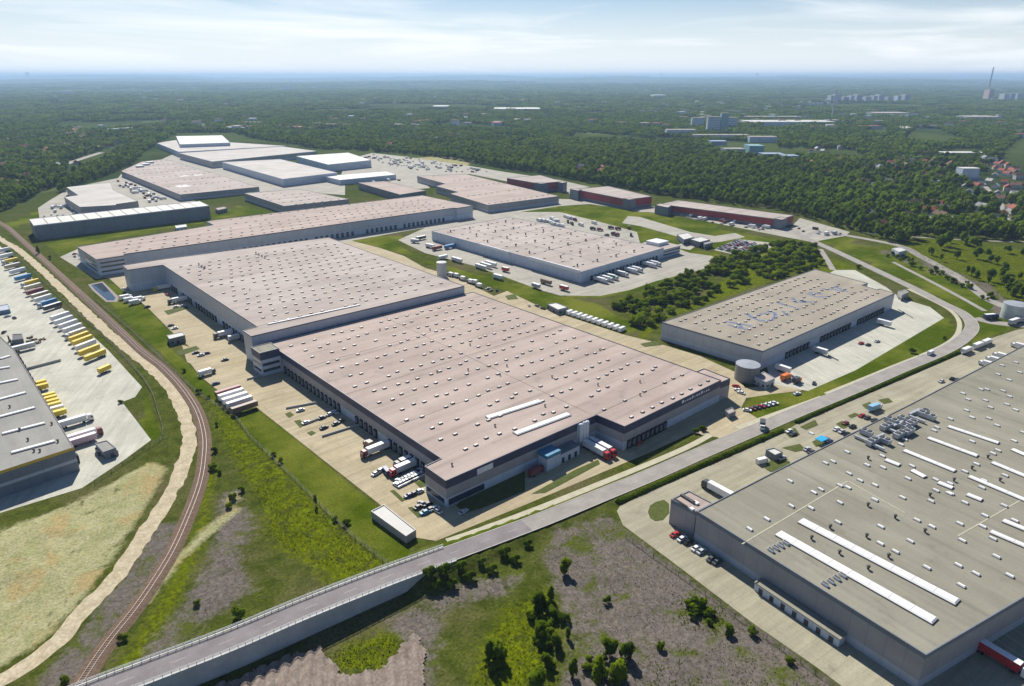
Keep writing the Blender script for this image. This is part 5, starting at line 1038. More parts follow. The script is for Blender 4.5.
# ------------------------------------------------------------------ grass tufts on the rough ground
GRM = leaf_mat('rough_grass', (0.055, 0.070, 0.012), (0.125, 0.135, 0.030))
def tuft_field(name, label, polys, n, hmin, hmax, seed, m):
    r = np.random.RandomState(seed); VV = []; cnt = 0
    area = [abs(sum(p[i][0]*p[(i+1) % len(p)][1]-p[(i+1) % len(p)][0]*p[i][1] for i in range(len(p))))/2 for p in polys]
    for p, a_ in zip(polys, area):
        k = int(n*a_/sum(area)*2.2); xs_ = [q[0] for q in p]; ys_ = [q[1] for q in p]
        X_ = r.uniform(min(xs_), max(xs_), k); Y_ = r.uniform(min(ys_), max(ys_), k); ok = (sdist(p, X_, Y_)+(fbm(X_, Y_, 9, 3)-.5)*14 > 0) & (fbm(X_+91, Y_, 6, 3) > 0.34)
        for q in PAVED: ok &= ~inside(q, X_, Y_)
        for l_, w_ in ((ROAD, 6), (RAIL, 3.2), (DIRT_ROAD, 4)): ok &= edge_dist(l_, X_, Y_, False) > w_
        VV.append(np.stack([X_[ok], Y_[ok], gz_arr(X_[ok], Y_[ok])], -1))
    P_ = np.concatenate(VV)[:n]; k = len(P_); h = r.uniform(hmin, hmax, k); P_[:, 2] += h*r.uniform(.3, 1, k)
    nr = np.stack([r.normal(0, .35, k), r.normal(0, .35, k), np.ones(k)], -1); nr /= np.linalg.norm(nr, axis=1)[:, None]
    a_ = np.cross(nr, r.normal(size=(k, 3))); a_ /= np.linalg.norm(a_, axis=1)[:, None]; b_ = np.cross(nr, a_); w = (h*r.uniform(.8, 1.5, k))[:, None]
    V_ = np.stack([P_-a_*w, P_-b_*w*.6, P_+a_*w*.9, P_+b_*w*.7], 1).reshape(-1, 3)
    me = bpy.data.meshes.new(name); me.from_pydata(V_.tolist(), [], np.arange(4*k).reshape(k, 4).tolist()); me.materials.append(m); me.update(); soft_normals(me, np.tile(np.array([[0.1, 0.2, 1.0]])/1.025, (4*k, 1))); tag(link(name, me), label, 'grass', kind='stuff')
tuft_field('rank_grass', 'rank yellow-green grass and weeds on the rough ground', WILD[:1]+WILD[2:7]+WILD[8:], 42000, .10, .34, 3, leaf_mat('rank_grass', (0.060, 0.080, 0.003), (0.142, 0.172, 0.005)))
tuft_field('dry_weeds', 'sparse weeds on the grey and sandy ground', ASH[:5], 5500, .08, .24, 4, GRM)

# ------------------------------------------------------------------ hedges and fences along the road
def hedge(label, pts, w, h, n, seed, group=None):
    P_ = smooth_path(pts, 3.0); r = np.random.RandomState(seed); t = thing('hedge', label, 'hedge', tuple(P_[0]))
    i = r.randint(0, len(P_)-1, n); f = r.rand(n); A = np.array([tuple(p) for p in P_]); C_ = A[i]*(1-f[:, None])+A[i+1]*f[:, None]; d = A[i+1]-A[i]; d /= np.linalg.norm(d, axis=1)[:, None]; nn = np.stack([-d[:, 1], d[:, 0], 0*f], -1)
    th = r.uniform(0, math.pi, n); rr = 0.75+0.3*r.rand(n); off = np.cos(th)*w/2*rr; z = np.sin(th)*h*rr
    Q = C_+nn*off[:, None]; Q[:, 2] = np.maximum(0.05, z)*(0.75+0.5*vnoise(Q[:, 0], Q[:, 1], 4.0))
    nrm = nn*np.cos(th)[:, None]+np.stack([0*th, 0*th, np.sin(th)], -1)+r.normal(scale=.5, size=(n, 3)); nrm /= np.linalg.norm(nrm, axis=1)[:, None]
    a_ = np.cross(nrm, r.normal(size=(n, 3))); a_ /= np.linalg.norm(a_, axis=1)[:, None]; b_ = np.cross(nrm, a_); a_ *= 0.34; b_ *= 0.3
    V_ = np.stack([Q-a_-b_, Q+a_-b_, Q+a_+b_, Q-a_+b_], 1).reshape(-1, 3)-np.array(tuple(P_[0]))
    me = bpy.data.meshes.new('foliage'); me.from_pydata(V_.tolist(), [], np.arange(4*n).reshape(n, 4).tolist()); me.materials.append(LEAF); me.update(); soft_normals(me, np.repeat(nrm, 4, 0)); link('foliage', me, t)
    mb = MB()
    for k in range(0, len(P_), 2): q = P_[k]-P_[0]; mb.tube((q.x, q.y, -0.2), (q.x, q.y, h*0.7), 0.06, 0.02, 4)
    mb.build('stems', BARK, t)
hedge('dark clipped hedge between the straight road and the right yard, lower stretch', [(184.4,145.8),(196.9,144.2),(232.9,139.8),(266.4,135.3),(290.2,132.3)], 2.2, 1.3, 9000, 1)
hedge('dark clipped hedge between the straight road and the right yard, upper stretch', [(303.1,131.8),(331.9,128.3),(359.2,124.8),(398.9,119.4),(471.2,110.2)], 2.0, 1.2, 8000, 2)
def fence(label, pts, h=2.0, gap=5.0):
    P_ = smooth_path(pts, gap); t = thing('mesh_fence', label, 'fence', (P_[0].x, P_[0].y, 0)); m = MB(); m.box(0, 0, 0, 0.12, 0.12, h); pm = m.mesh('post', DARKM)
    for p in P_: link('post', pm, t, (p.x-P_[0].x, p.y-P_[0].y, ground_z(p.x, p.y)-.1))
    for z in (0.3, h*0.55, h-0.05):
        mb = MB()
        for a_, b_ in zip(P_[:-1], P_[1:]): mb.tube((a_.x-P_[0].x, a_.y-P_[0].y, ground_z(a_.x, a_.y)+z), (b_.x-P_[0].x, b_.y-P_[0].y, ground_z(b_.x, b_.y)+z), 0.045, None, 4)
        mb.build('wire_rail', DARKM, t)
fence('dark wire fence between mown strip and rank herbage', [(88.1,585.2),(90.6,494.8),(91.2,418.7),(92.0,359.5),(96.3,321.9),(94.4,296.5),(94.1,251.6),(93.6,202.3),(95.3,174.5)])
fence('dark wire fence along the left concrete yard beside the dirt road', [(62.3,822.3),(68.9,608.7),(74.5,476.9),(74.5,395.3),(69.1,353.1),(63.3,323.8),(55.9,317.8),(29.7,300.0)])
fence('wire fence along the grass bank below the right warehouse', [(169.8,129.0),(166.9,98.8),(164.4,74.8),(162.6,53.1),(161.3,42.5)], 1.8)

# ------------------------------------------------------------------ tanks, silos, small buildings
def tank(name, label, p, r, h, m, roofm, cone=0.6):
    t = thing(name, label, 'tank', (p[0], p[1], 0)); mb = MB(); mb.lathe(0, 0, [(r, -0.2), (r, h)], 36); mb.build('tank_shell', m, t, True)
    mb = MB(); mb.lathe(0, 0, [(r+0.12, h-0.05), (r+0.12, h+0.15), (0.01, h+0.15+cone)], 36); mb.build('tank_roof', roofm, t)
    for k in range(1, 5): mb = MB(); z = h*k/5; mb.lathe(0, 0, [(r+0.05, z-0.07), (r+0.09, z), (r+0.05, z+0.07)], 36); mb.build('stiffening_ring', roofm, t)
    mb = MB()
    for s in (-.25, .25): mb.tube((r+0.35, s, 0), (r+0.35, s, h+0.9), 0.05, None, 4)
    for k in range(int(h/0.5)): mb.tube((r+0.35, -.25, .3+k*.5), (r+0.35, .25, .3+k*.5), 0.03, None, 4)
    mb.build('ladder', STEEL, t); return t
TANKM = mat('tank_steel', (0.20, 0.215, 0.225), 0.5, 0.15, 0.4, metal=0.3, stretch=(1, 1, .1)); TANKR = mat('tank_roof_steel', (0.30, 0.32, 0.345), 0.5, 0.1)
tank('water_tank', 'large grey cylindrical tank beside the far corner of the central warehouse', (331.8,176.5), 6.6, 9.2, TANKM, TANKR)
tank('sprinkler_tank', 'pale cylindrical tank behind the tall pink-grey warehouse', (325.9,461.7), 4.2, 13, mat('tank_pale', (0.52, 0.53, 0.55), 0.4, 0.1), ROOF_WHITE)
tank('round_tank', 'wide pale tank at the right picture edge', (568.4,107.8), 8.0, 10.5, mat('tank_white', (0.44, 0.48, 0.45), 0.4, 0.12, 0.2), TANKR)
for k, p in enumerate([(205.4,187.7),(205.6,186.3),(208.0,186.6),(209.7,186.3)]):
    lab = ['leftmost', 'second', 'third', 'rightmost'][k]
    t = thing('silo', lab+' of four slim white silos at the front wall of the central warehouse', 'silo', (p[0], p[1], 0), 0, 'four white silos')
    mb = MB(); mb.lathe(0, 0, [(0.35, 2.2), (1.15, 3.6), (1.15, 11.6), (1.0, 12.0), (0.05, 12.3)], 18); mb.build('silo_shell', WHITEM, t, True)
    for a_ in range(4): mb = MB(); mb.tube((math.cos(a_*1.57)*1.0, math.sin(a_*1.57)*1.0, 0), (math.cos(a_*1.57)*1.0, math.sin(a_*1.57)*1.0, 4.0), 0.09, None, 5); mb.build('leg', STEEL, t)
def small_building(name, label, roofpx, h, wall, roof, cat='building', ov=0.3, doors=(), group=None):
    H_ = Hall(label, roofpx, [(0, h*0.5, wall), (h*0.5, h, wall)], roof, name=name, cat=cat, group=group)
    p = H_.wpoly; n = len(p)
    for e in range(n):
        a_, b_ = Vector(p[e]), Vector(p[(e+1) % n]); L_ = (b_-a_).length
        k = int(L_/3.2)
        if (b_-a_).x > 0.3*L_ or (b_-a_).y < -0.5*L_:
            for i in range(k):
                u0, u1 = (i+0.25)/k, (i+0.75)/k
                if h < 3.45: continue
                H_.strip_windows(a_.lerp(b_, u0), a_.lerp(b_, u1), 0.05 if i == k//2 else 1.0, 2.1, 'door' if i == k//2 else 'window', DARKM if i == k//2 else GLASS)
    return H_
small_building('gatehouse', 'small gatehouse with a flat grey roof beside the left warehouse', [(36.6,329.9),(41.4,329.3),(42.8,319.1),(37.5,318.5)], 4.2, SLATE, ROOF_GREY)
small_building('white_hut', 'boxy hut with a white roof in the yard of the tall warehouse', [(103.3,455.2),(113.1,455.2),(112.2,447.3),(102.3,446.5)], 4.5, SLATE, ROOF_WHITE)
sb = small_building('bicycle_shelter', 'long white-roofed shelter at the corner of the mown strip by the road', [(104.9,202.1),(111.1,202.7),(111.5,180.9),(106.6,180.1)], 3.4, GREYC, ROOF_WHITE, 'shelter')
small_building('pump_house', 'low flat-roofed pump house beside the grey cylindrical tank', [(329.6,171.5),(339.3,170.4),(335.7,161.7),(327.1,162.2)], 4.5, SILVER, ROOF_PALE)
small_building('gate_cabin', 'dark guard cabin with pale roof at the driveway of the central warehouse', [(283.6,159.9),(289.2,159.4),(286.8,155.6),(281.3,156.1)], 3, SLATE, ROOF_PALE)
small_building('smoking_shelter', 'small white-roofed shelter in the right yard near the hedge', [(262.9,125.7),(267.2,124.2),(266.6,119.5),(261.5,120.5)], 3.2, SLATE, ROOF_WHITE, 'shelter')
small_building('canopy', 'flat white canopy at the head of the row of white vans', [(333.3,340.4),(340.8,338.6),(339.9,325.4),(330.4,326.1)], 4, SLATE, ROOF_WHITE, 'canopy')
small_building('gate_building', 'white flat-roofed gate building left of the large car park, upper', [(592.8,413.8),(609.6,412.0),(596.1,395.1),(578.7,395.1)], 6, SLATE, ROOF_WHITE)
small_building('gate_building', 'white flat-roofed gate building left of the large car park, middle', [(585.2,392.4),(603.5,391.7),(598.5,377.7),(581.4,377.9)], 6, SLATE, ROOF_WHITE)
small_building('gate_building', 'white flat-roofed gate building left of the large car park, lower', [(588.6,380.3),(598.9,380.2),(593.1,370.5),(579.6,370.8)], 5, SLATE, ROOF_GREY)
small_building('road_kiosk', 'grey kiosk where the yard of the lettered-roof warehouse meets the road', [(557.9,182.0),(567.6,180.6),(561.5,175.4),(549.2,175.9)], 5, GREYC, ROOF_GREY)
small_building('yard_hut', 'small white hut on grass in front of the long slate hall', [(216.3,818.6),(228.2,819.1),(224.6,804.0),(212.9,803.6)], 4, PALE, ROOF_WHITE)
small_building('transformer_hut', 'small dark hut on the grass right of the long slate hall', [(286.6,893.9),(299.0,897.1),(298.0,883.9),(284.5,877.4)], 5, SLATE, ROOF_TAN)
small_building('green_hut', 'pair-roofed grey hut on the waste ground by the upper road', [(698.5,241.2),(708.6,237.8),(700.7,228.5),(686.6,230.4)], 6, SILVER, ROOF_WHITE)
small_building('container_office', 'dark container office among scrap beside the left warehouse roof edge', [(29.0,528.2),(34.0,525.0),(33.1,513.7),(27.4,515.2)], 3, SLATE, DARKM)
small_building('blue_container', 'blue-grey container hut at the left picture edge', [(28.6,605.9),(35.9,605.8),(35.3,590.8),(27.0,590.7)], 3, mat('container_blue', (0.16, 0.24, 0.34), 0.5, 0.1), SILVER)
# retention pond
sheet('pond_bank', [(93.4,636.0),(104.8,637.7),(103.9,581.4),(99.6,568.5),(93.3,574.0),(92.4,612.7)], 0.10, mat('pond_bank', (0.26, 0.22, 0.20), 0.9, 0.15, 0.3))
sheet('pond_water', [(95.0,632.7),(103.3,633.9),(101.5,581.8),(98.8,574.1),(95.0,577.4),(94.2,614.7)], 0.13, mat('pond_water', (0.03, 0.045, 0.055), 0.06, 0.1, spec=0.6))
# long low kerb walls in the yards
def low_wall(label, p, q, h=1.0, w=0.4, m=None):
    p, q = Vector(p), Vector(q); d = q-p; t = thing('yard_wall', label, 'wall', ((p.x+q.x)/2, (p.y+q.y)/2, 0), math.atan2(d.y, d.x)); mb = MB(); mb.box(0, 0, 0, d.length, w, h); mb.build('wall_body', m or BRC, t); mb = MB(); mb.box(0, 0, h, d.length+.1, w+.14, .12); mb.build('coping', KERB, t)
low_wall('low concrete wall jutting from the left warehouse into its yard', (27.4,460.8), (45.0,463.3), 1.4)
for lab, p, q in (('upper of three low dock walls in the main yard', (119.8,313.1), (135.4,308.6)), ('middle of three low dock walls in the main yard', (120.6,290.7), (135.4,292.0)), ('lower of three low dock walls in the main yard', (120.2,273.8), (140.1,272.2)), ('low dock wall by the office corner of the main warehouse', (118.6,362.0), (131.8,361.5))): low_wall(lab, p, q, 0.9)
low_wall('low dock wall below the lettered-roof warehouse', (400.3,161.7), (397.1,154.0), 0.9); low_wall('low wall at the tip of the lettered-roof warehouse yard', (525.7,168.8), (514.5,155.1), 0.9)
# grass islands in the yards
ISL = mat('island_grass', (0.052, 0.072, 0.008), 0.95, col2=(0.085, 0.100, 0.018), scale=0.4, fine=0.2, fscale=2)
for i, p in enumerate([[(134.5,187.0),(139.2,189.2),(159.6,189.4),(172.6,187.9),(162.3,176.6),(152.3,177.7),(140.4,179.1),(134.6,180.6)], [(117.0,308.1),(119.9,308.5),(120.0,304.0),(116.7,302.6)], [(117.2,297.9),(119.9,297.0),(119.4,290.4),(116.2,289.1)], [(116.5,282.2),(119.2,282.5),(119.8,279.3),(116.7,278.2)], [(163.0,173.1),(189.5,174.1),(203.3,173.1),(201.4,170.2),(198.9,170.3),(176.3,170.1),(167.5,170.1)], [(120.3,213.5),(121.9,213.0),(121.4,203.9),(119.7,203.6)], [(119.3,198.5),(120.9,198.0),(121.1,189.9),(118.6,190.4)],
                       [(131.5,212.5),(135.6,211.0),(133.6,206.7),(130.9,207.1)], [(253.0,120.5),(266.8,123.0),(266.3,115.5),(258.4,113.6),(252.0,117.1)], [(275.1,124.1),(284.8,120.4),(281.7,115.9),(276.2,118.3)], [(300.6,128.5),(313.2,127.1),(309.2,123.6),(299.9,125.1)], [(290.8,117.6),(297.4,116.9),(294.9,112.8),(287.7,114.1)], [(316.9,118.3),(322.3,117.7),(320.0,112.8),(314.4,113.7)], [(329.9,118.2),(335.9,117.3),(335.6,114.6),(328.9,116.2)], [(347.8,118.9),(354.6,117.6),(349.0,113.3),(344.7,115.5)], [(290.6,131.9),(297.8,129.6),(293.0,124.6),(286.7,126.3)], [(360.2,115.8),(366.7,113.3),(363.7,109.6),(357.7,111.8)],
                       [(120.0,522.2),(138.9,524.3),(139.0,517.9),(119.4,510.8)], [(101.1,433.1),(114.4,435.0),(114.5,428.0),(101.4,424.2)], [(188.9,133.8),(192.7,135.8),(196.7,135.9),(200.3,134.6),(199.5,131.6),(194.6,127.9),(189.1,126.7),(186.3,128.3),(186.4,130.8)], [(331.2,385.2),(340.5,384.0),(333.7,372.8),(326.2,376.0)], [(329.5,250.6),(341.0,247.6),(338.6,240.2),(327.7,245.2)]]):
    sheet('grass_island', p, 0.16, ISL)

# ------------------------------------------------------------------ vehicles
def paint(nm, c, rough=0.35): return mat('paint_'+nm, c, rough, 0.05, 0.8, spec=0.5)
PC = {'white': (0.74, 0.75, 0.75), 'yellow': (0.72, 0.52, 0.03), 'cream': (0.66, 0.58, 0.36), 'blue': (0.05, 0.24, 0.48), 'red': (0.45, 0.03, 0.035), 'maroon': (0.20, 0.05, 0.06), 'tan': (0.45, 0.36, 0.22),
      'dark grey': (0.06, 0.065, 0.075), 'black': (0.02, 0.02, 0.022), 'silver': (0.48, 0.50, 0.52), 'dark blue': (0.03, 0.05, 0.14), 'green': (0.06, 0.28, 0.14), 'orange': (0.70, 0.17, 0.02), 'light blue': (0.25, 0.45, 0.62), 'brown': (0.17, 0.11, 0.08), 'pink': (0.62, 0.42, 0.46)}
TYRE = mat('tyre_rubber', (0.015, 0.015, 0.016), 0.8, 0)
CHAS = mat('chassis_black', (0.03, 0.03, 0.033), 0.7, 0)
CG = mat('vehicle_glass', (0.015, 0.02, 0.03), 0.08, 0, spec=0.7)
_mc = {}
def cached(key, fn):
    if key not in _mc: _mc[key] = fn()
    return _mc[key]
def wheel_me(r, w):
    m = MB(); o = []
    for k, y in enumerate((-w/2, w/2)):
        for i in range(10): a = 2*math.pi*i/10; m.v.append((r*math.cos(a), y, r+r*math.sin(a)))
    for i in range(10): j = (i+1) % 10; m.f.append((i, j, 10+j, 10+i)); m.m.append(0)
    m.f += [tuple(range(9, -1, -1)), tuple(range(10, 20))]; m.m += [0, 0]
    return m.mesh('wheel', [TYRE])
def wheels(t, xs_, y, r, w):
    me = cached(('w', r, w), lambda: wheel_me(r, w))
    for x in xs_:
        for s in (-1, 1): link('wheel', me, t, (x, s*y, 0))
def bev_box(cx, cz0, l, w, h, taper=0.97):
    m = MB(); m.box(cx, 0, cz0, l, w, h*0.85); m.box(cx, 0, cz0+h*0.85, l, w, h*0.15, top=(taper, taper, 0)); return m
def car_body(c):
    m = MB(); m.box(0, 0, 0.28, 4.35, 1.78, 0.50); m.box(0, 0, 0.78, 4.3, 1.74, 0.14, top=(0.93, 0.9, 0)); m.box(-0.2, 0, 1.30, 1.7, 1.32, 0.14, top=(0.85, 0.9, 0)); return m.mesh('body', [paint(c, PC[c], 0.25)])
def car_glass():
    m = MB(); m.box(-0.2, 0, 0.90, 2.75, 1.58, 0.42, top=(0.62, 0.84, -0.05)); return m.mesh('windows', [CG])
def car_single(c):
    m = MB(); m.box(0, 0, 0.12, 4.35, 1.78, 0.72); m.box(-0.2, 0, 0.84, 2.7, 1.6, 0.5, mi=1, top=(0.66, 0.84, 0)); m.box(-0.2, 0, 1.34, 1.7, 1.3, 0.1); return m.mesh('car', [paint(c, PC[c], 0.25), CG])
def car(p, rz, c, label, group=None, parts=True, s=1.0, z=0.06):
    if not parts:
        o = link('car', cached(('car', c), lambda: car_single(c)), None, (p[0], p[1], z), rz, (s, s, s)); return tag(o, label, 'car', group)
    t = thing('car', label, 'car', (p[0], p[1], z), rz, group); t.scale = (s, s, s)
    link('body', cached(('carb', c), lambda: car_body(c)), t); link('windows', cached('carg', car_glass), t); wheels(t, (-1.35, 1.35), 0.78, 0.33, 0.24); return t
def van(p, rz, c, label, group=None, z=0.06, s=1.0):
    t = thing('van', label, 'van', (p[0], p[1], z), rz, group); t.scale = (s, s, s)
    def b(): m = MB(); m.box(-0.5, 0, 0.35, 4.9, 2.0, 2.2, top=(0.98, 0.92, 0)); m.box(2.35, 0, 0.35, 0.85, 1.95, 0.9); return m.mesh('body', [paint(c, PC[c])])
    def g(): m = MB(); m.box(2.2, 0, 1.25, 0.7, 1.7, 0.95, top=(0.35, 0.9, -0.25)); return m.mesh('windscreen', [CG])
    link('windscreen', cached('vg', g), link('body', cached(('vb', c), b), t)); wheels(t, (-1.9, 1.9), 0.86, 0.37, 0.26); return t
def trailer_parts(t, c, l, x0, kind='box', h=2.75):
    """trailer body from x0 (rear) forwards"""
    def b():
        m = MB()
        m.box(x0+l/2, 0, 1.22, l, 2.5, h)
        for k in range(1, int(l/1.7)): m.box(x0+k*1.7, 0, 1.22, 0.08, 2.56, h-.02)
        return m.mesh('trailer_box', [paint(c, PC[c], 0.45)])
    def rf(): m = MB(); m.box(x0+l/2, 0, 1.22+h, l-.06, 2.42, 0.06); return m.mesh('trailer_roof', [paint('roof_'+('white' if c not in ('yellow', 'blue', 'maroon', 'brown') else c), PC['white'] if c not in ('yellow', 'blue', 'maroon', 'brown') else PC[c], 0.5)])
    def ch(): m = MB(); m.box(x0+l/2, 0, 0.85, l-.3, 0.9, 0.37); m.box(x0+.2, 0, 0.45, .15, 2.3, .25); m.box(x0+l*.78, .9, 0, .15, .15, .9); m.box(x0+l*.78, -.9, 0, .15, .15, .9); return m.mesh('chassis', [CHAS])
    link('trailer_box', cached(('tb', c, l, x0, h), b), t); link('trailer_roof', cached(('tr', c, l, x0, h), rf), t); link('chassis', cached(('tc', l, x0), ch), t)
    wheels(t, [x0+l*.12, x0+l*.12+1.3, x0+l*.12+2.6] if l > 9 else [x0+l*.3, x0+l*.3+1.2], 1.05, 0.5, 0.36)
def trailer(p, rz, c, label, group=None, l=13.4, z=0.06, h=2.75):
    t = thing('trailer', label, 'trailer', (p[0], p[1], z), rz, group); trailer_parts(t, c, l, -l/2, h=h); return t
def truck(p, rz, c, cabc, label, group=None, l=13.4, z=0.06):
    T = l+2.9; t = thing('semi_truck', label, 'truck', (p[0], p[1], z), rz, group); trailer_parts(t, c, l, -T/2)
    x = T/2
    def cb(): m = MB(); m.box(x-1.15, 0, 0.75, 2.3, 2.45, 2.1); m.box(x-1.2, 0, 2.85, 2.2, 2.4, 0.75, top=(0.75, .95, -.25)); m.box(x-.1, 0, .35, .35, 2.4, .6); return m.mesh('cab', [paint(cabc, PC[cabc])])
    def ws(): m = MB(); m.box(x+.0, 0, 1.9, .06, 2.1, .95); m.box(x-.7, 0, 1.9, .9, 2.5, .8); return m.mesh('windscreen', [CG])
    def ch(): m = MB(); m.box(x-2.6, 0, .6, 4.6, .9, .4); return m.mesh('tractor_frame', [CHAS])
    link('windscreen', cached(('ws', T), ws), link('cab', cached(('cab', cabc, T), cb), t)); link('tractor_frame', cached(('tf', T), ch), t); wheels(t, (x-.95, x-4.3), 1.02, .5, .34); return t
def rigid(p, rz, c, cabc, label, group=None, l=7.0, z=0.06):
    t = thing('box_truck', label, 'truck', (p[0], p[1], z), rz, group); T = l+2.2
    def b(): m = MB(); m.box(-T/2+l/2, 0, 1.0, l, 2.45, 2.5); m.box(-T/2+l/2, 0, .6, l+1.5, .9, .4); return m.mesh('cargo_box', [paint(c, PC[c])])
    def cb(): m = MB(); m.box(T/2-.95, 0, .6, 1.9, 2.3, 1.2); m.box(T/2-1.05, 0, 1.8, 1.7, 2.25, .75, top=(.8, .93, -.1)); return m.mesh('cab', [paint(cabc, PC[cabc])])
    def ws(): m = MB(); m.box(T/2-.05, 0, 1.65, .08, 2.0, .75); return m.mesh('windscreen', [CG])
    link('cargo_box', cached(('rb', c, l), b), t); link('windscreen', cached(('rw', l), ws), link('cab', cached(('rc', cabc, l), cb), t)); wheels(t, (T/2-1.1, -T/2+1.8), 1.0, .46, .32); return t

# left yard: the row of trailers along the fence
ROW = list(zip([(55.8,814.3),(55.1,786.0),(55.4,760.3),(54.6,738.0),(55.5,714.9),(55.8,687.2),(57.6,663.9),(57.2,649.1),(56.6,633.2),(58.0,619.8),(58.1,607.8),(58.4,592.8),(59.9,580.4),(59.7,550.8),(60.0,539.3),(60.6,527.9),(61.2,516.8),(60.8,505.0),(61.1,495.7),(61.3,486.6),(61.0,476.2),(60.7,464.9),(61.6,453.3)],
    ['white', 'white', 'yellow', 'tan', 'white', 'blue', 'yellow', 'cream', 'maroon', 'tan', 'white', 'blue', 'dark grey', 'white', 'white', 'white', 'white', 'cream', 'yellow', 'yellow', 'white', 'yellow', 'yellow']))
ORD = ['first', 'second', 'third', 'fourth', 'fifth', 'sixth', 'seventh', 'eighth', 'ninth', 'tenth', 'eleventh', 'twelfth', '13th', '14th', '15th', '16th', '17th', '18th', '19th', '20th', '21st', '22nd', '23rd']
for i, (p, c) in enumerate(ROW):
    h = R(28)
    if i in (2, 6, 11, 17): truck((p[0], p[1]), h+math.pi, c, 'white', '%s truck in the fence-side row of the left yard, %s from the far end' % (c, ORD[i]), 'fence-side row of the left yard', l=11.5)
    else: trailer((p[0], p[1]), h+math.pi, c, '%s trailer in the fence-side row of the left yard, %s from the far end' % (c, ORD[i]), 'fence-side row of the left yard')
trailer((61.0,427.2), R(30), 'yellow', 'short yellow trailer standing alone at the near end of the fence-side row', l=7.5, h=2.3)
for i, p in enumerate([(28.9,428.2),(28.8,422.3),(29.7,406.6),(29.6,401.9),(29.7,396.7),(29.8,391.7),(30.0,386.2),(30.1,380.3)]): trailer((p[0], p[1]), R(2), 'white' if i == 6 else 'yellow', '%s short swap body at the left warehouse wall, %s from the top' % ('white' if i == 6 else 'yellow', ORD[i]), 'short swap bodies at the left warehouse wall', l=7.2, h=2.3)
truck((34.4,365.1), R(3), 'white', 'white', 'all-white truck backed onto the left warehouse, above the red-cab truck')
truck((34.6,346.2), R(3), 'white', 'maroon', 'white truck with dark red cab backed onto the left warehouse near the gatehouse')
trailer((32.5,341.2), R(3), 'pink', 'pinkish trailer squeezed beside the red-cab truck at the left warehouse')
trailer((30.6,497.9), R(8), 'silver', 'silver trailer beside the container office at the left warehouse')
car((32.1,581.7), R(20), 'silver', 'silver car at the left picture edge near the blue container hut'); car((35.4,574.6), R(100), 'dark grey', 'dark car just right of the silver one at the left edge'); car((25.8,544.1), R(60), 'black', 'black car above the left warehouse roof edge')
# scrap heap
for k, p in enumerate([(37.3,521.6),(38.7,515.6),(39.7,507.5),(42.6,512.1),(35.1,513.9)]):
    t = thing('scrap_pile', ['rusty', 'grey', 'brown', 'weedy', 'dark'][k]+' scrap pile on the concrete beside the container office', 'scrap', (p[0], p[1], 0), k, 'scrap beside the container office'); m = MB(); r = random.Random(k)
    for q in range(14): m.box(r.uniform(-1.6, 1.6), r.uniform(-1.3, 1.3), r.uniform(0, .6), r.uniform(.4, 1.8), r.uniform(.2, .8), r.uniform(.2, .7), r.uniform(0, 3))
    m.build('debris', [mat('scrap', (0.16, 0.12, 0.09), .9, .4, 1)], t)

# yard west of the main and tall warehouses
for i, (p, c) in enumerate(zip([(103.6,349.0),(103.3,343.9),(103.2,338.0),(103.2,331.8),(102.9,324.4)], ['maroon', 'white', 'white', 'white', 'brown'])):
    trailer((p[0], p[1]), R(3), c, '%s trailer, %s from the top of five parked by the mown strip' % (c, ORD[i]), 'five trailers by the mown strip')
rigid((104.4,384.3), R(5), 'white', 'dark grey', 'white box truck at the corner of the small grass patch by the yard edge'); car((103.3,367.5), R(5), 'dark blue', 'dark blue car above the five parked trailers')
truck((132.6,244.1), R(181), 'white', 'maroon', 'white truck with dark red cab at the lower docks of the main warehouse', l=13.4)
truck((137.4,226.0), R(180), 'dark grey', 'dark grey', 'dark truck at the docks beside the red-cab truck of the main warehouse', l=11)
truck((134.0,222.4), R(181), 'silver', 'red', 'truck with bright red cab at the last dock of the main warehouse')
rigid((132.0,251.2), R(95), 'brown', 'brown', 'small brown dumper beside the white truck at the docks', l=3.0)
car((122.4,228.3), R(10), 'white', 'white car left of the dark van near the last docks'); car((125.2,229.1), R(20), 'white', 'white car right behind the other, near the last docks'); van((126.4,226.4), R(80), 'dark blue', 'dark van standing in front of the bright red cab')
cl = ['white', 'silver', 'white', 'silver', 'dark grey', 'white', 'white', 'silver', 'white', 'dark blue']
a_, b_ = Vector((124.5,214.7)), Vector((138.7,215.6))
for k in range(10): q = a_.lerp(b_, k/9); car((q.x, q.y), R(95), cl[k], '%s car in the upper staff row at the front corner of the main warehouse' % cl[k], 'upper staff car row')
a_, b_ = Vector((126.7,216.7)), Vector((138.4,217.4))
for k in range(8): q = a_.lerp(b_, k/7); c = cl[(k*3+1) % 10]; car((q.x, q.y), R(95), c, '%s car in the second staff row at the front corner of the main warehouse' % c, 'second staff car row')
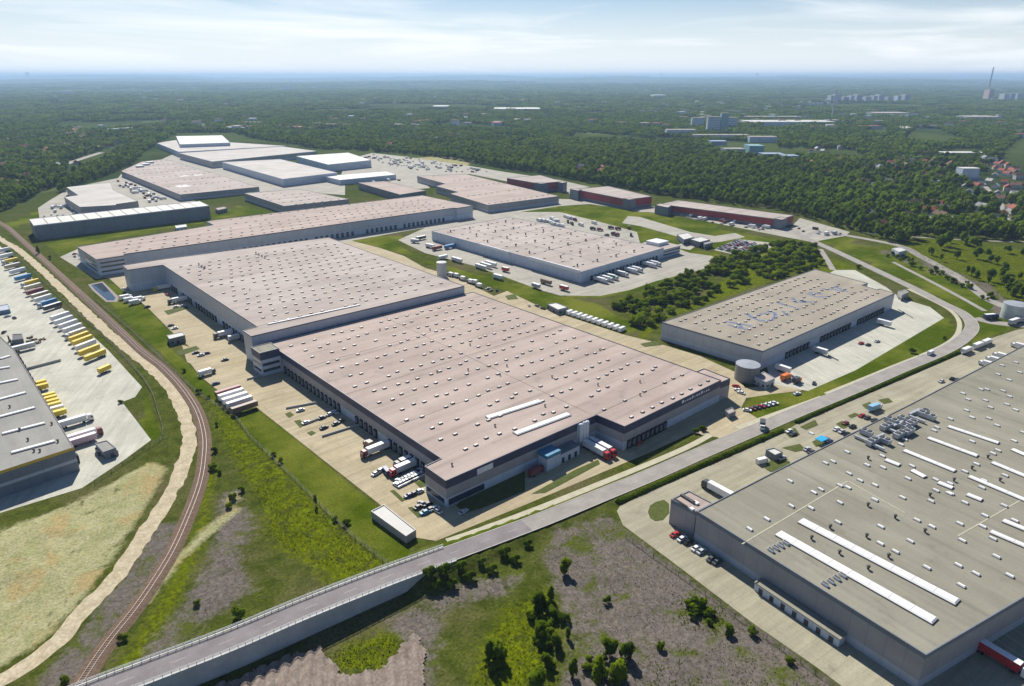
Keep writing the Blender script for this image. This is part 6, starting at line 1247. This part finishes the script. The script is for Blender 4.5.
for p, c, l in (((124.0,204.9), 'dark blue', 'dark blue car, left of three in the middle of the staff lot'), ((126.5,204.7), 'black', 'black car, middle of three in the staff lot'), ((128.7,204.6), 'white', 'white car, right of three in the staff lot'),
    ((122.4,195.7), 'black', 'black car at the left end of the lower staff row'), ((124.8,196.8), 'dark grey', 'dark grey car behind the black one in the lower staff row'), ((122.3,191.0), 'blue', 'blue car in front of the lower staff row'), ((126.1,194.8), 'black', 'black car in the middle of the lower staff row'),
    ((124.9,191.3), 'dark grey', 'dark grey car right of the blue one in the staff lot'), ((126.6,190.7), 'white', 'white car at the right end of the lower staff row'), ((126.6,188.6), 'silver', 'silver car at the right end of the staff lot by the wall'), ((133.9,181.3), 'silver', 'silver car in the shadow of the front corner'),
    ((124.4,306.0), 'white', 'white car at the tip of the upper dock wall'), ((120.5,291.5), 'white', 'white car on the grass island of the middle dock wall'), ((128.9,291.2), 'dark grey', 'dark grey car left of the pair by the middle docks'), ((133.7,292.0), 'silver', 'silver car by the middle docks'), ((136.6,292.3), 'white', 'white car closest to the wall at the middle docks'),
    ((124.8,280.9), 'black', 'black car by the lower dock wall, leftmost'), ((131.1,280.8), 'dark grey', 'dark grey car by the lower dock wall, middle'), ((134.1,281.7), 'black', 'black car by the lower dock wall, nearest the building'), ((112.0,600.8), 'white', 'white car near the pond'), ((113.2,538.9), 'black', 'black car at the lawn edge by the white box trucks'),
    ((129.1,525.0), 'white', 'white car left of three on the upper grass island'), ((133.8,524.0), 'white', 'white car middle of three on the upper grass island'), ((136.9,518.1), 'silver', 'silver car right of three on the upper grass island'), ((133.4,560.6), 'red', 'small red car between the upper dock trucks'),
    ((110.1,422.0), 'dark grey', 'dark car left in the little lot below the white-roofed hut'), ((111.1,415.7), 'silver', 'silver car in the little lot below the white-roofed hut'), ((114.8,416.8), 'dark grey', 'dark car right in the little lot below the white-roofed hut'), ((119.6,398.8), 'dark grey', 'dark car alone beside the grass corner'), ((113.9,484.9), 'dark grey', 'dark car beside the lawn above the white-roofed hut'), ((114.1,476.8), 'white', 'white car beside the lawn above the white-roofed hut')):
    car(p, R(RNG.choice((5, 95, 175))), c, l)
truck((136.6,579.3), R(182), 'white', 'yellow', 'white truck with yellow cab at the far docks of the tall warehouse')
truck((135.2,536.7), R(182), 'white', 'dark grey', 'white truck with dark cab at the middle docks of the tall warehouse'); trailer((144.2,549.3), R(182), 'light blue', 'light blue trailer behind the dark-cab truck at the tall warehouse', l=10)
truck((135.5,440.1), R(182), 'white', 'dark grey', 'white truck at the near docks of the tall warehouse'); trailer((137.7,428.3), R(182), 'silver', 'silver trailer beside the white truck at the near docks', l=10)
for k, p in enumerate([(107.0,572.0),(107.6,563.1),(109.1,553.6),(113.1,559.9)]): rigid((p[0], p[1]), R(4), 'white', 'white', 'white box truck, %s of four standing together near the pond' % ORD[k], 'four white box trucks near the pond', l=6.5)
# front of the main warehouse
truck((206.9,177.7), R(-92), 'white', 'red', 'white truck with red cab leaving the silo bay, nearer the silos'); truck((210.6,177.4), R(-92), 'silver', 'red', 'silver truck with red cab leaving the silo bay, farther from the silos')
car((228.0,170.3), R(0), 'red', 'red car in the shadow of the front docks'); rigid((174.6,183.0), R(5), 'maroon', 'maroon', 'dark red truck in the shadow before the front wall', l=6)
rigid((285.7,140.2), R(-150), 'dark grey', 'white', 'tipper truck with white cab on the straight road by the driveway', l=4.5, z=0.1)
car((318.0,174.4), R(95), 'red', 'red car at the far corner of the central warehouse'); car((314.3,170.9), R(95), 'white', 'white car beside the red one at the far corner'); car((312.7,168.1), R(95), 'white', 'second white car at the far corner of the central warehouse')
for k, (c, s_) in enumerate(zip(['white', 'maroon', 'dark grey', 'red', 'silver', 'white', 'white'], range(7))):
    p = Vector((296.5,154.8)).lerp(Vector((314.4,149.8)), k/6); car((p.x, p.y), R(-60), c, '%s car, %s from the left in the row by the tank driveway' % (c, ORD[k]), 'cars by the tank driveway')
car((334.3,147.5), R(-20), 'white', 'white car on the grass triangle beside the tank'); rigid((348.1,161.4), R(-5), 'orange', 'orange', 'orange truck at the corner of the lettered-roof warehouse', l=6); rigid((348.9,155.3), R(-5), 'dark grey', 'orange', 'truck with orange cab right of the all-orange truck', l=4)
car((436.0,157.1), R(-10), 'red', 'red car in the lettered-roof warehouse yard'); car((436.6,153.0), R(-10), 'dark grey', 'dark car right behind the red one in that yard'); car((447.3,151.8), R(-10), 'silver', 'silver car alone in the lettered-roof warehouse yard'); car((354.2,147.9), R(20), 'dark grey', 'dark car near the road side corner of that yard')
for k, p in enumerate([(356.3,167.7),(399.5,166.7),(482.5,161.8)]): trailer((p[0], p[1]), R(-92), ['white', 'silver', 'white', 'white', 'silver', 'white', 'light blue'][k], '%s trailer at the docks of the lettered-roof warehouse, %s from the near end' % (['white', 'silver', 'white', 'white', 'silver', 'white', 'light blue'][k], ORD[k]), 'trailers at the lettered-roof warehouse', l=9)
van((450.2,121.1), R(-6), 'white', 'white van driving on the straight road before the bend', z=0.1)
# right yard
for k, (p, c) in enumerate(zip([(470.4,107.6),(484.8,105.5),(495.5,103.8),(454.4,91.3),(464.6,90.5),(475.0,89.7),(502.6,87.2)], ['white']*7)):
    rigid((p[0], p[1]), R(-8 if k < 3 else 82), 'white', 'white', ['white box truck by the hedge end, left of three', 'white box truck by the hedge end, middle of three', 'white box truck by the hedge end, right of three', 'white truck at the far docks of the right warehouse, left of three', 'white truck at the far docks of the right warehouse, middle of three', 'white truck at the far docks of the right warehouse, right of three', 'white truck at the far roof corner near the right edge'][k], l=8.5)
truck((555.4,103.2), R(-12), 'silver', 'white', 'long silver truck on the side road below the wide pale tank'); truck((553.3,117.6), R(-30), 'dark blue', 'dark blue', 'dark blue truck turning at the meadow corner', l=8)
truck((220.1,122.2), R(86), 'white', 'dark grey', 'white truck with dark cab at the near docks of the right warehouse', l=13)
for p, c, l in (((418.8,99.2), 'black', 'black car beside the far docks of the right warehouse'), ((419.4,96.8), 'dark grey', 'dark grey car next to the black one at the far docks'), ((410.4,102.0), 'silver', 'silver car left of the dark pair at the far docks'), ((291.8,129.5), 'white', 'white car under the bush by the yard entrance'), ((290.5,126.8), 'dark grey', 'dark car under the bush by the yard entrance'),
    ((282.0,115.6), 'silver', 'silver car at the warehouse wall near the shelter'), ((280.8,113.1), 'dark grey', 'dark grey car at the warehouse wall near the shelter'), ((297.3,114.4), 'maroon', 'dark red car behind the blue awning'), ((296.4,112.1), 'dark blue', 'dark blue car behind the blue awning'), ((310.9,115.5), 'white', 'white car in the right yard left of a silver one'), ((310.4,112.6), 'silver', 'silver car in the right yard beside the white one'), ((309.7,109.9), 'black', 'black car at the wall beside the silver one'),
    ((320.3,115.3), 'maroon', 'dark red car left of two near the grass islands'), ((319.4,111.3), 'black', 'black car right of the dark red one near the grass islands'), ((334.5,113.4), 'red', 'red car close to the rooftop cooling units'), ((334.4,110.7), 'dark grey', 'dark grey car close to the rooftop cooling units'), ((334.3,107.2), 'dark grey', 'dark grey car against the wall by the cooling units'), ((266.0,119.1), 'silver', 'silver car beside the small shelter of the right yard'),
    ((184.7,117.9), 'red', 'red car at the top of the row along the near wall of the right warehouse'), ((184.5,114.6), 'white', 'white car second in the row along the near wall'), ((184.7,112.1), 'black', 'black car third in the row along the near wall'), ((183.8,108.0), 'white', 'white car fourth in the row along the near wall'), ((183.8,105.7), 'silver', 'silver car fifth in the row along the near wall'), ((183.0,101.0), 'dark grey', 'dark grey car sixth in the row along the near wall'), ((183.1,98.8), 'dark grey', 'dark grey car last in the row along the near wall')):
    car(p, R(RNG.choice((-6, 172))) if p[1] > 100 and p[0] > 230 else R(-5), c, l)
van((256.1,123.3), R(-20), 'white', 'white van beside the grass patch near the warehouse annex'); rigid((346.7,112.1), R(-12), 'light blue', 'white', 'pale blue truck on the grass corner by the cooling units', l=7)
t = thing('awning', 'bright blue awning at the right warehouse wall', 'awning', (*(292.6,114.1), 0), R(-8)); m = MB(); m.box(0, 0, 2.6, 5.5, 4.0, .25, top=(.9, .9, 0)); m.build('cover', paint('awning_blue', (0.03, 0.36, 0.62)), t)
for a_ in (-2.4, 2.4):
    for b_ in (-1.7, 1.7): m = MB(); m.box(a_, b_, 0, .12, .12, 2.6); m.build('leg', STEEL, t)
truck((207.0,19.6), R(-98), 'red', 'white', 'truck with red trailer at the bottom right docks', l=13.4)
# centre island
for k, (p, c, rz, l) in enumerate((((380.1,583.9), 'silver', -60, 9), ((392.6,591.4), 'dark grey', 5, 12), ((379.0,555.4), 'white', -80, 11), ((379.3,543.9), 'maroon', 0, 11), ((392.7,540.5), 'blue', 2, 13), ((361.5,509.3), 'white', 5, 10), ((365.7,493.2), 'white', -88, 13.4), ((366.9,459.3), 'white', -88, 13.4), ((373.4,460.4), 'silver', -88, 13.4), ((380.1,461.4), 'white', -88, 13.4), ((357.4,424.7), 'white', -85, 10), ((377.4,387.1), 'brown', -88, 11), ((363.4,384.2), 'silver', -88, 8), ((377.7,438.6), 'red', -80, 7), ((376.4,365.3), 'red', -85, 8))):
    trailer((p[0], p[1]), R(rz), c, '%s trailer on the road around the central white hall, %s from the far end' % (c, ORD[k]), 'trailers around the central white hall', l=l)
for k in range(14):
    if k in (3, 5, 8, 9, 12, 13): continue
    c = ['white', 'white', 'green', 'white', 'silver', 'white', 'white'][k % 7]; x = 416+k*7.0
    truck((x, 360.5+(x-401)*0.058), R(-87), c, 'white', '%s truck at the docks of the central white hall, %s from the near corner' % (c, ORD[k]), 'trucks at the central white hall', l=11)
for k in range(11):
    p = Vector((338.2,321.5)).lerp(Vector((339.3,273.8)), k/10); van((p.x, p.y), R(5), 'white', 'white van, %s from the canopy in the row behind the main warehouse' % ORD[k], 'row of white vans', s=1.15)
for k, p in enumerate([(332.7,459.3),(334.3,453.7),(332.9,442.7),(332.4,431.2),(334.0,427.8),(330.5,417.5)]): rigid((p[0], p[1]), R(100), 'white', 'dark grey', 'small white truck, %s from the pale tank, at the corner of the tall warehouse' % ORD[k], 'small white trucks by the pale tank', l=4.2)
for k, p in enumerate([(333.1,408.5),(331.4,402.7),(335.0,399.5),(328.4,354.6),(332.1,349.8),(331.4,342.6),(310.6,443.3)]): car(p, R(20*k), ['silver', 'dark grey', 'black'][k % 3], '%s car behind the main warehouse beside the grass island, %s from the tank' % (['silver', 'dark grey', 'black'][k % 3], ORD[k]), parts=False)
LOT = [(552.7,580.8),(554.2,575.5),(555.7,570.3),(570.6,577.2),(564.0,567.0),(566.6,564.7),(554.3,563.8),(550.8,555.3),(550.3,548.2),(550.6,540.5),(592.1,574.8),(590.3,568.1),(589.5,560.6),(572.1,552.0),(567.3,540.8),(586.9,554.8),(571.0,530.1),(590.7,528.0),(565.0,506.2),(566.9,497.4),(584.2,496.4),(586.0,487.7),(562.9,473.7),(561.5,468.3),(549.7,472.1),(599.4,483.1),(572.8,458.3)]
for k, p in enumerate(LOT):
    if k < 13 or 16 <= k < 18: rigid((p[0], p[1]), R(80), 'white', 'white' if k % 2 else 'dark grey', 'white truck in the storage lot behind the central white hall', 'trucks in the storage lot', l=5.5)
    else: rigid((p[0], p[1]), R(60+k*13), 'maroon' if k % 2 else 'dark grey', 'dark grey', '%s truck in the storage lot behind the central white hall' % ('dark red' if k % 2 else 'dark grey'), 'trucks in the storage lot', l=4.5)
# large car park
CC = ['white', 'silver', 'dark grey', 'black', 'silver', 'maroon', 'dark blue', 'white', 'silver', 'red']
A, B, C_ = Vector((588.8,362.5)), Vector((586.1,330.1)), Vector((642.6,371.0)); r = random.Random(2)
for row in range(8):
    for k in range(17):
        if r.random() < 0.12: continue
        p = A+(B-A)*((row//2)/3.6+(row % 2)*0.085+.03)+(C_-A)*((k+.5)/17); c = r.choice(CC)
        car((p.x, p.y), math.atan2((B-A).y, (B-A).x), c, '%s car parked in the large car park beyond the thicket' % c, 'large car park beyond the thicket', parts=False, z=0.09)
# far lots
def far_cars(poly, n, lab, grp, seed, kinds=('car', 'truck')):
    r = random.Random(seed); poly = ccw(poly); xs_ = [p[0] for p in poly]; ys_ = [p[1] for p in poly]; k = 0; it = 0; got = []
    while k < n and it < 6000:
        it += 1; x, y = r.uniform(min(xs_), max(xs_)), r.uniform(min(ys_), max(ys_))
        if not inside(poly, np.array([x]), np.array([y]))[0] or any((x-a)**2+(y-b)**2 < 20 for a, b in got): continue
        got.append((x, y)); k += 1; kd = r.choice(kinds); c = r.choice(['white', 'white', 'silver', 'dark grey', 'maroon', 'white', 'brown'])
        if kd == 'car': car((x, y), r.choice((0, 1.57)), c, '%s car %s' % (c, lab), grp, parts=False, z=0.09)
        else:
            if c == 'white' or c == 'silver': rigid((x, y), r.choice((0.05, 1.57)), c, 'white', '%s truck %s' % (c, lab), grp, l=7, z=0.09)
            else:
                o = link('container', cached(('cont', c), lambda: container_me(c)), None, (x, y, .09), r.choice((0, 1.57))); tag(o, '%s shipping container %s' % (c, lab), 'container', grp)
def container_me(c):
    m = MB(); m.box(0, 0, 0, 6.1, 2.44, 2.6)
    for k in range(-7, 8): m.box(k*.4, 0, .1, .12, 2.52, 2.4)
    return m.mesh('container', [paint(c, PC[c], .6)])
far_cars([(733.0,1310.8),(789.3,1365.9),(803.2,1274.4),(806.9,1044.4),(797.0,939.4),(757.0,974.5),(711.6,1032.4),(702.2,1116.3)], 110, 'in the crowded storage yard at the wood edge', 'storage yard at the wood edge', 5)
far_cars([(266.2,1289.7),(273.4,1209.6),(265.5,1031.1),(243.0,1019.0),(247.8,1139.7),(252.4,1242.3)], 34, 'in the yard between the far left halls', 'yard between the far left halls', 6, ('truck',))
far_cars([(113.7,985.4),(143.5,1086.0),(166.6,1118.0),(155.9,1026.8),(186.2,981.8),(129.9,971.1)], 20, 'in the yard of the L-shaped hall', 'yard of the L-shaped hall', 7)
far_cars([(721.8,502.3),(725.9,447.5),(718.0,378.1),(694.5,370.9),(695.7,434.6),(698.4,488.3)], 26, 'before the longest red hall', 'vehicles before the longest red hall', 8)
far_cars([(541.9,1047.5),(622.9,1007.8),(610.1,972.3),(521.8,977.5)], 12, 'between the bright low hall and the dark hall', 'between the low halls', 9)
far_cars([(740.0,366.0),(721.1,327.6),(750.2,308.5),(758.7,349.5)], 10, 'at the junction right of the longest red hall', 'junction by the red halls', 10)
far_cars([(296.3,697.5),(430.4,691.0),(527.5,691.1),(522.0,677.8),(420.8,676.1),(299.0,679.1)], 12, 'in front of the long dock-door warehouse', 'yard of the long warehouse', 11)
far_cars([(103.5,764.5),(114.8,770.6),(111.7,712.1),(105.6,722.3)], 9, 'by the left end of the long warehouse', 'left end of the long warehouse', 12, ('car',))

# ------------------------------------------------------------------ houses, blocks and far halls
TILE = [mat('roof_tile_'+n, c, .85, .2, .5) for n, c in (('red', (0.27, 0.075, 0.05)), ('brown', (0.16, 0.09, 0.06)), ('grey', (0.24, 0.24, 0.25)), ('pale', (0.50, 0.47, 0.44)))]
RENDER = [mat('render_'+n, c, .85, .08, .3) for n, c in (('white', (0.66, 0.65, 0.62)), ('cream', (0.56, 0.50, 0.38)), ('grey', (0.44, 0.43, 0.42)))]
def house_me(rf, wl, l, w, h):
    m = MB(); m.box(0, 0, -0.5, l, w, h+.5, mi=0); x, y, z = l/2+.3, w/2+.4, h
    m.add([(-x, -y, z), (x, -y, z), (x, y, z), (-x, y, z), (-x+.4, 0, z+w*.42), (x-.4, 0, z+w*.42)], [(0, 1, 5, 4), (2, 3, 4, 5), (1, 2, 5), (3, 0, 4), (3, 2, 1, 0)], 1)
    m.box(l*.2, .6, z+w*.2, .7, .7, w*.3, mi=0)
    for k in (-1, 0, 1): m.box(k*l*.28, -w/2-.03, 1.0, 1.2, .1, 1.4, mi=2); m.box(k*l*.28, w/2+.03, 1.0, 1.2, .1, 1.4, mi=2)
    return m.mesh('house', [RENDER[wl], TILE[rf], GLASS])
zone_lab = ['among trees left of the park', 'in the hamlet beyond the far halls', 'in the clearing behind the storage yard', 'hidden in the wood behind the red halls', 'in the village street at right', 'in the suburb near the right edge', 'behind the flyover at right', 'in the distant left suburb', 'beside the blue-roofed estate']
k = 0
rn = ['red', 'brown', 'grey', 'pale']
for zi, (zp, n) in enumerate(HOUSE_ZONES):
    for j in range(n):
        if k >= len(house_pts): break
        x, y, sd = house_pts[k]; k += 1; rf, wl = sd % 4, (sd//4) % 3; sz = (sd//12) % 3
        if rf == 3 and sz: rf = 0
        me = cached(('house', rf, wl, sz), lambda: house_me(rf, wl, (10, 12, 15)[sz], (8.5, 9.5, 10)[sz], (4.2, 5.8, 7)[sz]))
        o = link('house', me, None, (x, y, ground_z(x, y)), (sd % 157)/50., None); tag(o, '%s-roofed house %s' % (rn[rf], zone_lab[zi]), 'house', 'houses '+zone_lab[zi])

# small pale blocks scattered over the far plain
FB = [cached(('fb', i), lambda: (lambda m: m.mesh('far_block', [(PALE, SILVER, RENDER[1], RENDER[0])[i], (ROOF_WHITE, TILE[0], ROOF_PALE, TILE[1])[i]]))((lambda m: (m.box(0, 0, -4, 1, 1, 5, mi=0), m.box(0, 0, 1, 1.02, 1.02, .08, mi=1), m)[2])(MB()))) for i in range(4)]
r = random.Random(21); n_ = 0
while n_ < 230:
    az = R(41.3)+R(r.uniform(-37, 37)); d = 2300*math.exp(r.random()*1.5); x, y = d*math.sin(az), d*math.cos(az)
    if vnoise(np.array([x]), np.array([y]), 900)[0] < 0.52: continue
    if any(inside(c_, np.array([x]), np.array([y]))[0] for c_ in CLEAR): continue
    n_ += 1; i = r.randrange(4); big = r.random() < .25
    o = link('far_block', FB[i], None, (x, y, ground_z(x, y)), r.uniform(0, 3), (r.uniform(40, 90) if big else r.uniform(12, 26), r.uniform(14, 30), r.uniform(9, 18) if not big else 10)); q = 'left' if az < R(30) else ('right' if az > R(53) else 'middle')
    tag(o, '%s block among trees in the hazy %s of the far plain' % (['pale', 'grey red-roofed', 'cream', 'white brown-roofed'][i], q), 'building', 'blocks in the hazy %s of the far plain' % q)

def BLOCK(name, label, p, W, D, Hh, m, rm, cat, group, turn):
    t = thing(name, label, cat, (p[0], p[1], ground_z(*p)), -R(41.3)+turn, group)
    b_ = MB(); b_.box(0, D/2, -3, W, D, Hh+3); b_.build('wall', m, t); b_ = MB(); b_.box(0, D/2, Hh, W*1.01, D*1.01, max(.4, Hh*.04)); b_.build('roof', rm, t)
    if cat == 'building' and name == 'apartment_block':
        n = max(2, int(Hh/6))
        for k in range(n): b_ = MB(); b_.box(0, -0.05, Hh*(k+.35)/n, W*.9, .3, Hh*.3/n); b_.build('window_band', mat('far_window', (0.33, 0.36, 0.40), .5, 0), t)
BLOCK('apartment_block', 'leftmost pale tower block above the wood', (2012, 1363), 37.5, 16.0, 31.6, PALE, ROOF_PALE, 'building', 'tower blocks above the wood', 0.00)
BLOCK('apartment_block', 'widest pale tower block above the wood', (1868, 1208), 37.6, 16.0, 45.1, PALE, ROOF_PALE, 'building', 'tower blocks above the wood', 0.00)
BLOCK('apartment_block', 'tallest teal tower block above the wood', (1892, 1187), 22.0, 16.0, 55.0, mat('render_teal', (0.20, 0.38, 0.42), .8, .05), ROOF_PALE, 'building', 'tower blocks above the wood', 0.00)
BLOCK('apartment_block', 'rightmost pale tower block above the wood', (2058, 1262), 30.5, 16.0, 34.9, PALE, ROOF_PALE, 'building', 'tower blocks above the wood', 0.00)
BLOCK('school_building', 'long white low building left of the tower blocks', (1689, 1195), 81.7, 30.0, 18.0, PALE, ROOF_PALE, 'building', None, 0.00)
BLOCK('school_building', 'long pale low building below the tower blocks', (1677, 1055), 151.1, 25.0, 13.0, PALE, ROOF_PALE, 'building', None, 0.00)
BLOCK('school_building', 'long pale low building right below the tower blocks', (1692, 943), 71.2, 25.0, 14.1, PALE, ROOF_PALE, 'building', None, 0.00)
BLOCK('estate_hall', 'blue hall in the clearing under the tower blocks, upper', (1502, 951), 37.8, 30.0, 13.0, mat('sheet_blue', (0.26, 0.33, 0.42), .6, .08), mat('sheet_blue', (0.26, 0.33, 0.42), .6, .08), 'building', None, 0.00)
BLOCK('estate_hall', 'blue-grey hall in the clearing, lower left', (1354, 816), 42.8, 35.0, 13.9, mat('sheet_blue', (0.26, 0.33, 0.42), .6, .08), ROOF_GREY, 'building', None, 0.00)
BLOCK('estate_hall', 'teal hall in the clearing under the tower blocks', (1425, 807), 32.6, 40.0, 16.8, mat('sheet_teal', (0.20, 0.36, 0.38), .6, .08), mat('sheet_teal', (0.20, 0.36, 0.38), .6, .08), 'building', None, 0.00)
BLOCK('estate_hall', 'dark blue-grey terrace right of the teal hall, left half', (1330, 714), 43.1, 30.0, 13.3, SLATE, mat('sheet_blue', (0.26, 0.33, 0.42), .6, .08), 'building', None, 0.00)
BLOCK('estate_hall', 'dark blue-grey terrace right of the teal hall, right half', (1325, 673), 29.7, 30.0, 13.1, SLATE, mat('sheet_blue', (0.26, 0.33, 0.42), .6, .08), 'building', None, 0.00)
BLOCK('far_hall', 'long white-roofed factory hall beyond the estate', (2363, 1217), 298.0, 110.0, 12.3, PALE, ROOF_WHITE, 'building', None, 0.00)
BLOCK('far_hall', 'grey factory row above the white-roofed hall', (2614, 1419), 207.9, 60.0, 12.8, SILVER, ROOF_GREY, 'building', None, 0.00)
BLOCK('far_hall', 'white hall roof far away at centre', (2311, 2594), 222.7, 160.0, 10.0, PALE, ROOF_WHITE, 'building', None, 0.00)
BLOCK('far_hall', 'small white hall roof far away left of centre', (2155, 3013), 77.3, 120.0, 10.6, PALE, ROOF_WHITE, 'building', None, 0.00)
BLOCK('far_hall', 'small white hall far away right of centre', (4491, 3399), 93.6, 150.0, 20.1, PALE, ROOF_WHITE, 'building', None, 0.00)
BLOCK('far_hall', 'pale hall with yard beyond the village at right', (3261, 1231), 145.7, 90.0, 15.0, SILVER, ROOF_PALE, 'building', None, 0.00)
BLOCK('far_hall', 'second pale hall near the right edge', (3230, 877), 121.4, 90.0, 14.4, SILVER, ROOF_PALE, 'building', None, 0.00)
BLOCK('far_hall', 'long hall with row of windows right of the pale road', (1683, 477), 89.3, 30.0, 10.2, SLATE, ROOF_WHITE, 'building', None, 0.00)
BLOCK('far_hall', 'white hall lying in the trees at right', (1203, 379), 36.2, 14.0, 7.5, PALE, ROOF_WHITE, 'building', None, 0.00)
BLOCK('far_hall', 'white house block beside the village street', (1271, 347), 26.5, 18.0, 23.4, PALE, ROOF_WHITE, 'building', None, 0.00)
BLOCK('far_hall', 'white shed at the wood edge right of the red halls', (860, 363), 23.2, 10.0, 5.6, PALE, ROOF_WHITE, 'building', None, 0.00)
BLOCK('far_hall', 'white pavilion in the far left suburb', (1289, 7581), 63.7, 80.0, 32.8, PALE, ROOF_WHITE, 'building', None, 0.00)
BLOCK('far_hall', 'white block in the haze left of centre', (3803, 8515), 64.3, 80.0, 52.9, PALE, ROOF_WHITE, 'building', None, 0.00)
BLOCK('far_hall', 'white block in the haze, right of the other one', (5778, 8769), 57.8, 80.0, 52.1, PALE, ROOF_WHITE, 'building', None, 0.00)
BLOCK('apartment_block', 'first pale block of the distant estate at right', (4736, 2185), 21.7, 60.0, 37.2, SILVER, ROOF_PALE, 'building', 'distant housing estate at right', 0.00)
BLOCK('apartment_block', 'second pale block of the distant estate at right', (4765, 2159), 36.2, 60.0, 44.8, PALE, ROOF_PALE, 'building', 'distant housing estate at right', 0.00)
BLOCK('apartment_block', 'third pale block of the distant estate at right', (4805, 2124), 36.4, 60.0, 30.0, SILVER, ROOF_PALE, 'building', 'distant housing estate at right', 0.00)
BLOCK('apartment_block', 'fourth pale block of the distant estate at right', (4835, 2098), 21.9, 60.0, 37.6, PALE, ROOF_PALE, 'building', 'distant housing estate at right', 0.00)
BLOCK('apartment_block', 'fifth pale block of the distant estate at right', (4870, 2067), 36.6, 60.0, 45.3, SILVER, ROOF_PALE, 'building', 'distant housing estate at right', 0.00)
BLOCK('apartment_block', 'sixth pale block of the distant estate at right', (4914, 2028), 36.8, 60.0, 30.3, PALE, ROOF_PALE, 'building', 'distant housing estate at right', 0.00)
BLOCK('apartment_block', 'seventh pale block of the distant estate at right', (4949, 1997), 22.2, 60.0, 38.1, SILVER, ROOF_PALE, 'building', 'distant housing estate at right', 0.00)
BLOCK('apartment_block', 'eighth pale block of the distant estate at right', (4979, 1971), 37.1, 60.0, 45.8, PALE, ROOF_PALE, 'building', 'distant housing estate at right', 0.00)
BLOCK('apartment_block', 'ninth pale block of the distant estate at right', (5024, 1932), 37.3, 60.0, 30.7, SILVER, ROOF_PALE, 'building', 'distant housing estate at right', 0.00)
BLOCK('apartment_block', 'tenth pale block of the distant estate at right', (5068, 1893), 22.5, 60.0, 38.6, PALE, ROOF_PALE, 'building', 'distant housing estate at right', 0.00)
BLOCK('apartment_block', 'eleventh pale block of the distant estate at right', (5108, 1858), 37.6, 60.0, 46.5, SILVER, ROOF_PALE, 'building', 'distant housing estate at right', 0.00)
BLOCK('apartment_block', 'first of four hazy blocks near the right horizon', (5984, 1624), 34.3, 60.0, 70.6, mat('render_rose', (0.6, 0.42, 0.38), .8, .05), ROOF_PALE, 'building', 'four hazy blocks near the right horizon', 0.00)
BLOCK('apartment_block', 'second of four hazy blocks near the right horizon', (6070, 1548), 34.6, 60.0, 44.6, PALE, ROOF_PALE, 'building', 'four hazy blocks near the right horizon', 0.00)
BLOCK('apartment_block', 'third of four hazy blocks near the right horizon', (6102, 1520), 34.8, 60.0, 44.8, PALE, ROOF_PALE, 'building', 'four hazy blocks near the right horizon', 0.00)
BLOCK('apartment_block', 'fourth of four hazy blocks near the right horizon', (6140, 1487), 34.9, 60.0, 45.0, PALE, ROOF_PALE, 'building', 'four hazy blocks near the right horizon', 0.00)
BLOCK('tower', 'slim dark tower on the left horizon', (4501, 33107), 100.8, 60.0, 188.8, SLATE, SLATE, 'tower', None, 0.00)
BLOCK('tower', 'dark tower on the horizon right of centre', (33999, 25765), 140.3, 60.0, 240.9, SLATE, SLATE, 'tower', None, 0.00)
BLOCK('tower', 'dark tower on the horizon further right', (28588, 16589), 108.8, 60.0, 163.4, SLATE, SLATE, 'tower', None, 0.00)
BLOCK('tower', 'slim spire in the right middle distance', (2916, 1335), 4.0, 4.0, 106.0, SILVER, SILVER, 'tower', None, 0.00)
CH = (7548, 2081)
t = thing('chimney', 'tall slender power-station chimney on the right horizon', 'chimney', (CH[0], CH[1], ground_z(*CH)))
b_ = MB(); b_.lathe(0, 0, [(8, -5), (4.5, 236)], 14); b_.build('chimney_shaft', BRC, t)
b_ = MB(); b_.box(0, -30, -5, 60, 40, 40); b_.build('boiler_house', PALE, t)
# flyover at right
fo = smooth_path([(885.2,271.9,7.0),(908.1,247.9,7.0),(927.3,223.1,7.0),(953.2,196.5,7.0),(997.8,153.4,7.0)], 12)
t = thing('flyover', 'grey motorway flyover crossing the trees at right', 'bridge', (0, 0, 0))
mb = MB(); strip(mb, offs(fo, 9), offs(fo, -9), 0.0); mb.build('deck', ASPH, t)
for s in (9, -9):
    A = [p+Vector((0, 0, 1.1)) for p in offs(fo, s)]; B = [p+Vector((0, 0, -1.6)) for p in offs(fo, s)]; mb = MB(); (strip(mb, A, B) if s < 0 else strip(mb, B, A)); (strip(mb, B, A) if s < 0 else strip(mb, A, B)); mb.build('edge_beam', BRC, t)
for i in range(1, len(fo), 3): mb = MB(); mb.box(fo[i].x, fo[i].y, -1, 2.5, 10, 6.5, 0.4); mb.build('pier', BRC, t)
